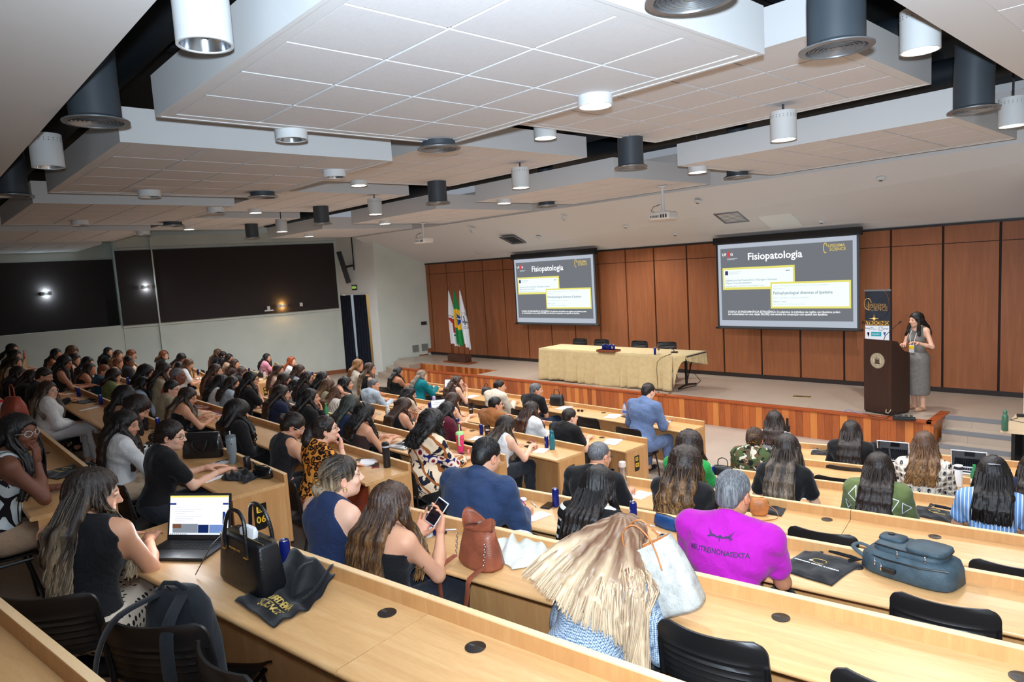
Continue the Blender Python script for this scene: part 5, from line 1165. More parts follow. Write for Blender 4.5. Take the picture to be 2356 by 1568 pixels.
    if kind in ('tee', 'long', 'blazer', 'coat', 'loose'):
        for i in range(2):
            a_, e_, r1, r2 = sleeves_u[i]; oo = o+.004
            if kind == 'tee': e2 = a_+(e_-a_)*.62; OP.append(cone(a_, e2, r1+oo, r1*.9+oo+.006, .03))
            else:
                OP.append(cone(a_, e_, r1+oo, r2+oo, .03)); f0, f1, q1, q2 = sleeves_f[i]; f1 = f0+(f1-f0)*(.94 if kind != 'loose' else .85); OP.append(cone(f0, f1, q1+oo, q2+oo+.002, .02))
        nr = {'tee': .066, 'long': .064, 'blazer': .058, 'coat': .06, 'loose': .068}[kind]
        cuts.append(cone(TR(0, .006, .50*s), TR(0, .03, .62*s), nr, nr+.02, .008, '-'))
        if kind in ('blazer', 'coat'): OP.append(cone(TR(-.05, -.045, .515*s), TR(.05, -.045, .515*s), .022, .022, .012)); cuts = [cone(TR(0, .03, .50*s), TR(0, .05, .62*s), .05, .08, .008, '-')]
        if kind == 'loose' or kind == 'coat': OP.append(ell(TR(0, -.01, .10), (.175*g+o, .14*g+o, .16), Rl, .06))
    elif kind in ('tank', 'halter'):
        rr_ = .074 if kind == 'tank' else .105
        for i in range(2):
            a_ = sleeves_u[i][0]; sx_ = -1 if i == 0 else 1; cuts.append(cone(a_+V3(sx_*.035, 0, .05), a_+(sleeves_u[i][1]-a_)*.45+V3(sx_*.05, 0, 0), rr_, rr_, .01, '-')); cuts.append(cone(a_+V3(sx_*.02, .0, -.03), sleeves_u[i][1], .055, .06, .01, '-'))
        cuts.append(cone(TR(0, .03 if kind == 'halter' else .0, (.50 if kind == 'tank' else .53)*s), TR(0, .04, .66*s), .078 if kind == 'tank' else .06, .08, .01, '-'))
    if kind in ('strap', 'strapless'):
        nz = Rl@V3(0, .12, 1.0); planes.append((tuple(nz), float(nz@TR(0, 0, .385*s))))
        for i in range(2): cuts.append(cone(sleeves_u[i][0], sleeves_u[i][1], .052, .045, .01, '-'))
    G = garment('top' if kind not in ('blazer', 'coat') else 'jacket', OP, colr, hg, cuts, planes, .0022 if kind in ('blazer', 'long', 'tee', 'loose', 'coat') else .001)
    if kind == 'strap' and G:
        mb = MB()
        for sx_ in (-1, 1): mb.tube([TR(sx_*.075, -.10*g, .36*s), TR(sx_*.082, -.072, .44*s), TR(sx_*.085, -.02, .505*s), TR(sx_*.085, .05, .47*s), TR(sx_*.08, .105*g, .38*s)], .006, 6)
        mb.build('shoulder_strap', mat('strap_%s' % str(colr), colr if not isinstance(colr, str) else (30, 30, 30), .7), B, smooth=True)
    if len(top) > 2 and top[2] and G:   # shirt collar or collar band in a second colour
        mb = MB(); rr_ = .062*s
        mb.tube([TR(rr_*math.cos(a), -.006+rr_*.9*math.sin(a), (.498+.012*math.sin(a)*-1)*s) for a in np.linspace(0, 2*PI, 20, endpoint=False)], .010, 6, closed=True)
        mb.build('collar', mat('collar_%d_%d_%d' % top[2], top[2], .8), G, smooth=True)
    lcol, lkind = legs
    if lkind == 'pants': garment('trousers', [ell(TR(0, -.01, .02), (.168*g+.012, .128*g+.012, .10), Rl, .05)]+legp(.013), lcol, hg*1.15, (), [((0, 0, 1), H0+.07), ((0, 0, -1), -.10)], .002)
    elif lkind == 'skirt': garment('skirt', [ell(TR(0, -.01, .02), (.172*g+.015, .132*g+.015, .11), Rl, .06)]+legp(.028, False)+[cone(kn[0]+V3(0, 0, .0), kn[0]+V3(-.02, .02, -.26), .085, .09, .06), cone(kn[1], kn[1]+V3(.02, .02, -.26), .085, .09, .06), cone(V3(0, .12, seat+.05), V3(0, .42, seat+.03), .09, .085, .06)], lcol, hg*1.15, (), [((0, 0, 1), H0+.08)], .002)
    elif lkind == 'dress':
        garment('dress_skirt', [ell(V3(0, 0, H0), (.172, .135, .15), None, .05), cone(V3(0, 0, H0), V3(0, .0, .30), .150, .155, .06), cone(V3(0, -.02, H0-.05), V3(0, -.02, .33), .15, .16, .06)], lcol, hg, (), [((0, 0, 1), H0+.12), ((0, 0, -1), -.27)], .0015)
    if lod < 3:
        shc = extra.get('shoe', (30, 28, 30)) if extra else (30, 28, 30)
        for i in range(2):
            pr = [cone(an[i]+V3(0, -.035, -.066), ft[i]+V3(0, -.02, -.002), .036, .040, .02), cone(ft[i]+V3(0, -.03, 0), ft[i]+V3(0, .035, -.006), .041, .030, .02)]
            garment('shoe', pr, shc, .011 if lod < 2 else .016, (), [((0, 0, -1), -.004), ((0, 0, 1), .075)])
    # ---- hair
    make_hair(B, hc, Rh, hair, TP+neck+arms+[p for p in OP if p[6] == '+'], Nk, TR, lod, rs, s)
    # ---- face things
    if glasses:
        gm = mat('glasses_%s' % glasses, {'dark': (24, 22, 24), 'clear': (206, 200, 196), 'gold': (190, 150, 90)}[glasses], .3, .6 if glasses == 'gold' else 0)
        T_ = lambda x, y, z: hc+Rh@V3(x, y, z); mb = MB()
        for sx_ in (-1, 1):
            mb.tube([T_(sx_*(.034)+.0235*math.cos(a), .101-.05*abs(.5*math.cos(a)*sx_+.5)*.25, .002+.019*math.sin(a)) for a in np.linspace(0, 2*PI, 14, endpoint=False)], .0019, 5, closed=True)
            mb.tube([T_(sx_*.057, .094, .008), T_(sx_*.076, .06, .008), T_(sx_*.081, -.005, .006), T_(sx_*.080, -.03, -.012)], .0018, 5)
        mb.tube([T_(-.011, .103, .006), T_(0, .106, .008), T_(.011, .103, .006)], .0018, 5); mb.build('glasses', gm, B, smooth=True)
    if extra and extra.get('earring'):
        for sx_ in (-1, 1): MB().tube([hc+Rh@V3(sx_*(.084), -.004+.011*math.sin(a), -.052-.011*math.cos(a)) for a in np.linspace(0, 2*PI, 12, endpoint=False)], .0022, 6, closed=True).build('earring', mat('gold', (212, 170, 90), .25, .9), B, smooth=True)
    B['_'] = 0; del B['_']
    info = dict(body=B, hc=hc, Rh=Rh, wr=wr_all, TR=TR, origin=origin, rz=rz, s=s, SB=SB)
    return info
def w2(info, p):
    """local body point to world"""
    return rotz(info['rz'])@(np.array(p)*info['SB'])+info['origin']
def push_back(prims, P, off, d=(0, -1, 0)):
    P = P.copy(); d = np.array(d, float)
    for _ in range(34):
        bad = field_at(prims, P) < off
        if not bad.any(): break
        P[bad] += d*.012
    return P
def make_hair(B, hc, Rh, spec, bodyp, Nk, TR, lod, rs, s):
    style, c1, c2, length = (list(spec)+[None]*4)[:4]; k1 = np.array(lin(HAIRC[c1])); k2 = np.array(lin(HAIRC[c2])) if c2 else k1*1.35
    T = lambda x, y, z: hc+Rh@V3(x, y, z); E = lambda c, r, k=.02, op='+': ell(T(*c), r, Rh, k, op)
    hh = (.0065, .008, .011, .015)[lod]
    if style == 'shaved':
        P = [E((0, -.014, .036), (.0775, .0975, .0855))]; cut = [E((0, .085, -.02), (.085, .062, .075), .02, '-'), E((.085, .03, -.04), (.03, .05, .05), .01, '-'), E((-.085, .03, -.04), (.03, .05, .05), .01, '-')]
    elif style == 'short':
        P = [E((0, -.014, .040), (.083, .102, .090)), E((0, -.075, -.02), (.062, .040, .055), .03)]; cut = [E((0, .082, -.030), (.085, .060, .078), .012, '-'), E((.09, .02, -.035), (.022, .035, .045), .008, '-'), E((-.09, .02, -.035), (.022, .035, .045), .008, '-')]
    else:
        th = {'curly': .030, 'bigcurly': .045, 'bun': .010, 'pony': .012, 'curlpony': .012, 'braids': .018}.get(style, .016)
        P = [E((0, -.018, .034), (.078+th, .100+th*.9, .086+th*.9)), E((0, -.060, -.020), (.070+th, .055+th, .075), .03)]
        cut = [E((0, .090, -.035), (.074, .066, .092), .012, '-')]
        if style in ('bun', 'pony', 'curlpony'): cut += [E((.09, .015, -.045), (.028, .05, .052), .008, '-'), E((-.09, .015, -.045), (.028, .05, .052), .008, '-')]
    locks = []
    bk = lambda x, d=.035: [T(x*1.0, -.085, -.02), T(x*1.05, -.098, -.09)]
    if style in ('long', 'wavy', 'braids', 'curly', 'bigcurly', 'bob', 'side', 'fan'):
        L = length or .35; n = 7 if style != 'fan' else 19; xs = np.linspace(-.085, .085, n)
        zend = hc[2]-.10-L
        curl = .014 if style in ('wavy',) else (.02 if 'curly' in style else .006)
        for i, x in enumerate(xs):
            p0 = T(x, -.060+.03*abs(x)/.085, .0); pts = [p0]
            steps = max(3, int(L/.07)); spread = 1.0+.35*min(1, L/.3) if style not in ('bob', 'fan') else (1.15 if style == 'bob' else 2.5)
            for j in range(1, steps+1):
                f = j/steps; z = hc[2]-.02-f*(L+.06); q = T(x*(1+(spread-1)*f), -.070-.01*f, 0); q = np.array([q[0]+curl*math.sin(j*1.7+i*2.1), q[1]+curl*.6*math.cos(j*1.9+i), z]); pts.append(q)
            if style == 'fan':
                f_ = (x+.085)/.17; e_ = np.array([hc[0]-.24+.50*f_, hc[1]-.42+.10*f_, hc[2]-.03-.34*f_]); m0 = T(x*1.1, -.085, .03); pts = [T(x*.8, -.03, .09), m0]+[m0*(1-t_)+e_*t_+np.array([0, 0, .035*math.sin(PI*t_)]) for t_ in (.2, .4, .6, .8, 1.0)]
                pts = push_out(bodyp, np.array(pts), .022, 5)
            pts = push_back(bodyp, np.array(pts), .020) if style != 'fan' else pts
            pts[2:-1] = (pts[1:-2]+2*pts[2:-1]+pts[3:])/4 if len(pts) > 4 else pts[2:-1]
            r0 = (.030 if style != 'bigcurly' else .040) if style != 'fan' else .019*(.8+.4*math.sin(i*2.3)**2); 
            for a, b, f in zip(pts[:-1], pts[1:], np.linspace(0, 1, len(pts)-1)): P.append(cone(a, b, r0*(1-.45*f), r0*(1-.45*(f+1/len(pts))), .022))
            locks.append(pts)
        # sides in front of the ears
        for sx_ in (-1, 1):
            Ls = min(L, .34)*(.9 if style != 'side' else 1.3); pts = [T(sx_*.082, .012, .03), T(sx_*.094, .014, -.05)]
            for f in (.33, .66, 1.0): q = T(sx_*(.098), .03, 0); pts.append(np.array([q[0]+sx_*.012*f, q[1], hc[2]-.05-f*Ls]))
            if style == 'bob': pts = pts[:3]
            if style == 'fan': pts = pts[:2]
            pts = push_out(bodyp, np.array(pts), .022)
            for a, b in zip(pts[:-1], pts[1:]): P.append(cone(a, b, .022, .018, .02))
            locks.append(pts)
    if style == 'bun': P += [E((0, -.128, .0 if length is None else length), (.048, .042, .046), .012), E((.014, -.148, .01+(length or 0)), (.030, .026, .030), .01), E((-.016, -.142, -.02+(length or 0)), (.030, .026, .028), .01)]
    if style == 'curlpony': P += [E((0, -.135, .0), (.062, .055, .060), .03), E((.01, -.165, -.06), (.068, .058, .075), .03), E((-.01, -.15, -.12), (.050, .045, .055), .03)]
    if style == 'pony':
        L = length or .3; pts = [T(0, -.11, .04), T(0, -.15, .02)]+[np.array([*(T(0, -.15, 0)[:2]), hc[2]-.02-f*L]) for f in (.4, .7, 1.0)]; pts = push_out(bodyp, np.array(pts), .03)
        for a, b, r1 in zip(pts[:-1], pts[1:], (.022, .040, .036, .024)): P.append(cone(a, b, r1, r1*.85, .02))
        locks.append(pts)
    bb = np.array([np.concatenate(prim_box(p, .02)) for p in P]); F_, l_, ax_ = field(P+cut, bb[:, :3].min(0), bb[:, 3:].max(0), hh)
    X, Y, Z = np.meshgrid(*ax_, indexing='ij'); Q = (np.stack([X, Y, Z], -1)-hc)@Rh; an = np.arctan2(Q[..., 0], -Q[..., 1]-.02)
    if style in ('curly', 'bigcurly', 'curlpony'): F_ = F_+.006*np.sin(X*150+3*np.sin(Z*60))*np.sin(Z*140+2*np.sin(X*70))*np.sin(Y*150)
    elif style == 'short': F_ = F_+.0016*np.sin(an*40+Z*60)
    elif style == 'shaved': pass
    else: F_ = F_+.0026*np.sin(an*34+3*np.sin(Q[..., 2]*14)+(Q[..., 2]*10))+.0012*np.sin(an*71+Q[..., 2]*18)
    V, Fc = surfnet(F_, l_, hh)
    zr = np.clip((hc[2]+.06-V[:, 2])/max(.12, (length or .2)+.12), 0, 1)
    if style == 'fan': zr = np.clip((np.linalg.norm(V-hc, axis=1)-.10)/.36, 0, 1)
    if c2: w = np.clip(zr*1.25-.15+.28*np.sin(np.arctan2(V[:, 0]-hc[0], V[:, 1]-hc[1])*17+V[:, 2]*9), 0, 1)[:, None]; C = k1*(1-w)+k2*w
    else: C = np.tile(k1, (len(V), 1))
    if style == 'shaved': C = np.tile(k1, (len(V), 1))
    parts = [(V, Fc, C)]
    # fine strands over the mass
    nst = {0: 420, 1: 150, 2: 46, 3: 0}[lod]
    if style in ('shaved',): nst = 0
    if style in ('short', 'bun', 'pony', 'curlpony'): nst = {0: 300, 1: 110, 2: 0, 3: 0}[lod]
    if style == 'braids': nst = {0: 130, 1: 90, 2: 60, 3: 0}[lod]
    if style == 'fan': nst = 760
    if nst:
        m_ = 15 if lod == 0 else 10; L = length or .3
        th = rs.uniform(-1.75, 1.75, nst); ph = rs.uniform(.05, 1.0, nst)   # azimuth from the back, height on the skull
        tt = np.linspace(0, 1, m_); paths = np.zeros((nst, m_, 3)); capr = {'curly': .030, 'bigcurly': .045}.get(style, .018)
        if style == 'short':
            for i in range(nst):
                a0 = rs.uniform(-2.4, 2.4); e0 = rs.uniform(.1, 1.45); a = a0+tt*rs.uniform(-.2, .2); e = e0-tt*.32; x = (.084)*np.sin(a)*np.cos(e); y = -(.103)*np.cos(a)*np.cos(e)-.014; z = .090*np.sin(e)+.040
                paths[i] = hc+(np.stack([x, y, z], -1)*(1+.02*tt[:, None]))@Rh.T
        elif style in ('bun', 'pony', 'curlpony'):
            kp = V3(0, -.11, .0 if style == 'bun' else .04)
            for i in range(nst):
                a0 = rs.uniform(-2.2, 2.2); e0 = rs.uniform(.0, 1.3); x0 = .089*math.sin(a0)*math.cos(e0); y0 = -.108*math.cos(a0)*math.cos(e0)-.018; z0 = .096*math.sin(e0)+.034
                p = np.stack([x0*(1-tt)+kp[0]*tt, y0*(1-tt)+kp[1]*tt, z0*(1-tt)+kp[2]*tt], -1); c0 = V3(0, -.018, .034); q = p-c0; nr = np.linalg.norm(q/np.array([.090, .110, .098]), axis=1, keepdims=True); p = c0+q/np.maximum(nr, .25)*np.where(nr < 1, 1, 1/np.maximum(nr, 1)*nr); paths[i] = hc+p@Rh.T
        else:
            for i in range(nst):
                lk = locks[rs.randint(len(locks))]; seg = np.linspace(0, len(lk)-1, m_); c = np.stack([np.interp(seg, np.arange(len(lk)), lk[:, d]) for d in range(3)], -1)
                r_ = (.030 if style != 'bigcurly' else .044)*(1-.35*tt)*(rs.uniform(1.0, 1.4) if style == 'braids' else rs.uniform(.75, 1.12)); aa = rs.uniform(0, 2*PI); wv = {'wavy': .013, 'fan': .006, 'curly': .016, 'bigcurly': .018, 'braids': .004}.get(style, .0035); fq = {'wavy': 13, 'curly': 30, 'bigcurly': 34, 'braids': 6}.get(style, 6); p0_ = rs.rand()*6
                c = c+np.stack([np.cos(aa)*r_+wv*np.sin(fq*tt+p0_), np.sin(aa)*r_+wv*np.cos(fq*tt+p0_), -.02*tt*rs.rand()], -1)
                top_ = V3(rs.uniform(-.02, .02)*1.0, -.03, .115+capr*.6); a0 = math.atan2((lk[0]-hc)@Rh[:, 0], -((lk[0]-hc)@Rh[:, 1])); 
                w_ = np.clip(1-tt*m_/4.2, 0, 1)[:, None]; cr = hc+Rh@V3((.08+capr)*math.sin(a0+rs.uniform(-.2, .2)), -(.098+capr)*math.cos(a0)-.01, .05)
                e_ = np.clip(tt*m_/4.2, 0, 1)[:, None]; arc = hc+(top_[None]*(1-e_)+((cr-hc)@Rh)[None]*e_)@Rh.T; ctr = hc+Rh@V3(0, -.018, .034); q = arc-ctr; nr = np.linalg.norm((q@Rh)/np.array([.078+capr, .1+capr, .088+capr]), axis=1, keepdims=True); arc = ctr+q/np.maximum(nr, .3)
                paths[i] = np.where(w_ > 0, arc*w_+c*(1-w_), c)
            sh = paths.shape; paths = push_out(bodyp, paths.reshape(-1, 3).copy(), .008, 2).reshape(sh)
        rad = {0: .0036, 1: .0052, 2: .009}[lod]*(1.25 if 'curly' in style else 1.7 if style == 'braids' else 1.0)*(.5 if style in ('short', 'bun', 'pony', 'curlpony') else 1)
        rr_ = rad*(np.sin(np.clip(tt, .04, 1)*PI*.94)**.5)[None]*rs.uniform(.6, 1.2, (nst, 1)); mixw = np.clip(tt[None]*1.2-.2+rs.uniform(-.35, .35, (nst, 1)), 0, 1) if c2 else rs.uniform(0, .5, (nst, 1))*np.ones((1, m_))
        br = rs.uniform(.75, 1.3, (nst, 1, 1)); mixw = np.clip(tt[None]*1.3-.25+rs.uniform(-.45, .55, (nst, 1)), 0, 1) if style == 'fan' else mixw; C_ = (k1*(1-mixw[..., None])+k2*mixw[..., None])*br
        if style == 'braids': rr_ = rr_*(1+.22*np.sin(tt*95))[None]
        parts.append(tubes_np(paths, rr_, 5 if lod == 0 else 4, C_))
    V, Fc, C = join(parts); o = mesh_np('hair', V, Fc, M_hair if style != 'fan' else M_hair_fan, B, C); return o
# ================================================================== the cast: px/py = head centre seen in the photo, put on its row's seat line
TC = dict(black=(22, 22, 25), offblack=(34, 32, 36), navy=(34, 48, 82), dnavy=(28, 36, 62), white=(226, 228, 230), cream=(220, 208, 188), beige=(196, 174, 148), tan=(190, 160, 132), khaki=(168, 156, 128), blue=(70, 100, 160), suit=(98, 118, 156), navysuit=(42, 60, 94),
          lblue=(170, 188, 212), pblue=(176, 192, 206), teal=(0, 118, 128), dteal=(20, 72, 98), green=(104, 118, 72), bgreen=(40, 150, 70), red=(196, 24, 34), orange=(236, 88, 34), pink=(236, 160, 178), magenta=(172, 26, 164), caramel=(160, 102, 56), burgundy=(92, 26, 44), grey=(110, 112, 118), dbrown=(66, 48, 46), jeans=(44, 58, 84), jeansd=(38, 42, 52), rust=(150, 62, 34), dgreen=(40, 60, 50), blush=(214, 180, 160))
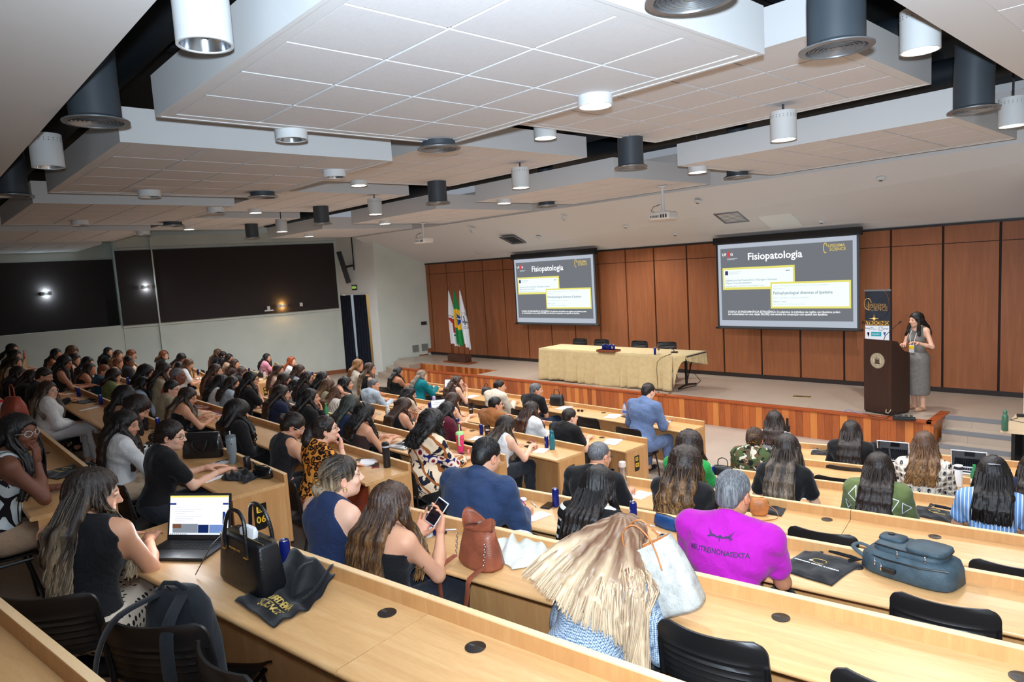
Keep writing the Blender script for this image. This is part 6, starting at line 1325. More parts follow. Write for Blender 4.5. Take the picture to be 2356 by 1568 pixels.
CAST = '''
N1|217|1135|C7|.62|f|m|wavy,dark,ashen,.40|tank,black|polka,skirt|type|-62|-12|turn=.68|person with long wavy brown hair in a black top typing on the open laptop
N2|45|995|B7|.45|f|d|braids,black,,.46|tank,ivory|tan,pants|chinR|-50|0|g:clear|person with long dark braids and striped ivory top resting chin on hand
N3|395|1000|B6|.62|f|l|bun,dark,,-.03|tee,black|jeansd,pants|desk|-42|-8|g:dark;clip|person in black velvet top with a low twisted bun and thin glasses
N4|290|975|B6|.74|f|m|long,black,brown,.52|long,white|beige,pants|phone|-40|-12||person with very long straight dark hair in a thin white cardigan
N5|318|936|B6|0.5|f|m|long,dark,,.20|long,zebra|beige,pants|cross|-30|-38||person bending over in a black and white zebra print blouse
N6|287|912|B6|0.4|f|m|long,black,,.22|strap,tan|tan,pants|lap|-40|-34||person in a tan strappy jumpsuit looking down
L7|112|903|B6|.78|f|l|long,brown,ash,.34|loose,white|white,pants|lap|-48|0|g:clear|person in a loose white shirt with straight ash hair and glasses
L1|29|803|*6|1.25|f|m|bob,black,,.12|tank,cream|black,pants|desk|S|0||person with a dark bob at the far left end of the last rows
L2|35|818|*6|1.22|f|m|bob,black,,.14|tank,black|black,pants|desk|S|-5||person in a black tank holding one arm out at far left
L3|37|835|*6|1.12|f|m|long,dark,honey,.36|tee,cream|black,pants|desk|S|0||person with dark hair and a light streak in a cream tee at far left
L4|43|860|*6|1.10|f|m|long,dark,brown,.40|tee,offblack|black,pants|desk|S|-10||person with long dark brown hair in the shadows at far left
L5|74|874|B6|.66|f|l|wavy,dark,brown,.34|long,black|black,pants|desk|S|0||person with wavy brown hair and black top left of the short haired neighbour
L6|102|862|B6|.62|m|m|short,dark|long,black|black,pants|write|S|-18||person with short cropped dark hair writing with a red pen
L8|130|814|*5|1.24|f|t|long,black,,.34|strapless,tan|black,pants|desk|S|-3||person in a strapless tan top with long black hair at the rear left wall
L9|167|808|*5|1.32|f|m|curly,mid,,.10|tee,white|jeans,pants|desk|S|-15|g:dark|person with a messy brown updo and glasses near the rear left wall
L10|150|834|*6|1.22|f|t|long,black,,.30|tank,offblack|black,pants|desk|S|-15||person with black hair and bare tan arms leaning on the rear desk
L11|173|826|*5|1.20|f|m|wavy,dark,,.26|tank,cream|jeans,pants|chinR|S|-12||person with brown hair resting a hand on the cheek beside a brown bag
L12|203|834|B5|0.5|f|m|long,black,,.28|long,lblue|jeans,pants|desk|S|-10||person in a light blue shirt with dark hair in the fifth row far left
L13|208|854|B5|.60|f|t|long,dark,mid,.34|strap,black|black,pants|desk|S|-3||person with long ombre hair and a bare back in the fifth row
L14|240|852|B5|.62|m|m|short,auburn|tee,dteal|jeans,pants|desk|S|-5||person with reddish short hair in a teal blue shirt
L15|264|868|B5|.62|f|m|curly,dark,,.04|tee,green|jeans,pants|chin2|S|-15||person with short curly brown hair in an olive green tee
L16|250|809|A4|.62|f|m|long,black,,.24|blazer,black|black,pants|desk|S|3||person with black hair and a black jacket against the left wall
L17|273|816|A4|.45|f|m|wavy,brown,honey,.28|tee,beige|jeans,pants|desk|S|-5||person with blond brown hair in beige beside the black jacket
L18|273|834|A4|.62|f|m|long,auburn,,.30|tank,beige|jeans,pants|chinR|S|-14||person with long auburn hair raising a bent arm
L19|303|815|A4|0.25|f|m|bob,auburn,,.14|tee,cream|jeans,pants|desk|S|-15||person with an auburn bob behind the dark suited neighbour
L20|297|830|A4|.48|m|d|short,black|blazer,offblack,(150,160,180)|black,pants|lap|S|-2|g:dark|person in a dark suit with glasses and a lanyard
L21|337|857|B5|0.45|f|t|curly,black,,.05|tee,offblack|black,pants|desk|S|-10||person with short curly black hair seen from behind in the fifth row
L22|331|886|B5|.62|f|m|long,black,,.26|long,lblue|jeans,pants|chinL|-46|-2||person in a light blue shirt with black hair holding a pen
L23|378|817|A3|.62|f|l|curly,auburn,mid,.06|blazer,black|black,pants|desk|S|3|g:dark|person with a curly red brown bob and glasses against the left wall
L24|418|823|A3|0.45|f|t|long,black,,.26|tank,caramel|jeans,pants|cross|S|-32||person with black hair leaning down over the desk in caramel top
L25|434|837|A3|.55|f|m|long,mid,honey,.30|tee,white|jeans,pants|write|S|-25||person with long streaked blond hair writing in the third row
L26|414|845|A3|0.62|f|m|bob,black,,.13|tee,orange|jeans,pants|write|S|-20||person in a bright orange top with a black bob
L27|379|852|B5|0.33|f|m|wavy,dark,,.28|tee,khaki|jeans,pants|desk|S|-8||person with wavy dark brown hair in a beige tee
L28|409|862|B5|0.42|m|d|shaved,grey|tee,red|jeans,pants|desk|S|-2||older person with cropped grey hair in a red shirt
L29|397|892|B5|.62|m|l|short,black|long,khaki,(210,190,210)|jeans,pants|desk|-44|-5|g:dark|person with short black hair and glasses in a beige shirt
L30|433|912|B5|.60|f|m|long,dark,ash,.42|strap,black|black,pants|write|-42|-22||person with long highlighted brown hair in a black strap top writing
L31|502|812|A2|.62|f|m|long,mid,honey,.28|blazer,black|black,pants|desk|S|-8||person with long blond hair in black against the left wall, second row
L32|514|818|A2|.60|f|m|bun,black,,0|tee,black|black,pants|desk|S|-10||person with dark tied hair and a white clip in the second row
L33|513|832|A2|0.69|f|l|bob,black,,.06|strapless,tan|jeans,pants|cross|S|0||person with short black hair and bare shoulders in the second row
L34|528|824|A2|.58|f|m|long,black,,.20|tee,tan|jeans,pants|desk|S|-3|g:dark|person with dark hair behind the bare shouldered neighbour
L35|497|853|B4|0.45|f|m|long,brown,auburn,.30|tee,dbrown|jeans,pants|desk|S|-5||person with long auburn brown hair at the left end of the fourth row
L36|541|837|A2|.66|f|m|long,brown,mid,.30|tee,dbrown|jeans,pants|desk|S|-3||person with straight brown hair beside the row of blue cans
L37|557|857|A2|.80|f|m|bob,brown,grey,.08|tee,offblack|jeans,pants|chinL|S|-20||person with greying brown hair looking down in the second row
L38|510|880|B4|.62|f|m|curly,black,,.16|blazer,white|black,pants|write|S|-30||person in a white jacket with curly black hair leaning forward
L39|536|883|B4|.58|f|m|bob,dark,,.14|long,pblue|black,pants|chinR|S|-5||person with a dark bob in a pale blue white top
L42|548|950|B5|.62|f|m|bigcurly,black,,.30|blazer,black|black,pants|lap|S|-12||person with big curly black hair in a black blazer
M1|615|823|A1|.62|f|m|long,black,,.22|tee,pink|jeans,pants|desk|S|8||person in a pink tee with dark hair against the left wall
M2|672|831|A1|.62|f|l|long,ginger,,.26|tee,white|jeans,pants|chinR|S|6||person with bright ginger hair in a white tee
M3|642|851|A2|.62|f|m|long,brown,mid,.30|long,blush|jeans,pants|desk|S|-4||person with long brown hair in a pale cream blouse behind the ginger hair
M4|689|853|B3|0.33|f|m|long,brown,mid,.16|tee,pblue|jeans,pants|desk|S|-12||person with brown hair in a pale blue tee near the first left desk
M5|579|872|B4|.56|f|m|long,black,,.34|tee,black|black,pants|chinR|S|-4|g:dark|person with long straight black hair and black top in the fourth row
M6|656|874|B3|0.68|f|m|curly,dark,auburn,.26|tee,red|black,pants|desk|S|-5||person with curly dark hair in a red top
M7|708|870|B3|.62|f|m|long,dark,,.26|long,black|black,pants|desk|S|2|g:dark|person in black with brown hair beside a blue can in the third row
M8|682|888|B3|.68|f|l|long,black,,.28|tee,white|black,pants|desk|-34|3|e|person in profile with long black hair, earrings and white top
M9|745|871|B3|0.42|f|m|long,black,,.36|tee,black|black,pants|desk|S|5||person with very long sleek black hair in the third row
M10|649|905|B4|.60|f|m|long,dark,,.42|blazer,dnavy|black,pants|chinR|S|-6||person with long dark hair in a dark blazer with a silver watch
M11|756|888|B3|.60|f|m|bob,mid,honey,.16|blazer,khaki|jeans,pants|desk|S|-14||person in a khaki vest with light brown hair
M12|716|915|B4|.60|f|m|long,black,,.36|long,black|black,pants|chinR|-36|4||person smiling in profile in black, holding a silver pen
M13|777|904|B3|.66|f|m|long,mid,auburn,.32|tee,thinstripe|jeans,pants|headR|S|-15||person with auburn hair and striped shirt, one hand on the head
M14|796|883|B3|0.42|f|m|long,black,,.26|blazer,black|black,pants|desk|S|0||person with smooth black hair and black blazer left of the empty chair
M15|825|837|B2|0.22|f|m|bob,honey,auburn,.12|blazer,cream|beige,pants|desk|S|-8||person in a cream blazer with honey hair near the curtained door
M16|852|848|B2|0.27|f|m|long,brown,ashen,.38|tank,black|black,pants|desk|S|3|g:dark|person with long streaked blond hair in a black tank top
M17|807|931|B4|.62|f|m|long,green,,.22|tee,navy|black,pants|desk|S|-24|g:dark|person with dark greenish hair and glasses in a navy top
M18|860|884|B2|.62|m|m|short,grey|long,pblue|jeans,pants|desk|S|0||person with grey hair in a pale blue shirt
M19|918|857|B1|.62|f|t|long,black,,.28|strapless,black|black,skirt|desk|S|5||person in an off the shoulder black dress with long black hair
M20|972|866|B1|.62|f|l|bob,ash,silver,.16|blazer,teal|black,pants|type|S|-5||person in a teal blazer with ash blond hair typing on a laptop
M21|1053|887|B1|.66|f|l|long,brown,mid,.36|tank,dbrown|dbrown,pants|phone|S|3|g:clear|person with long brown hair in a dark brown sleeveless top, first row
M22|944|915|B2|.66|f|m|long,black,,.30|long,beige|black,pants|desk|S|-15||person with black hair in a beige top behind the laptop screen
M23|1043|926|B2|.60|f|l|long,brown,,.20|strap,cream|jeans,pants|desk|-30|-34||person leaning low over the desk with bare arms and brown hair
M24|931|943|B3|.62|f|m|long,brown,,.22|halter,black|black,pants|phone|S|-24|e|person in a black halter top with brown hair reading a sheet
M25|842|952|B4|.62|f|m|curly,black,,.42|strap,dbrown|black,pants|type|S|-3||person with long curly black hair and bare shoulders using a laptop
M26|997|972|B4|.62|f|l|bigcurly,black,,.10|loose,blouse|black,pants|desk|S|10|w=1.28|person in a cream blouse printed with dark red flowers
M27|1033|962|B3|.46|f|m|long,black,,.24|blazer,burgundy|black,pants|chinR|S|-3||person with black hair in a burgundy jacket behind the pink tumbler
M28|750|987|B5|.62|f|l|curlpony,dark,,.1|tee,leopard|rust,pants|chinR|-30|6|g:dark;e;curlpony|person in an orange leopard print top with a curly ponytail
M29|676|977|B5|.60|f|m|bun,dark,,.02|tank,offblack|black,pants|write|-34|-34|g:clear|person in a black sleeveless top bending down to write, glasses low
R1|1150|894|B1|.70|m|m|short,black|blazer,cream|beige,pants|desk|S|0||person with short black hair in a cream jacket, first row
R2|1234|901|B1|.66|m|m|short,grey|tee,black|jeans,pants|chinR|S|0||person with thick grey dark hair in a black tee, first row
R3|1141|931|B2|.62|m|m|short,black|blazer,caramel|jeans,pants|chin2|S|3|g:dark|person with glasses in a caramel brown jacket
R4|1225|943|B2|.62|f|m|braids,dark,auburn,.42|loose,white|black,pants|chin2|S|-2||person with long thin braids over a white blouse
R5|1165|979|B3|.64|f|l|long,dark,ash,.40|tank,white|jeansd,pants|write|-34|-32||person with long straight hair in a white sleeveless top writing
R6|1312|971|B2|.58|m|l|short,dark|tee,black,(206,208,212)|jeansd,pants|desk|S|0|g:gold|person with short dark hair and round glasses in a black tee
R7|1492|897|B1|0.6|m|l|short,dark|blazer,suit|suit,pants|write|-12|-14|w=1.12|person in a light blue suit at the aisle end of the first row
R8|1379|1044|C4|.62|m|m|shaved,grey|tee,black|black,pants|write|-14|-6|g:dark;e|person with shaved head, glasses and black tee writing with a pencil
R9|1120|1042|C5|.64|m|m|short,black|blazer,navysuit|jeansd,pants|write|-10|-14|w=1.30|person in a dark navy blazer with short black hair
R10|1587|1024|C3|.62|f|l|bigcurly,dark,mid,.30|tee,bgreen|jeans,pants|desk|0|-6||person in bright green with long dark curls behind blond curls
R11|1578|1068|C4|.60|f|l|bigcurly,dark,honey,.28|long,black|black,pants|desk|5|-10|w=1.18|person with long curly blond hair in a black top
R12|1378|1117|C5|.60|f|m|long,black,dark,.40|long,bwstripe|black,pants|write|-5|-26||person in a black and white striped top with long dark hair
R13|1688|1127|C5|.64|m|t|short,grey|tee,magenta|black,pants|desk|-8|-6|w=1.18|person in a magenta sports shirt with grey hair
S1|1782|968|C1|.62|f|m|long,dark,brown,.14|tee,diamond|jeans,pants|phone|10|-8||person in a black and white diamond print blouse beside a small tripod
S2|1737|1008|C2|.62|f|m|bun,brown,mid,0|blazer,camo|black,pants|desk|5|-16|clip|person in a camouflage jacket with hair held by a gold claw clip
S3|1812|1030|C3|.62|f|l|long,dark,ash,.42|tee,black|black,pants|write|-4|-8||person with very long streaked straight hair in a black tee
S4|1959|992|C1|.62|f|m|long,dark,,.40|long,black|black,pants|desk|0|-12|w=1.1|person with long dark brown hair in black by the black bags
S5|2127|1022|C2|.62|f|l|wavy,mid,honey,.22|loose,crochet|jeans,pants|desk|5|-12||person with wavy blond hair in a cream crochet jumper
S6|2022|1075|C3|.62|f|m|long,dark,,.36|loose,green|black,pants|desk|5|-8|w=1.1|person in a green top with white triangle outlines
S7|2285|1087|C3|.62|f|m|long,black,,.20|tee,bluestripe|jeans,pants|desk|4|-12|pin|person in a blue striped shirt with sleek black hair and a silver clip
S8|2378|1075|C2|.62|f|m|long,dark,,.2|long,dnavy|black,pants|desk|0|-5||person in navy cut off by the right edge of the picture
T1|788|1095|C6|.62|f|l|bun,dark,ashen,-.045|halter,navy|jeansd,pants|desk|-32|2|clip;e;hx=-.02|person in a navy halter top with streaked hair in a gold claw clip
T2|903|1172|C6|.64|f|m|wavy,brown,honey,.44|strap,black|jeansd,pants|phone|-12|-14|holdhand|person with long wavy brown hair holding a white phone
T3|1436|1246|C6|.30|f|l|fan,mid,ashen,.44|long,tweed|black,pants|desk|-10|-35|lean=.72;roll=.18;turn=-.05;w=1.15|person with long blond hair in a grey blue woven shirt leaning over
'''
PEOPLE = {}
SPK = np.array([-3.3, 12.6])
for ln_ in CAST.strip().split('\n'):
    (pid, px, py, row, offs_, sex, skin, hair, top, legs, pose, yw, pt, opts, label) = ln_.split('|')
    px, py = float(px), float(py); k = int(row[1]); b = row[0]
    if b == '*':
        p = onz(px, py, FZ[k]+float(offs_)); p = p if p[0] > -23.4 else EYE+(p-EYE)*(-23.4/p[0]); bb = 'A'; rz = -.10
    else:
        o_ = float(offs_); x = xrow(b, k, px, py, o_, 0); r = ray(px, py); p = EYE+r*x/r[0]; rz = rowang(b, k)
    O = {}
    for q in opts.split(';'):
        if '=' in q: kk, v = q.split('='); O[kk.replace('o:', '')] = float(v)
        elif ':' in q: kk, v = q.split(':'); O[kk] = v
        elif q: O[q] = 1
    rz += O.get('turn', 0)
    if yw == 'S': yaw = -(math.atan2(SPK[0]-p[0], SPK[1]-p[1])*.85+rz) if True else 0
    else: yaw = math.radians(float(yw))
    yaw = max(-.95, min(.9, yaw)) if yw == 'S' else yaw
    h_ = hair.split(','); hl = (h_[0], h_[1], h_[2] if len(h_) > 2 and h_[2] else None, float(h_[3]) if len(h_) > 3 else None)
    t_ = top.split(',', 2); tcol = TC.get(t_[1], t_[1]); tp_ = (t_[0], tcol)+((tuple(int(c) for c in t_[2].strip('()').split(',')),) if len(t_) > 2 else ())
    lg = legs.split(','); lcol = TC.get(lg[0], lg[0])
    dist = float(np.linalg.norm(p-EYE)); lod = 0 if dist < 5.0 else 1 if dist < 8.5 else 2 if dist < 14 else 3
    hz = float(p[2]); hrel = hz-FZ[k]; lean = O.get('lean', {'write': .30, 'cross': .42, 'lap': .02, 'phone': .12, 'headR': .25}.get(pose, .22))
    if hrel < 1.08: lean = max(lean, .34)
    I = person(label, (p[0], p[1]), FZ[k], rz, hz, sex, skin, hl, tp_, (lcol, lg[1]), pose, yaw, math.radians(float(pt)), O.get('roll', 0), lean, lod, O.get('w', 1.0), glasses=O.get('g'), extra={'earring': 'e' in O, **({'holdhand': 1} if 'holdhand' in O else {})}, seed=int(px)+int(py), makeup=True)
    PEOPLE[pid] = I
    hp_ = w2(I, (0, -.02, 0)); short = label.replace('person', 'one', 1).split(' ')
    cl_ = 'black chair used by the '+label
    cl_ = ' '.join(cl_.split(' ')[:16])
    while cl_.split(' ')[-1] in ('in', 'a', 'the', 'with', 'of', 'and', 'by', 'beside', 'behind', 'on', 'to', 'one'): cl_ = ' '.join(cl_.split(' ')[:-1])
    chair_at(float(hp_[0]), float(hp_[1]), FZ[k], rz, cl_)
    T_ = lambda x, y, z, I=I: tuple(I['hc']+I['Rh']@V3(x, y, z))
    if 'clip' in O:
        mb = MB(); zc = {'T1': -.03, 'N3': -.03}.get(pid, .0)
        for s_ in (-1, 1):
            for j in range(5): mb.tube([T_(s_*.006, -.155, zc+.05-j*.022), T_(s_*.032, -.150, zc+.045-j*.022), T_(s_*.046, -.122, zc+.04-j*.022)], .0035, 5)
            mb.tube([T_(s_*.010, -.158, zc+.055), T_(s_*.012, -.16, zc), T_(s_*.010, -.155, zc-.045)], .004, 6)
        mb.build('hair_claw_clip', mat('gold', (212, 170, 90), .25, .9) if pid != 'N3' else mat('clip_brown', (110, 84, 60), .4), I['body'], smooth=True)
    if 'pin' in O: MB().tube([T_(-.035, -.125, .075), T_(0, -.135, .077), T_(.035, -.125, .075)], .008, 8, flat=.4).build('hair_pin', mat('pin_silver', (200, 210, 235), .2, .9), I['body'], smooth=True)
# ================================================================== things on the desks
def dk(k, px, py, dz=0.0):
    p = onz(px, py, FZ[k]+.7415+dz)
    b = 'C' if p[0] > -4.6 else 'B' if p[0] > leftB.get(k, -16) else 'A'
    lo_, hi_ = {'C': (-3.84 if k < 7 else -4.3, 2.4), 'B': (leftB.get(k, -16)+.1, -5.3), 'A': (-22.0, -16.5)}[b]
    d = rowy(b, k, p[0])-p[1]; want = min(max(d, .075), .43)
    if abs(want-d) > 1e-4:   # keep things on the desk top: slide along the line of sight
        s_ = (rowy(b, k, 0)-want)/(p[1]-(rowy(b, k, 1)-rowy(b, k, 0))*p[0]); p = np.array([p[0]*s_, p[1]*s_, p[2]])
    p[0] = min(max(p[0], lo_), hi_); p[1] = rowy(b, k, p[0])-min(max(rowy(b, k, p[0])-p[1], .05), .44); return p
def mrgb(rgb, rough=.6, metal=0.0, tr=0.0): return mat('c_%d_%d_%d_%d_%d_%d' % (*rgb, int(rough*100), int(metal*10), int(tr*10)), rgb, rough, metal, trans=tr)
def leather(name, rgb, rough=.42, bump=.25):
    if name in MATS: return MATS[name]
    m = mat(name, rgb, rough, spec=.45); t = NT(m); n = t.noise(t.coord('Object'), 14, 5, .6); v = vor(t, 140); t.color(t.ramp(n.outputs[0], [(.3, tuple(int(c*.82) for c in rgb)), (.7, tuple(min(255, int(c*1.12)+2) for c in rgb))])); t.bump(v.outputs[0], bump, .003); return m
def loft(mb, secs, seg=28, cap=True, noise=0.0, rs=None):
    """secs: (cx, cy, cz, hw, hd, exponent, tilt) rings of superellipses, in order"""
    P = []; n = len(secs)
    for (cx, cy, cz, hw, hd, ex, tl) in secs:
        for k in range(seg):
            a = 2*PI*k/seg; c, s = math.cos(a), math.sin(a); x = hw*abs(c)**(2/ex)*(1 if c >= 0 else -1); y = hd*abs(s)**(2/ex)*(1 if s >= 0 else -1)
            j = 1+noise*math.sin(k*1.7+cz*40)*math.sin(k*.6+cz*23); P.append((cx+x*j, cy+y*j, cz+x*tl))
    F = [(i*seg+k, i*seg+(k+1) % seg, (i+1)*seg+(k+1) % seg, (i+1)*seg+k) for i in range(n-1) for k in range(seg)]
    if cap: F += [tuple(range(seg-1, -1, -1)), tuple(range((n-1)*seg, n*seg))]
    return mb.add(P, F)
def paper(k, px, py, rot, label, w=.15, h=.21, n=1, cat='paper', grp='paper sheets', name='note_sheet', printed=False):
    p = dk(k, px, py); T = thing(name, p, label, cat, rot, grp); o = MB()
    for i in range(n):
        a = i*.12; b = MB().box(-w/2, w/2, -h/2, h/2, .0006+i*.0022, .0016+i*.0022).mv(Matrix.Rotation(a, 4, 'Z')); o.add(b.v, b.f)
    o.build('sheet', M_paper, T)
    if printed:
        l = MB()
        for i in range(3): l.box(-.03, .03-.012*i, -.02-i*.014, -.014-i*.014, .0018+(n-1)*.0022, .0024+(n-1)*.0022)
        l.build('print', M_darkgrey, T)
    return T
def phone(k, px, py, rot, label, rgb=(24, 26, 32), w=.073, h=.15):
    T = thing('mobile_phone', dk(k, px, py), label, 'phone', rot, 'phones on the desks'); MB().box(-w/2, w/2, -h/2, h/2, 0, .009, .003).build('phone_case', mrgb(rgb, .4), T); MB().box(-w/2+.004, w/2-.004, -h/2+.005, h/2-.005, .0091, .0097).build('phone_screen', mat('phone_glass', (12, 14, 22), .08), T); return T
def pen(p, d, label, rgb=(226, 228, 232), tip=(120, 40, 130)):
    T = thing('pen', p, label, 'pen', 0, 'pens'); d = np.array(d, float); d /= np.linalg.norm(d)
    MB().tube([(0, 0, .004), tuple(d*.11+V3(0, 0, .004))], .004, 8).build('pen_barrel', mrgb(rgb, .4), T, smooth=True); MB().tube([tuple(d*.11+V3(0, 0, .004)), tuple(d*.128+V3(0, 0, .004)), tuple(d*.14+V3(0, 0, .004))], [.0042, .004, .001], 8).build('pen_tip', mrgb(tip, .4), T, smooth=True); return T
# ---- cans
for k, px, py, lb in ((7, 658, 1292, 'large looking blue can behind the black handbag, nearest the camera'), (6, 1005, 1229, 'blue can beside the small sports bottle'), (5, 1279, 1160, 'blue can in front of the dark phone, right of the navy blazer'), (5, 1458, 1197, 'blue can between the striped top and the blue pouch'),
                      (3, 1639, 1103, 'blue can left of the black top handle bag'), (3, 2222, 1172, 'blue can left of the blue striped shirt'), (3, 1866, 1104, 'blue can right of the long streaked hair'), (3, 1108, 999, 'blue can left of the black cup on the third row desk'), (3, 1258, 1029, 'blue can left of the teal bottle'),
                      (2, 989, 943, 'blue can left of the lilac bottle'), (3, 1054, 985, 'blue can behind the pink tumbler'), (6, 147, 899, 'blue can under the tall black bottle on the sixth row'), (6, 182, 912, 'middle of three blue cans on the sixth row'), (6, 233, 930, 'blue can left of the bending neck in tan'),
                      (6, 363, 975, 'blue can beside the zebra print blouse'), (5, 295, 884, 'blue can right of the olive green tee'), (4, 438, 886, 'left one of two blue cans behind the older grey head'), (4, 453, 892, 'right one of two blue cans behind the older grey head'), (3, 479, 863, 'blue can at the aisle end of the far left third row'),
                      (2, 556, 853, 'blue can on the second left row nearest the wall'), (2, 574, 858, 'dark blue can next to the pale flask on the second left row'), (1, 721, 866, 'lone blue can on the first left desk end'), (3, 726, 891, 'blue can held near the black top in the third row'), (7, 14, 925, 'blue can above the coral bag at the left edge'),
                      (7, 365, 970, 'dummy'), (6, 74, 852, 'blue can beside the tall pink bottle at far left'), (3, 455, 852, 'blue can by the orange top on the third left row')):
    if lb == 'dummy': continue
    can_at(dk(k, px, py), lb)
T = bottle(dk(6, 569, 1071), [(.026, 0), (.031, .008), (.031, .110), (.026, .120)], (22, 22, 26), 'black drink can with yellow and blue letters on the sixth row desk', None, name='drink_can'); T['category'] = 'drink can'
b_ = MB(); [b_.grid(lambda u, v, a0=a0: (.0316*math.sin(a0+u*.62), -.0316*math.cos(a0+u*.62), .02+v*(.045+.012*math.sin(u*9))), 8, 2) for a0 in (-.75,)]; b_.build('yellow_print', mrgb((240, 206, 30)), T)
b_ = MB(); [b_.grid(lambda u, v, a0=a0: (.0316*math.sin(a0+u*.62), -.0316*math.cos(a0+u*.62), .02+v*(.045+.012*math.sin(u*9+1))), 8, 2) for a0 in (.05,)]; b_.build('blue_print', mrgb((40, 150, 226)), T)
# ---- bottles, tumblers, cups
W_ = (228, 230, 228)
T = bottle(dk(6, 536, 1062), [(.030, 0), (.033, .01), (.034, .09), (.043, .11), (.046, .24), (.043, .245)], (118, 128, 134), 'grey insulated tumbler with lid handle on the sixth row desk', (96, 106, 112), [(.044, .245), (.045, .26), (.030, .268)], name='travel_tumbler', rough=.5)
MB().tube([(.045, 0, .235), (.07, -.01, .225), (.075, -.01, .205), (.05, .0, .19)], .006, 6).build('carry_loop', M_alu, T, smooth=True); MB().tube([(-.012, 0, .265), (-.02, 0, .30)], .006, 8).build('straw', mrgb((190, 196, 200), .4), T, smooth=True)
T = bottle(dk(4, 1060, 1036), [(.030, 0), (.035, .01), (.036, .07), (.044, .085), (.047, .20), (.046, .206)], (236, 62, 122), 'hot pink tumbler with a lime green handle and straw', (170, 226, 150), [(.047, .206), (.048, .225), (.042, .235)], name='travel_tumbler', rough=.5)
MB().tube([(.046, -.0, .205), (.08, -.01, .195), (.085, -.01, .15), (.08, -.01, .10), (.048, -.0, .085)], .010, 8).build('tumbler_handle', mrgb((150, 216, 140), .5), T, smooth=True); MB().tube([(-.01, 0, .235), (-.02, 0, .27), (-.05, .0, .315)], .005, 6).build('straw', mrgb((186, 230, 110), .4), T, smooth=True); MB().lathe([(.0474, .15), (.0476, .165)], 22, cap=False).build('tumbler_band', mrgb((196, 60, 84), .5), T, smooth=True)
T = bottle(dk(5, 891, 1074), [(.032, 0), (.034, .01), (.036, .16), (.036, .20)], (28, 29, 32), 'tall black thermos with a steel band on the fifth row desk', (24, 24, 26), [(.037, .215), (.037, .24), (.025, .25)], (190, 194, 198), (.2, .215))
bottle(dk(3, 1271, 1033), [(.030, 0), (.034, .008), (.034, .17), (.026, .195), (.024, .205)], (20, 108, 122), 'teal metal bottle with a carry loop on the third row desk', (16, 92, 106), [(.026, .205), (.027, .23), (.014, .245)])
T = bottle(dk(3, 894, 970), [(.030, 0), (.034, .008), (.034, .18), (.026, .20)], (226, 224, 214), 'white bottle with small dark printed marks', (222, 220, 212), [(.028, .2), (.028, .23), (.02, .238)])
mb = MB()
for i in range(26):
    a = i*2.4; z = .02+(i*.37 % 1)*.15; mb.box(.0338*math.cos(a)-.004, .0338*math.cos(a)+.004, .0338*math.sin(a)-.004, .0338*math.sin(a)+.004, z, z+.008)
mb.build('bottle_marks', M_darkgrey, T)
bottle(dk(2, 1000, 940), [(.032, 0), (.036, .008), (.036, .17), (.026, .195)], (178, 164, 206), 'lilac bottle with a loop lid beside the blue can', (190, 178, 216), [(.03, .195), (.03, .225), (.02, .24)])
T = bottle(dk(4, 1434, 1116), [(.030, 0), (.034, .008), (.034, .17), (.034, .18)], (176, 170, 166), 'steel thermos with a beige flip lid', (206, 190, 180), [(.034, .18), (.035, .20), (.030, .225), (.018, .23)], metal=.8, rough=.25)
T = bottle(dk(2, 2205, 1118), [(.033, 0), (.037, .008), (.037, .17), (.030, .185)], (226, 228, 230), 'white flask with a navy neck and white cap', (232, 232, 234), [(.030, .205), (.037, .21), (.037, .222)], (24, 28, 52), (.183, .205))
PET = [(.028, 0), (.032, .006), (.032, .11), (.028, .15), (.013, .19), (.013, .205)]
bottle(dk(2, 2241, 1117), PET, (60, 186, 120), 'clear green soda bottle with a red and white label on the second right row', (30, 160, 84), [(.014, .205), (.014, .225)], (232, 222, 214), (.035, .085), trans=.6)
bottle(dk(4, 752, 960), PET, (60, 186, 120), 'green soda bottle beside the auburn hair', (30, 160, 84), [(.014, .205), (.014, .225)], (224, 226, 222), (.035, .06), trans=.6)
bottle(dk(1, 1437, 955), PET, (206, 220, 236), 'clear water bottle with a blue cap and label on the first row', (40, 60, 160), [(.014, .205), (.014, .222)], (60, 90, 190), (.05, .085), trans=.7)
bottle(dk(5, 209, 838), PET, (206, 220, 236), 'clear water bottle with a blue cap near the rear left wall', (40, 60, 160), [(.014, .205), (.014, .222)], (60, 90, 190), (.05, .085), trans=.7)
T = bottle(dk(6, 986, 1232), [(.027, 0), (.030, .006), (.030, .055), (.026, .06), (.030, .066), (.030, .095), (.022, .108)], (206, 212, 216), 'small clear sports bottle with orange and blue band, black cap', (22, 22, 24), [(.023, .108), (.023, .125), (.010, .128), (.010, .145)], (34, 70, 160), (.066, .092))
MB().lathe([(.0312, .070), (.0312, .078)], 22, cap=False).build('orange_band', mrgb((232, 96, 50)), T)
bottle(dk(4, 1077, 1036), [(.016, 0), (.018, .005), (.018, .045), (.010, .055)], (232, 150, 150), 'tiny red capped bottle beside the pink tumbler', (222, 26, 34), [(.010, .055), (.010, .075)], trans=.3)
bottle(dk(6, 148, 882), [(.028, 0), (.032, .01), (.032, .15), (.012, .19), (.012, .24)], (18, 18, 20), 'tall thin black bottle standing on the sixth row', (20, 20, 22), [(.013, .24), (.013, .27)])
bottle(dk(6, 78, 828), [(.028, 0), (.032, .01), (.032, .13), (.014, .18), (.014, .22)], (206, 96, 96), 'tall pink bottle at the far left wall', (210, 90, 90), [(.016, .22), (.016, .24)])
bottle(dk(2, 609, 868), [(.030, 0), (.034, .008), (.034, .17), (.026, .20)], (206, 200, 184), 'pale flask on the second left desk beside a blue can', (60, 56, 50), [(.03, .2), (.03, .225)])
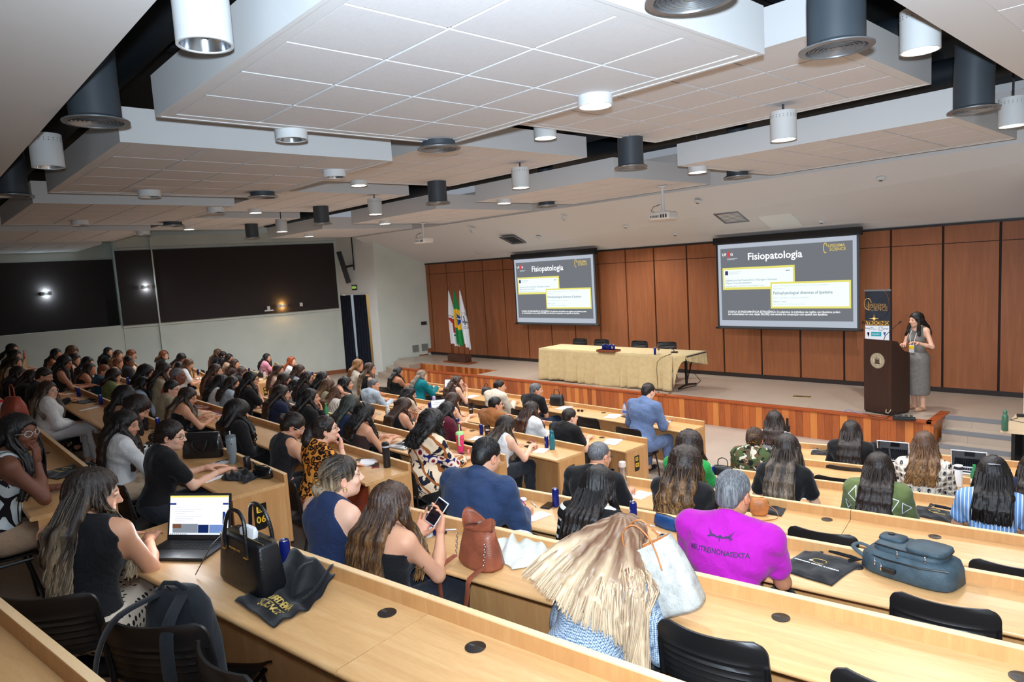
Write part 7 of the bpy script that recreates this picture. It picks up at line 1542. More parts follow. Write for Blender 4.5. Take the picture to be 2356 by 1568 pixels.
bottle(dk(7, 3, 940), [(.035, 0), (.038, .01), (.038, .10)], (206, 206, 206), 'jar with a red lid at the left edge above the coral bag', (206, 26, 44), [(.040, .10), (.040, .125)])
for k, px, py, lb, tx_ in ((3, 1122, 1001, 'black paper cup with white letters right of the blue can', 'CBO'), (2, 1084, 951, 'black paper cup with white letters held on the second row', 'CBO'), (4, 1405, 1110, 'black paper cup half hidden behind the steel thermos', 'C')):
    T = thing('paper_cup', dk(k, px, py), lb, 'cup', .75, 'black paper cups'); MB().lathe([(.030, 0), (.032, .004), (.043, .13), (.045, .132), (.042, .132), (.030, .01), (0, .01)], 24, cap=False).build('cup_body', M_sign, T, smooth=True)
    o = text(tx_, .034, M_paper, T, (0, -.0395, .085), (PI/2, 0, 0), .0003, bold=.001); 
    for v in o.data.vertices: a = v.co.x/.040; v.co.x = .040*math.sin(a); v.co.z += -.0+(.0395-.040*math.cos(a))*1.0*-1
    MB().lathe([(0, .0002), (.007, .0002)], 12, cap=False).mv(Matrix.Translation((.012, -.0365, .045)) @ Matrix.Rotation(PI/2, 4, 'X')).build('red_dot', mrgb((206, 30, 40)), T)
# ---- paper and small things
for a in ((2, 1408, 1016, .2, 'stack of printed sheets on the second row desk near the aisle', .21, .29, 3), (1, 1410, 957, .2, 'printed sheets beside the water bottle on the first row', .21, .29, 2), (3, 1245, 1036, .3, 'white pad under the writing hand, third row'), (3, 1098, 1008, .2, 'small pad with a pen left of the third row aisle', .15, .21, 2),
          (6, 500, 1067, .35, 'white pad with a black pen on the sixth row desk'), (6, 487, 1100, .3, 'white pad under the hand of the velvet top'), (7, 131, 1124, .2, 'white pad beside the folded arm with dark braids', .13, .18), (5, 1236, 1187, -.1, 'white pad beside the writing navy blazer', .12, .19), (4, 1473, 1138, .0, 'white pad under the pencil of the shaved head', .15, .2),
          (5, 1432, 1197, -.2, 'large white sheet in front of the striped top', .20, .26), (3, 2206, 1184, .2, 'white pad beside the blue striped shirt', .13, .18), (3, 1852, 1140, 0, 'white pad beside the long streaked hair', .12, .18), (5, 846, 1064, .3, 'stack of notebooks beside the pink phone', .15, .21, 6), (4, 1098, 1047, .2, 'white pad right of the tiny red capped bottle'),
          (3, 905, 965, .1, 'dummy'), (1, 1084, 912, .1, 'white sheet on the first row beside a black bag', .21, .29), (1, 1298, 938, .1, 'white sheets under the black sunglasses', .21, .29, 2), (2, 1258, 994, .2, 'white sheet with a pink mark on the second row', .18, .24), (6, 205, 940, .35, 'long white strip of paper on the sixth row', .08, .26),
          (6, 163, 905, .3, 'small sheet under the red pen at far left', .12, .16), (6, 215, 948, .3, 'dummy'), (3, 458, 870, .1, 'open white notebook on the third left row', .28, .2, 2), (6, 433, 958, .2, 'dummy'), (5, 452, 972, .3, 'white pad before the writing hand with purple pen', .15, .2), (5, 375, 925, .2, 'white pad beside the pale blue sleeve', .15, .2),
          (1, 1532, 960, .2, 'white pad in front of the light blue suit', .15, .21, 2), (6, 976, 1206, .4, 'green and white printed card beside the sports bottle', .10, .2), (2, 600, 873, .1, 'pink card on the second left desk end', .12, .2)):
    a = list(a)+[.15, .21, 1][len(a)-5:] if len(a) < 8 else list(a)
    if a[4] == 'dummy': continue
    T = paper(a[0], a[1], a[2], a[3], a[4], a[5], a[6], a[7], printed='print' in a[4])
for a in ((3, 1217, 1028, 1.2, 'black phone beside the writing hand, third row'), (3, 1217, 1018, 1.2, 'small dark car key left of the blue can', (30, 32, 36), .04, .08), (5, 1264, 1162, .25, 'dark navy phone below the blue can by the navy blazer', (24, 30, 52), .08, .16), (5, 1523, 1240, .2, 'dark blue phone below the blue pouch', (30, 36, 58)), (1, 1439, 959, 1.2, 'black phone left of the light blue suit'),
          (5, 864, 1071, 1.0, 'phone in a dark pink case on the fifth row', (150, 40, 66)), (2, 1108, 960, 1.2, 'black phone on the second row left of the caramel jacket'), (3, 1278, 985, 1.0, 'dummy')):
    if a[4] != 'dummy': phone(*a)
for p, d, lb, c, tp_ in ((dk(5, 1221, 1141), (.9, -.5, 0), 'white pen lying left of the blue can, fifth right row', (226, 230, 236), (180, 184, 190)), (dk(5, 1468, 1203), (1, .1, 0), 'white pen between the blue can and blue pouch', (226, 230, 236), (180, 184, 190)), (dk(5, 1500, 1219), (.95, -.25, 0), 'white capped pen above the dark blue phone', (226, 230, 236), (80, 84, 90)),
                        (dk(6, 495, 1064, .004), (.35, .9, .1), 'black pen on the pad, sixth row', (30, 30, 34), (20, 20, 22)), (dk(6, 1022, 1219), (.6, .6, 0), 'white pen right of the blue can, sixth right row', (226, 230, 236), (190, 190, 196)), (dk(1, 1536, 962, .006), (.8, .5, .1), 'grey pen on the pad of the blue suit', (90, 92, 98), (40, 40, 44)), (dk(1, 1860, 1030), (.9, .1, .1), 'white marker roll on the first right row', (230, 232, 236), (120, 124, 130))): pen(p, d, lb, c, tp_)
T = thing('earphone_case', dk(5, 1204, 1144), 'white rounded earphone case beside the navy blazer', 'case'); loft(MB(), [(0, 0, 0, .022, .018, 2, 0), (0, 0, .004, .030, .024, 2, 0), (0, 0, .016, .031, .025, 2, 0), (0, 0, .022, .022, .017, 2, 0)], 20).build('case_body', M_white, T, smooth=True); MB().box(-.006, .006, -.0265, -.024, .008, .013).build('case_clasp', M_alu, T)
T = thing('sunglasses', dk(1, 1335, 947), 'black sunglasses lying on the first row desk', 'sunglasses', .2); g = MB()
for s_ in (-1, 1): g.tube([(s_*.035+.026*math.cos(a), 0, .022+.019*math.sin(a)) for a in np.linspace(0, 2*PI, 14, endpoint=False)], .004, 6, closed=True); g.tube([(s_*.062, 0, .03), (s_*.066, .06, .028), (s_*.064, .12, .008)], .003, 6)
g.build('sunglasses_frame', M_black, T, smooth=True); l_ = MB()
for s_ in (-1, 1): l_.lathe([(0, 0), (.024, 0), (.024, .002), (0, .002)], 14, (0, 0, 0), cap=False) if False else l_.box(s_*.035-.022, s_*.035+.022, -.001, .001, .006, .038)
l_.build('sunglasses_lens', mat('phone_glass'), T)
for k, px, py, lb in ((4, 877, 1003, 'tangle of grey earphone cable and glasses on the fourth row'), (3, 868, 953, 'clear glasses lying on the third row desk')):
    T = thing('folded_glasses', dk(k, px, py), lb, 'glasses', .3); g = MB()
    for s_ in (-1, 1): g.tube([(s_*.035+.024*math.cos(a), 0, .022+.018*math.sin(a)) for a in np.linspace(0, 2*PI, 12, endpoint=False)], .0025, 5, closed=True)
    g.tube([(.1*math.cos(q*.9)*.6, .03+.04*math.sin(q*1.7), .008+.006*math.sin(q*3)) for q in np.linspace(0, 14, 60)], .002, 4); g.build('frame_and_cord', M_alu, T, smooth=True)
# ---- laptops
def laptop(p, rz, label, w=.36, d=.245, open_a=1.85, screen='light', lid=(34, 36, 40), name='laptop'):
    T = thing(name, p, label, 'laptop', rz, 'laptops'); ml = mrgb(lid, .4, .2)
    MB().box(-w/2, w/2, -d/2, d/2, 0, .018, .004).build('laptop_base', ml, T)
    kb = MB()
    for r in range(5):
        for c in range(13): x = -w/2+.03+c*(w-.06)/13; kb.box(x, x+(w-.06)/13-.003, .0+r*.021-.01, .018+r*.021-.01, .0182, .0198)
    kb.build('keyboard', mrgb((16, 17, 20), .5), T); MB().box(-.05, .05, -d/2+.012, -d/2+.075, .0181, .0187).build('touchpad', mrgb((44, 48, 54), .3), T)
    M_ = Matrix.Translation((0, d/2-.004, .016)) @ Matrix.Rotation(PI/2-open_a+PI/2*0+0.0, 4, 'X')
    L = MB().box(-w/2, w/2, 0, .008, 0, d, .003).mv(M_).build('laptop_lid', ml, T)
    q = lambda n, x0, x1, z0, z1, m_, e=0.0: MB().box(x0, x1, -.0015-e, -.0005-e, z0, z1).mv(M_).build(n, m_, L)
    if screen == 'off': q('laptop_screen', -w/2+.01, w/2-.01, .018, d-.01, mat('phone_glass')); return T
    q('laptop_screen', -w/2+.012, w/2-.012, .026, d-.012, em('lap_white', (244, 248, 255), 1.15))
    if screen == 'full':
        q('browser_bar', -w/2+.012, w/2-.012, d-.022, d-.012, em('lap_yellow', (250, 232, 120), 1.0), .0012); q('page_band', -w/2+.012, -w/2+.05, d-.062, d-.052, em('lap_navy', (50, 58, 140), .9), .0012); q('page_band', w/2-.045, w/2-.012, d-.062, d-.052, em('lap_navy', (50, 58, 140)), .0012)
        q('page_photo', -w/2+.032, -.004, .036, .085, em('lap_grey', (140, 148, 160), .9), .0012); q('page_photo_face', -w/2+.032, -w/2+.085, .062, .085, em('lap_brown', (130, 90, 72), .8), .0024); q('page_tile', -.002, .062, .036, .080, em('lap_blue', (24, 44, 100), .9), .0014); q('page_tile', .066, w/2-.03, .036, .080, em('lap_mid', (120, 150, 210), .9), .0014)
        q('page_side_picture', w/2-.045, w/2-.03, .085, .15, em('lap_side', (30, 60, 140), .9), .0012); q('taskbar', -w/2+.012, w/2-.012, .026, .034, em('lap_bar', (226, 236, 246), 1.0), .0016); q('page_panel', -w/2+.035, w/2-.05, .09, .185, em('lap_panel', (255, 255, 255), 1.2), .0026)
        for i, z in enumerate(np.linspace(.10, .175, 7)): q('page_line', -w/2+.045, -w/2+.11+.05*(i % 3), z, z+.0018, em('lap_line', (150, 170, 200), .9), .0038)
        for i in range(9): q('taskbar_icon', -w/2+.018+i*.012, -w/2+.024+i*.012, .0275, .0325, em('ic%d' % (i % 3), [(200, 60, 50), (40, 120, 200), (60, 160, 90)][i % 3], .9), .0028)
    else:
        for i, z in enumerate((.06, .09, .14, .17)): q('page_block', -w/2+.04+.03*(i % 2), w/2-.06-.04*(i % 3), z, z+.008, em('lap_txt', (150, 160, 176), .9), .0012)
        q('page_logo', w/2-.09, w/2-.06, .11, .15, em('lap_dark', (40, 44, 50), .9), .0014)
    return T
lp = dk(7, 425, 1268); laptop(lp, .62, 'open black laptop with a bright web page nearest the camera', .38, .25, 1.80, 'full')
lamp('laptop_glow', 'AREA', tuple(lp+V3(-.05, .0, .2)), 1.2, (.9, .95, 1), .25, rot=(PI/2*1.1, 0, .62+PI))
laptop(dk(1, 1032, 900), .35, 'open laptop with a pale slide in front of the teal blazer', .34, .23, 1.75, 'light', (60, 30, 40)); laptop(dk(2, 1016, 957), .95, 'open laptop with a white screen on the second row', .34, .23, 1.8, 'light', (24, 24, 28))
laptop(dk(4, 925, 1027), .1, 'thin silver laptop under the hands of the bare shouldered typist', .30, .21, 2.9, 'off', (170, 176, 182)); laptop(dk(1, 2053, 1060), .15, 'white laptop behind the long dark hair, first right row', .34, .23, 1.2, 'off', (232, 234, 240)); laptop(dk(1, 2228, 1085), .15, 'white laptop behind the white flask on the first right row', .34, .23, 1.2, 'off', (232, 234, 240))
# ---- tote bags and pouches
M_canvas = cloth('black_canvas', (19, 19, 22), .9, .12, .35); M_goldp = mrgb((190, 160, 84), .5)
def flat_tote(k, px, py, rz, label, w=.36, h=.40, lines=(), sc=1.0, logo=True):
    p = dk(k, px, py, .002); T = thing('tote_bag', p, label, 'bag', rz, 'black cloth totes'); rs = np.random.RandomState(int(px))
    a, b = rs.rand()*6, rs.rand()*6
    def f(u, v):
        x = (u-.5)*w*(1+.03*math.sin(v*5+a)); y = (v-.5)*h*(1+.03*math.sin(u*5+b)); z = .010+.007*math.sin(u*8+a)*math.sin(v*7+b)+.006*math.sin(u*17+v*11); e = min(u, 1-u, v, 1-v); return (x, y, max(.003, z*min(1, e*9)))
    MB().grid(f, 22, 22, th=(0, 0, -.002)).build('tote_body', M_canvas, T, smooth='all')
    for s_, q in ((-1, .0), (1, .03)): MB().tube([(-.07, h/2-.03, .014), (-.08+q, h/2+.05, .02), (s_*.03, h/2-.01+q, .03), (.12+q, h/2+.01, .022), (.10, h/2-.04, .016)], .010, 6, flat=.35).build('tote_handle', M_canvas, T, smooth=True)
    for s_, x, y, sz, m_ in lines: text(s_, sz, m_, T, (x, y, .0215), (0, 0, .05), .0004, bold=.0006)
    if logo: MB().tube([(.05*math.cos(t_)*(.6+.4*math.sin(t_*.5)), .03*math.sin(t_)+.02, .022) for t_ in np.linspace(0, 5.5, 22)], .002, 4).build('tote_emblem', M_goldp, T)
    return T
flat_tote(5, 1884, 1302, -.12, 'flat black tote with a small leaf logo beside the magenta shirt', .33, .38, (('MOVIMENTO CONTRA O LIPEDEMA', .0, -.03, .016, M_paper), ('III', -.05, .005, .028, M_paper)))
flat_tote(4, 1757, 1166, .15, 'flat black tote under the tan camera bag', .34, .28, logo=False); flat_tote(3, 2150, 1182, -.05, 'flat black tote with gold print right of the green top', .33, .26, (('SCIENCE', .04, -.02, .022, M_goldp),)); flat_tote(1, 1893, 1040, .3, 'black tote with a gold emblem left of the long dark hair', .26, .26)
flat_tote(6, 260, 940, .3, 'dummy') if False else None
flat_tote(3, 960, 965, .1, 'black folded jacket beside the halter top', .34, .22, logo=False); flat_tote(6, 193, 924, .2, 'black folded tote on the sixth row between the cans', .40, .18, logo=False); flat_tote(1, 1310, 925, .1, 'dummy') if False else None
T = flat_tote(7, 150, 1085, .3, 'black tote with a gold emblem on the seventh row desk', .34, .30, (('SCIENCE', .0, -.05, .03, M_goldp),))
def softbag(p, rz, label, secs, matl, name='handbag', seg=30, noise=.03, grp=None, cat='bag'):
    T = thing(name, p, label, cat, rz, grp); loft(MB(), secs, seg, noise=noise).build('bag_body', matl, T, smooth='all'); return T
def strap(T, pts, r=.008, m_=None, name='bag_strap', flat=.3):
    P = np.array(pts, float); n = 20; t_ = np.linspace(0, len(P)-1, n); Q = []
    for x in t_:
        i = min(int(x), len(P)-2); f = x-i; p0, p1, p2, p3 = P[max(i-1, 0)], P[i], P[i+1], P[min(i+2, len(P)-1)]
        Q.append(.5*((2*p1)+(-p0+p2)*f+(2*p0-5*p1+4*p2-p3)*f*f+(-p0+3*p1-3*p2+p3)*f**3))
    MB().tube(Q, r, 8, flat=flat).build(name, m_ or M_black, T, smooth=True)
# structured black handbag beside the laptop, its tote in front
M_lb = leather('leather_black', (17, 18, 22), .38); M_gm = mat('gold', (212, 170, 90), .25, .9)
T = softbag(dk(7, 583, 1342), .05, 'black structured handbag with round handles and gold zip beside the laptop', [(0, 0, 0, .17, .065, 5, 0), (0, 0, .02, .175, .07, 6, 0), (0, 0, .12, .165, .062, 6, 0), (0, 0, .21, .155, .052, 7, 0), (0, 0, .225, .15, .048, 7, 0)], M_lb, seg=40, noise=.005); T.scale = (1.22, 1.1, 1.05)
for s_ in (-1, 1): strap(T, [(-.085, s_*.052, .15), (-.085, s_*.058, .23), (-.05, s_*.05, .335), (.02, s_*.045, .355), (.07, s_*.05, .32), (.085, s_*.058, .23), (.085, s_*.052, .15)], .0085, M_lb, 'bag_handle', 1.0)
z_ = MB()
for s_ in (-1, 1): z_.tube([(-.15, s_*.020, .229), (.15, s_*.020, .229)], .0022, 5)
z_.build('zip_line', M_gm, T); hwm = MB()
for x in (-.085, .085):
    for s_ in (-1, 1): hwm.box(x-.014, x+.014, s_*.064-.004, s_*.064+.004, .165, .173)
hwm.build('handle_buckle', M_gm, T); text('MICHAEL KORS', .013, M_gm, T, (.0, -.0645, .185), (PI/2, 0, 0), .0006)
loft(MB(), [(0, 0, .20, .05, .018, 3, 0), (.01, 0, .25, .055, .02, 3, 0), (.02, 0, .272, .04, .01, 3, 0)], 14, noise=.08).build('tissue', M_paper, T, smooth=True)
strap(T, [(-.165, -.02, .20), (-.20, -.06, .15), (-.24, -.10, .06), (-.26, -.12, .012)], .007, M_lb); MB().tube([(-.168+.012*math.cos(a), -.03, .19+.018*math.sin(a)) for a in np.linspace(0, 2*PI, 12, endpoint=False)], .003, 6, closed=True).build('clip_ring', M_chrome, T, smooth=True)
T = thing('tote_bag', dk(7, 668, 1378, .002), 'black tote with gold event lettering slumped over the handbag and desk edge', 'bag', .02, 'black cloth totes')
MB().grid(lambda u, v: ((u-.5)*.36*(1+.12*v)-.06*v, -.17+v*.32, .010+.13*max(0, v-.52)**1.15*2.1*(1-.35*abs(u-.45))+.010*math.sin(u*13+v*6)*(.3+v)+.006*math.sin(v*26+u*4)), 34, 30, th=(0, 0, -.003)).build('tote_body', M_canvas, T, smooth='all')
o = text('LIPEDEMA', .046, M_goldp, T, (0, 0, 0), (0, 0, 0), .0003, bold=.0008); o2 = text('SCIENCE', .052, M_goldp, T, (0, 0, 0), (0, 0, 0), .0003, bold=.0008)
for oo, yo in ((o, -.055), (o2, -.105)):
    for v in oo.data.vertices: x, y = v.co.x*.9+.02, v.co.y+yo; u_, v_ = x/.36+.5, (y+.17)/.32; v.co.x, v.co.y = x, y; v.co.z = .017+.13*max(0, v_-.52)**1.15*2.1*(1-.35*abs(u_-.45))+.010*math.sin(u_*13+v_*6)*(.3+v_)+.006*math.sin(v_*26+u_*4)+(v.co.z)
strap(T, [(.10, .13, .10), (.17, .12, .16), (.20, .02, .10), (.15, -.02, .05)], .010, M_canvas, 'tote_handle'); strap(T, [(-.02, .14, .12), (.02, .05, .13), (.08, -.02, .05), (.10, .06, .06)], .010, M_canvas, 'tote_handle')
# brown bucket bag with chain strap
M_br = leather('leather_brown', (134, 72, 50), .40)
T = softbag(dk(6, 1108, 1296), -.05, 'brown leather bucket bag with chain strap and open scalloped top', [(0, 0, 0, .115, .085, 2.6, 0), (0, 0, .02, .125, .092, 2.6, 0), (0, 0, .10, .115, .078, 2.4, 0), (0, 0, .17, .098, .062, 2.3, 0), (-.0, 0, .21, .09, .056, 2.2, .08)], M_br, noise=.02); T.scale = (1.22, 1.0, 1.0); eg_ = -(T.location[1]-(rowy('C', 6, T.location[0])-.5))-.035
MB().grid(lambda u, v: ((.090+.012*v)*math.cos(u*2*PI), (.056+.010*v)*math.sin(u*2*PI), .205+.05*v*(1+.8*math.cos(u*4*PI+.6))), 40, 4, th=(0, 0, .002)).build('bag_rim', M_br, T, smooth='all'); MB().tube([(.02, .0, .15), (.02, 0, .245)], .020, 14).build('flask_lid', M_alu, T, smooth=True)
for s_, end in ((-1, (-.10, -.09, -.16)), (1, (.09, -.13, -.17))):
    for j in range(9): MB().tube([(s_*(.100)+.006*math.cos(a)*(j % 2), -.065-.002*j+.006*math.cos(a)*((j+1) % 2), .16-j*.014+.009*math.sin(a)) for a in np.linspace(0, 2*PI, 9, endpoint=False)], .0018, 4, closed=True).build('chain_link', M_chrome, T, smooth=True)
strap(T, [(-.10, -.085, .045), (-.099, eg_+.01, .016), (-.098, eg_-.01, -.05), (-.085, eg_-.02, -.17), (-.02, eg_-.03, -.30), (.05, eg_-.03, -.29), (.085, eg_-.02, -.16), (.10, eg_-.01, -.05), (.101, eg_+.01, .016), (.102, -.085, .045)], .016, M_br, 'bag_strap', .18)
# white knitted garment lying beside it
M_wc = cloth('white_knit', (196, 196, 188), .9, .05, .5)
o = MB().grid(lambda u, v: ((u-.5)*.42+.03*math.sin(v*6), (v-.5)*.36+.02*math.sin(u*9), max(.004, (.028+.030*math.sin(u*7+v*3+.5)*math.sin(v*8+u*2)+.014*math.sin(u*19+v*13))*min(1, min(u, 1-u, v, 1-v)*6))), 44, 38, th=(0, 0, -.003)).build('folded_cardigan', M_wc, None, smooth='all'); o.location = dk(6, 1188, 1262, .003); o.rotation_euler = (0, 0, -.2); tag(o, 'crumpled white knit cardigan right of the brown bucket bag', 'cardigan')
# white tote with tan trim standing by the long blond hair
M_wt = leather('tote_white', (172, 170, 164), .5, .5); M_tan = leather('leather_tan', (176, 108, 58), .45)
T = thing('tote_bag', dk(6, 1562, 1428), 'large white tote with tan lining and straps leaning beside the blond hair', 'bag', .35); T.rotation_euler = (-.05, -.42, .30); T.location[2] += .055; T.scale = (.84, 1, 1)
mm = MB(); rings = [(.02, 0, 0, .13, .075, 3.5, 0), (.01, 0, .02, .15, .085, 3.5, 0), (.0, 0, .12, .165, .075, 3.2, .02), (-.02, .0, .22, .175, .06, 3, .05), (-.05, .0, .31, .18, .045, 2.8, .10)]
loft(mm, rings, 36, cap=False, noise=.03); n_ = 36; mm.f.append(tuple(range(n_-1, -1, -1))); mm.build('bag_body', M_wt, T, smooth='all')
mi = MB(); loft(mi, [(-.05, 0, .308, .176, .041, 2.8, .10), (-.03, 0, .24, .165, .045, 2.8, .07), (-.02, 0, .20, .14, .03, 2.8, .05)], 36, cap=False); mi.f.append(tuple(range(2*36, 3*36))); mi.build('bag_lining', M_tan, T, smooth='all')
for s_ in (-1, 1): strap(T, [(-.13, s_*.056, .20), (-.125, s_*.052, .30), (-.10, s_*.04, .40), (-.02, s_*.04, .42), (.03, s_*.045, .36), (.045, s_*.055, .29), (.04, s_*.066, .20)], .007, M_tan, 'bag_handle', .5)
# pouch, camera bag, little handbag
T = softbag(dk(5, 1535, 1209), -.12, 'dark blue leather pouch on the fifth right row desk', [(0, 0, 0, .095, .03, 3, 0), (0, 0, .02, .105, .036, 3, 0), (0, 0, .065, .100, .028, 3, 0), (0, 0, .085, .09, .014, 3, 0)], leather('leather_blue', (22, 62, 110), .36), 'pouch', cat='pouch'); MB().tube([(-.095, 0, .088), (0, 0, .094), (.095, 0, .088)], .003, 6).build('zip_line', M_gm, T, smooth=True); MB().tube([(.10, -.01, .08), (.11, -.02, .05), (.11, -.03, .02)], .003, 5).build('zip_chain', M_chrome, T)
T = softbag(dk(4, 1747, 1184), .5, 'small tan leather camera bag with gold zip on a black tote', [(0, 0, 0, .05, .028, 2.6, 0), (0, 0, .02, .066, .036, 2.6, 0), (0, 0, .07, .074, .038, 2.6, 0), (0, 0, .115, .066, .034, 2.6, 0), (0, 0, .145, .04, .02, 2.2, 0)], M_tan, seg=30, noise=.01); MB().tube([(-.075, 0, .05), (-.07, 0, .11), (-.03, 0, .148), (.03, 0, .148), (.07, 0, .11), (.075, 0, .05)], .0035, 6).build('zip_line', M_gm, T, smooth=True); strap(T, [(.06, -.03, .10), (.12, -.05, .06), (.13, -.08, .012), (.05, -.13, .008), (-.02, -.14, .006)], .005, M_tan)
T = softbag(dk(3, 1664, 1102), .2, 'black top handle bag beside the blue can and camouflage jacket', [(0, 0, 0, .10, .05, 3, 0), (0, 0, .02, .11, .055, 3.4, 0), (0, 0, .11, .10, .045, 3.4, 0), (0, 0, .14, .09, .03, 3, 0)], M_lb); strap(T, [(-.05, 0, .13), (-.045, 0, .20), (0, 0, .225), (.045, 0, .20), (.05, 0, .13)], .005, M_lb, 'bag_handle', 1)
# first right row: black backpacks
for i, (px, py, lb) in enumerate(((2020, 1046, 'black cloth backpack right of the long dark hair'), (2058, 1050, 'black shoulder bag with long strap at the end of the black bags'))):
    T = softbag(dk(1, px, py), .1, lb, [(0, 0, 0, .14, .09, 3, 0), (0, 0, .03, .16, .10, 3, 0), (.01, 0, .12, .14, .085, 2.5, .1), (.02, 0, .19, .09, .05, 2, .2)], M_canvas, 'backpack', noise=.06); strap(T, [(.08, -.02, .17), (.17, -.04, .14), (.22, -.06, .05), (.23, -.06, .01)], .010, M_canvas); strap(T, [(-.04, -.08, .16), (-.03, -.115, .08), (-.02, -.105, .01)], .010, M_darkgrey)
for k, px, py, w_, rgb, lb, nm in ((1, 1120, 908, .12, (24, 24, 26), 'black leather handbag on the first row left of the cream jacket', 'handbag'), (1, 1282, 930, .15, (22, 22, 24), 'black soft backpack on the first row right of the grey hair', 'backpack'), (2, 560, 858, .10, (26, 24, 28), 'dark bag behind the cans on the second left row', 'handbag'), (4, 702, 940, .15, (78, 74, 72), 'dark grey tote with short handles between the third and fourth rows', 'tote_bag'),
                            (5, 188, 845, .11, (110, 66, 44), 'brown bag near the rear left wall', 'handbag'), (4, 335, 852, .13, (30, 26, 28), 'dark shopping bag beside the dark suit', 'tote_bag'), (7, 35, 958, .22, (168, 76, 56), 'coral leather bag at the left edge', 'handbag'), (7, 690, 0, 0, 0, '', ''), (2, 598, 848, .10, (30, 46, 48), 'dark green backpack behind the pink tee', 'backpack')):
    if not w_: continue
    T = softbag(dk(k, px, py), .1, lb, [(0, 0, 0, w_*.9, w_*.5, 3, 0), (0, 0, .02, w_, w_*.55, 3.4, 0), (0, 0, w_*.9, w_*.95, w_*.42, 3.2, .03), (0, 0, w_*1.35, w_*.85, w_*.2, 2.6, .05)], leather('bagl_%d' % rgb[0], rgb, .45), nm, noise=.03)
    strap(T, [(-w_*.4, 0, w_*1.25), (-w_*.35, 0, w_*1.8), (0, 0, w_*2.0), (w_*.35, 0, w_*1.8), (w_*.4, 0, w_*1.25)], .006, leather('bagl_%d' % rgb[0], rgb, .45), 'bag_handle', 1)
# black crocodile bag and purse with scarf on the sixth row
m = mat('croc_black', (20, 22, 26), .22, spec=.7); t = NT(m); v = t.new('ShaderNodeTexBrick', ins={'Vector': t.coord('Object', (1, 1, 1), (PI/2, 0, 0)), 'Scale': 26.0, 'Mortar Size': .03}); t.bump(v.outputs['Fac'], .9, .01)
T = softbag(dk(6, 470, 1050), .72, 'large black crocodile pattern bag standing on the sixth row desk', [(0, 0, 0, .19, .06, 5, 0), (0, 0, .02, .195, .065, 6, 0), (0, 0, .14, .185, .05, 5, 0), (0, 0, .24, .17, .03, 4, 0)], m, seg=40, noise=.006)
for s_ in (-1, 1): strap(T, [(-.07, s_*.05, .17), (-.07, s_*.075, .13), (-.02, s_*.085, .075), (.04, s_*.085, .08), (.07, s_*.075, .14), (.07, s_*.05, .17)], .006, M_black, 'bag_handle', 1)
T = softbag(dk(6, 604, 1082), .15, 'shiny black baguette purse at the end of the sixth row desk', [(0, 0, 0, .11, .035, 3, 0), (0, 0, .015, .125, .04, 3, 0), (0, 0, .07, .12, .03, 3, 0), (0, 0, .09, .10, .012, 3, 0)], mat('patent_black', (20, 22, 26), .16, spec=.7)); strap(T, [(-.10, 0, .085), (-.08, -.03, .13), (.0, -.04, .105), (.09, -.03, .12), (.12, 0, .09)], .006, M_black, 'bag_handle', .6)
o = MB().grid(lambda u, v: ((u-.5)*.34-.05*v, (v-.5)*.20-.02*math.sin(u*7), max(.003, (.030+.022*math.sin(u*9+v*5)*math.sin(v*9+u)+.012*math.sin(u*27+v*17)))*min(1, min(u, 1-u, v, 1-v)*7+.1)), 40, 28, th=(0, 0, -.003)).build('scarf', M_canvas, None, smooth='all'); o.location = dk(6, 560, 1098, .003); o.rotation_euler = (0, 0, .2); tag(o, 'crumpled black fringed scarf beside the shiny purse', 'scarf')
# grey green backpack lying on its back
M_bp = leather('backpack_green', (52, 70, 80), .6, .35)
p = dk(5, 2098, 1322); T = thing('backpack', p, 'large grey green backpack lying on the fifth right row desk', 'backpack', -.13)
loft(MB(), [(0, 0, 0, .23, .13, 3.4, 0), (0, 0, .02, .25, .15, 3.4, 0), (.0, 0, .09, .245, .145, 3.2, 0), (.01, 0, .13, .22, .125, 3, .02), (.01, 0, .145, .18, .10, 3, .02)], 44, noise=.012).build('bag_body', M_bp, T, smooth='all')
loft(MB(), [(-.0, .005, .12, .19, .115, 3.4, .02), (.0, .005, .155, .185, .11, 3.4, .02), (.0, .005, .175, .165, .09, 3.2, .02)], 40).build('front_pocket', M_bp, T, smooth='all')
loft(MB(), [(.09, .0, .172, .105, .10, 4, .02), (.09, .0, .190, .10, .095, 4, .02), (.09, .0, .195, .09, .085, 4, .02)], 36).build('pocket_flap', M_bp, T, smooth='all')
loft(MB(), [(-.11, .03, .172, .07, .055, 4, .02), (-.11, .03, .188, .066, .05, 4, .02)], 30).build('top_pocket', M_bp, T, smooth='all')
zz_ = MB(); zz_.tube([(-.20, -.10, .10), (-.08, -.145, .112), (.10, -.148, .118), (.22, -.10, .12)], .005, 6); zz_.tube([(-.16, -.085, .165), (-.02, -.11, .172), (.12, -.105, .178)], .0045, 6); zz_.build('zips', M_black, T, smooth=True)
for x, y, z in ((-.14, -.135, .10), (-.03, -.115, .165), (.11, -.11, .175), (-.10, -.15, .085)): MB().tube([(x, y, z), (x+.005, y-.012, z-.035)], .005, 6).build('zip_pull', M_chrome, T, smooth=True)
MB().box(-.09, -.02, -.168, -.150, .045, .075, .006).build('luggage_lock', M_black, T); strap(T, [(-.23, .05, .07), (-.30, .03, .09), (-.31, -.03, .085), (-.235, -.06, .06)], .014, M_bp, 'top_handle', .5)
MB().lathe([(0, 0), (.018, 0), (.018, .004), (0, .004)], 16, (-.13, .05, .190), cap=False).build('round_badge', M_black, T)
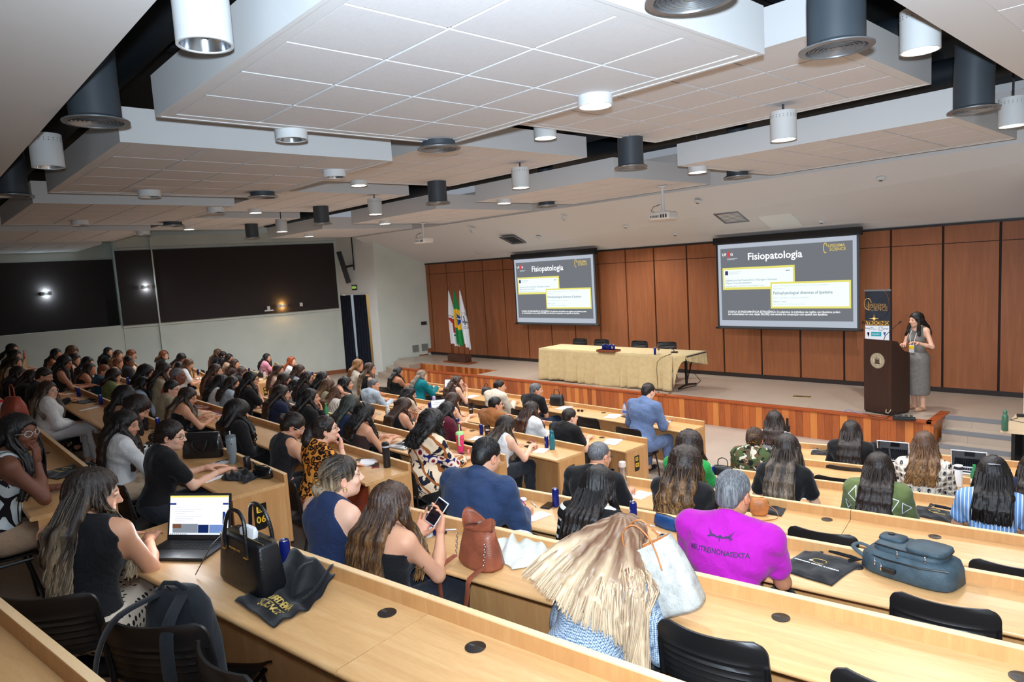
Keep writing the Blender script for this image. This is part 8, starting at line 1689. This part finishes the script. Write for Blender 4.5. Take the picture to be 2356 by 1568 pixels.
# open black backpack hung over its chair
M_bk = cloth('backpack_black', (24, 28, 34), .8, .12, .3)
cxy = np.array([-2.95, .93, FZ[7]]); T = thing('backpack', cxy, 'black backpack hanging open over the back of a chair, lower left', 'backpack', .62)
loft(MB(), [(0, -.06, .46, .13, .07, 3, 0), (0, -.06, .50, .15, .09, 3, 0), (0, -.07, .70, .15, .085, 3, 0), (.0, -.08, .86, .13, .07, 2.6, 0), (.01, -.09, .93, .09, .045, 2.2, 0)], 36, noise=.02).build('bag_body', M_bk, T, smooth='all')
strap(T, [(-.05, -.13, .92), (-.14, -.27, .88), (-.19, -.33, .72), (-.20, -.32, .50), (-.16, -.27, .36)], .026, M_bk, 'shoulder_strap', .22); strap(T, [(.06, -.13, .92), (.09, -.28, .84), (.13, -.33, .62), (.16, -.30, .42)], .026, M_bk, 'shoulder_strap', .22)
MB().tube([(-.06, -.10, .93), (-.02, -.12, .965), (.03, -.12, .965), (.06, -.10, .93)], .010, 8).build('grab_loop', M_bk, T, smooth=True); MB().tube([(.10, -.13, .55), (.115, -.14, .75), (.08, -.13, .90), (-.02, -.11, .945)], .004, 6).build('zip_line', M_black, T, smooth=True)
# black tote with cream handles beside the navy halter
q = w2(PEOPLE['T1'], (.10, -.24, .0)); T = softbag((q[0]-.42, q[1]-.02, FZ[6]+.0), .4, 'black tote standing on the floor left of the navy halter top', [(0, 0, 0, .15, .07, 4, 0), (0, 0, .03, .17, .08, 4, 0), (0, 0, .36, .18, .05, 3.4, 0), (0, 0, .40, .18, .03, 3, 0)], M_lb, 'tote_bag'); strap(T, [(-.08, 0, .39), (-.07, 0, .55), (0, 0, .62), (.07, 0, .55), (.08, 0, .39)], .008, M_lb, 'bag_handle', .5)
T = softbag((q[0]+.10, q[1]-.0, FZ[6]), .3, 'bag with cream shoulder handles hung behind the navy halter top', [(0, 0, .10, .14, .06, 4, 0), (0, 0, .13, .15, .07, 4, 0), (0, 0, .50, .16, .05, 3.4, 0), (0, 0, .54, .16, .03, 3, 0)], M_lb, 'tote_bag', cat='bag'); M_cr = leather('strap_cream', (222, 214, 200), .5)
for s_, o_ in ((-1, .0), (1, .04)): strap(T, [(-.07, s_*.03, .52), (-.065, s_*.04, .70), (-.02, s_*.05, .80+o_), (.04, s_*.05, .76+o_), (.07, s_*.04, .52)], .009, M_cr, 'bag_handle', .35)
# phone in the hand of T2
I = PEOPLE['T2']; Wr, fd, nn, ss = I['wr'][1]; pc = w2(I, Wr+fd*.115+nn*.028); M_ph = Matrix.Identity(3); R3 = rotz(I['rz'])@np.stack([ss, fd, -nn], 1)
T = thing('mobile_phone', pc, 'white cased phone held by the hand below long wavy brown hair', 'phone'); T.rotation_mode = 'QUATERNION'; zn = (EYE-pc)/np.linalg.norm(EYE-pc)*.55+(w2(I, I['hc'])-pc)/np.linalg.norm(w2(I, I['hc'])-pc)*.45; zn /= np.linalg.norm(zn); yn = V3(.35, .55, .9); yn -= zn*(yn@zn); yn /= np.linalg.norm(yn); R3 = np.stack([np.cross(yn, zn), yn, zn], 1); T.rotation_quaternion = Matrix([[float(v) for v in r_] for r_ in R3]).to_quaternion()
MB().box(-.038, .038, -.078, .078, -.006, .006, .004).build('phone_case', M_white, T); MB().box(-.034, .034, -.073, .073, .0061, .0068).build('phone_screen', mat('phone_glass'), T)
for pid, lb, c_ in (('R9', 'purple pen held in the hand of the navy blazer', (150, 40, 150)), ('R8', 'grey pencil held in the hand of the shaved head', (150, 150, 156)), ('R5', 'purple pen held by the white sleeveless top', (150, 40, 150)), ('L30', 'purple pen held over the pad in the fifth row', (150, 60, 190)), ('S3', 'white pen held by the hand beside the streaked hair', (220, 220, 226)), ('R12', 'purple pen held by the striped sleeve', (140, 40, 130)), ('M28', 'dark pen held by the leopard print sleeve', (50, 50, 54)), ('L6', 'red pen held at far left', (190, 40, 60))):
    I = PEOPLE[pid]; Wr, fd, nn, ss = I['wr'][1]; a_ = w2(I, Wr+fd*.13+nn*.035); b_ = w2(I, Wr+fd*.05-nn*.07+ss*.03); d_ = a_-b_; pen(b_, d_, lb, c_, (60, 60, 60))
# tiny tripod on the first right row
T = thing('table_tripod', dk(1, 1812, 1003), 'black phone tripod right of the diamond print blouse', 'tripod'); MB().tube([(0, 0, .10), (0, 0, .30)], .010, 8).build('tripod_column', M_black, T, smooth=True)
for a in (0, 2.1, 4.2): MB().tube([(0, 0, .12), (.07*math.cos(a), .07*math.sin(a), .006)], .007, 6).build('tripod_leg', M_black, T, smooth=True)
MB().box(-.03, .03, -.02, .02, .22, .30, .004).build('tripod_head', M_black, T); MB().box(-.012, .012, -.012, .012, .30, .40, .002).build('tripod_clamp', M_black, T)
# ---- print on the magenta shirt, wrapped to the back
from mathutils.bvhtree import BVHTree
I = PEOPLE['R13']; top_ = [c for c in I['body'].children if c.name.startswith('top')][0]; bvh = BVHTree.FromPolygons([v.co[:] for v in top_.data.vertices], [p_.vertices[:] for p_ in top_.data.polygons])
M_prt = mrgb((48, 28, 72), .7)
def wrap(o, cx, cz):
    for v in o.data.vertices:
        h_ = bvh.ray_cast(Vector((cx+v.co.x, -1.0, cz+v.co.y)), Vector((0, 1, 0)))
        y = h_[0].y if h_[0] else -.15
        v.co = Vector((cx+v.co.x, y-.0025-(.0006 if v.co.z > 0 else 0), cz+v.co.y))
    o.location = (0, 0, 0); o.rotation_euler = (0, 0, 0); o.parent = top_
zc = float(I['TR'](0, 0, .40)[2])
o = text('#EUTREINONASEXTA', .036, M_prt, top_, (0, 0, 0), ext=.0005, bold=.0008, sx=1.0); [setattr(v.co, 'x', v.co.x*.86) for v in o.data.vertices]; wrap(o, .0, zc+.02)
e_ = MB()
for s_ in (-1, 1):
    for j in range(5): e_.tube([(s_*(.012+j*.004), .0+j*.002, 0), (s_*(.04+j*.006), .008+j*.004-.006*j, 0), (s_*(.07-j*.006), .035-j*.010, 0)], [.003, .0026, .0006], 4, flat=.2)
e_.tube([(-.012, .0, 0), (0, .006, 0), (.012, 0, 0)], .005, 5, flat=.2); e_.tube([(0, .002, 0), (0, -.016, 0)], [.005, .002], 5, flat=.2); o = e_.build('bird_print', M_prt, top_); wrap(o, 0, zc+.085)
# ---- the turned chairs of the front left corner
c = chair_at(-2.35, 1.05, FZ[7], .05, 'black chair with a bare low seat right of the black backpack'); 

I = PEOPLE['S6']; top_ = [c for c in I['body'].children if c.name.startswith('top')][0]; bvh = BVHTree.FromPolygons([v.co[:] for v in top_.data.vertices], [p_.vertices[:] for p_ in top_.data.polygons]); zc = float(I['TR'](0, 0, .40)[2])
for cx_, cz_, r_, a0 in ((.12, .0, .075, .3), (-.15, .03, .07, 1.2), (.20, -.05, .06, 2.0), (-.02, -.12, .06, .8), (-.20, -.08, .05, .2)):
    e_ = MB(); Q = []
    for j in range(3):
        p0 = (r_*math.cos(a0+j*2*PI/3)*.6, r_*math.sin(a0+j*2*PI/3)); p1 = (r_*math.cos(a0+(j+1)*2*PI/3)*.6, r_*math.sin(a0+(j+1)*2*PI/3)); e_.tube([(p0[0]+(p1[0]-p0[0])*t_, p0[1]+(p1[1]-p0[1])*t_, 0) for t_ in np.linspace(0, 1, 9)], .0035, 5, flat=.3)
    wrap(e_.build('triangle_print', M_paper, top_), cx_, zc+cz_)
# ================================================================== the speaker on the stage
sp = onz(2110, 943, SZ)
I = person('standing person with long dark hair and grey plaid dress speaking at the lectern', (sp[0]-.02, sp[1]-.0), SZ, PI-.42, None, 'f', 'l', ('long', 'black', None, .24), ('tank', 'plaid'), ('plaid', 'dress'), 'stand', -.25, -.05, 0, .02, 1, .84, standing=True, makeup=True, extra={'earring': False, 'shoe': (196, 150, 120)}, scale=1.0,
           hands=((-.20, .24, 1.17), (.06, .26, 1.13)))
B = I['body']; TR = I['TR']
lan = MB(); lan.tube([TR(-.06, .02, .50), TR(-.055, .115, .38), TR(-.02, .135, .22), TR(.02, .135, .22), TR(.055, .115, .38), TR(.06, .02, .50)], .005, 6); lan.build('lanyard', mat('lanyard_white', (226, 226, 226), .6), B, smooth=True)
bd = MB(); c_ = TR(0, .145, .17); bd.box(c_[0]-.045, c_[0]+.045, c_[1]-.003, c_[1]+.003, c_[2]-.065, c_[2]+.06); bd.build('name_badge', M_paper, B); MB().box(c_[0]-.045, c_[0]+.045, c_[1]+.0032, c_[1]+.0045, c_[2]-.005, c_[2]+.05).build('badge_band', mat('badge_yellow', (250, 210, 40), .5), B)
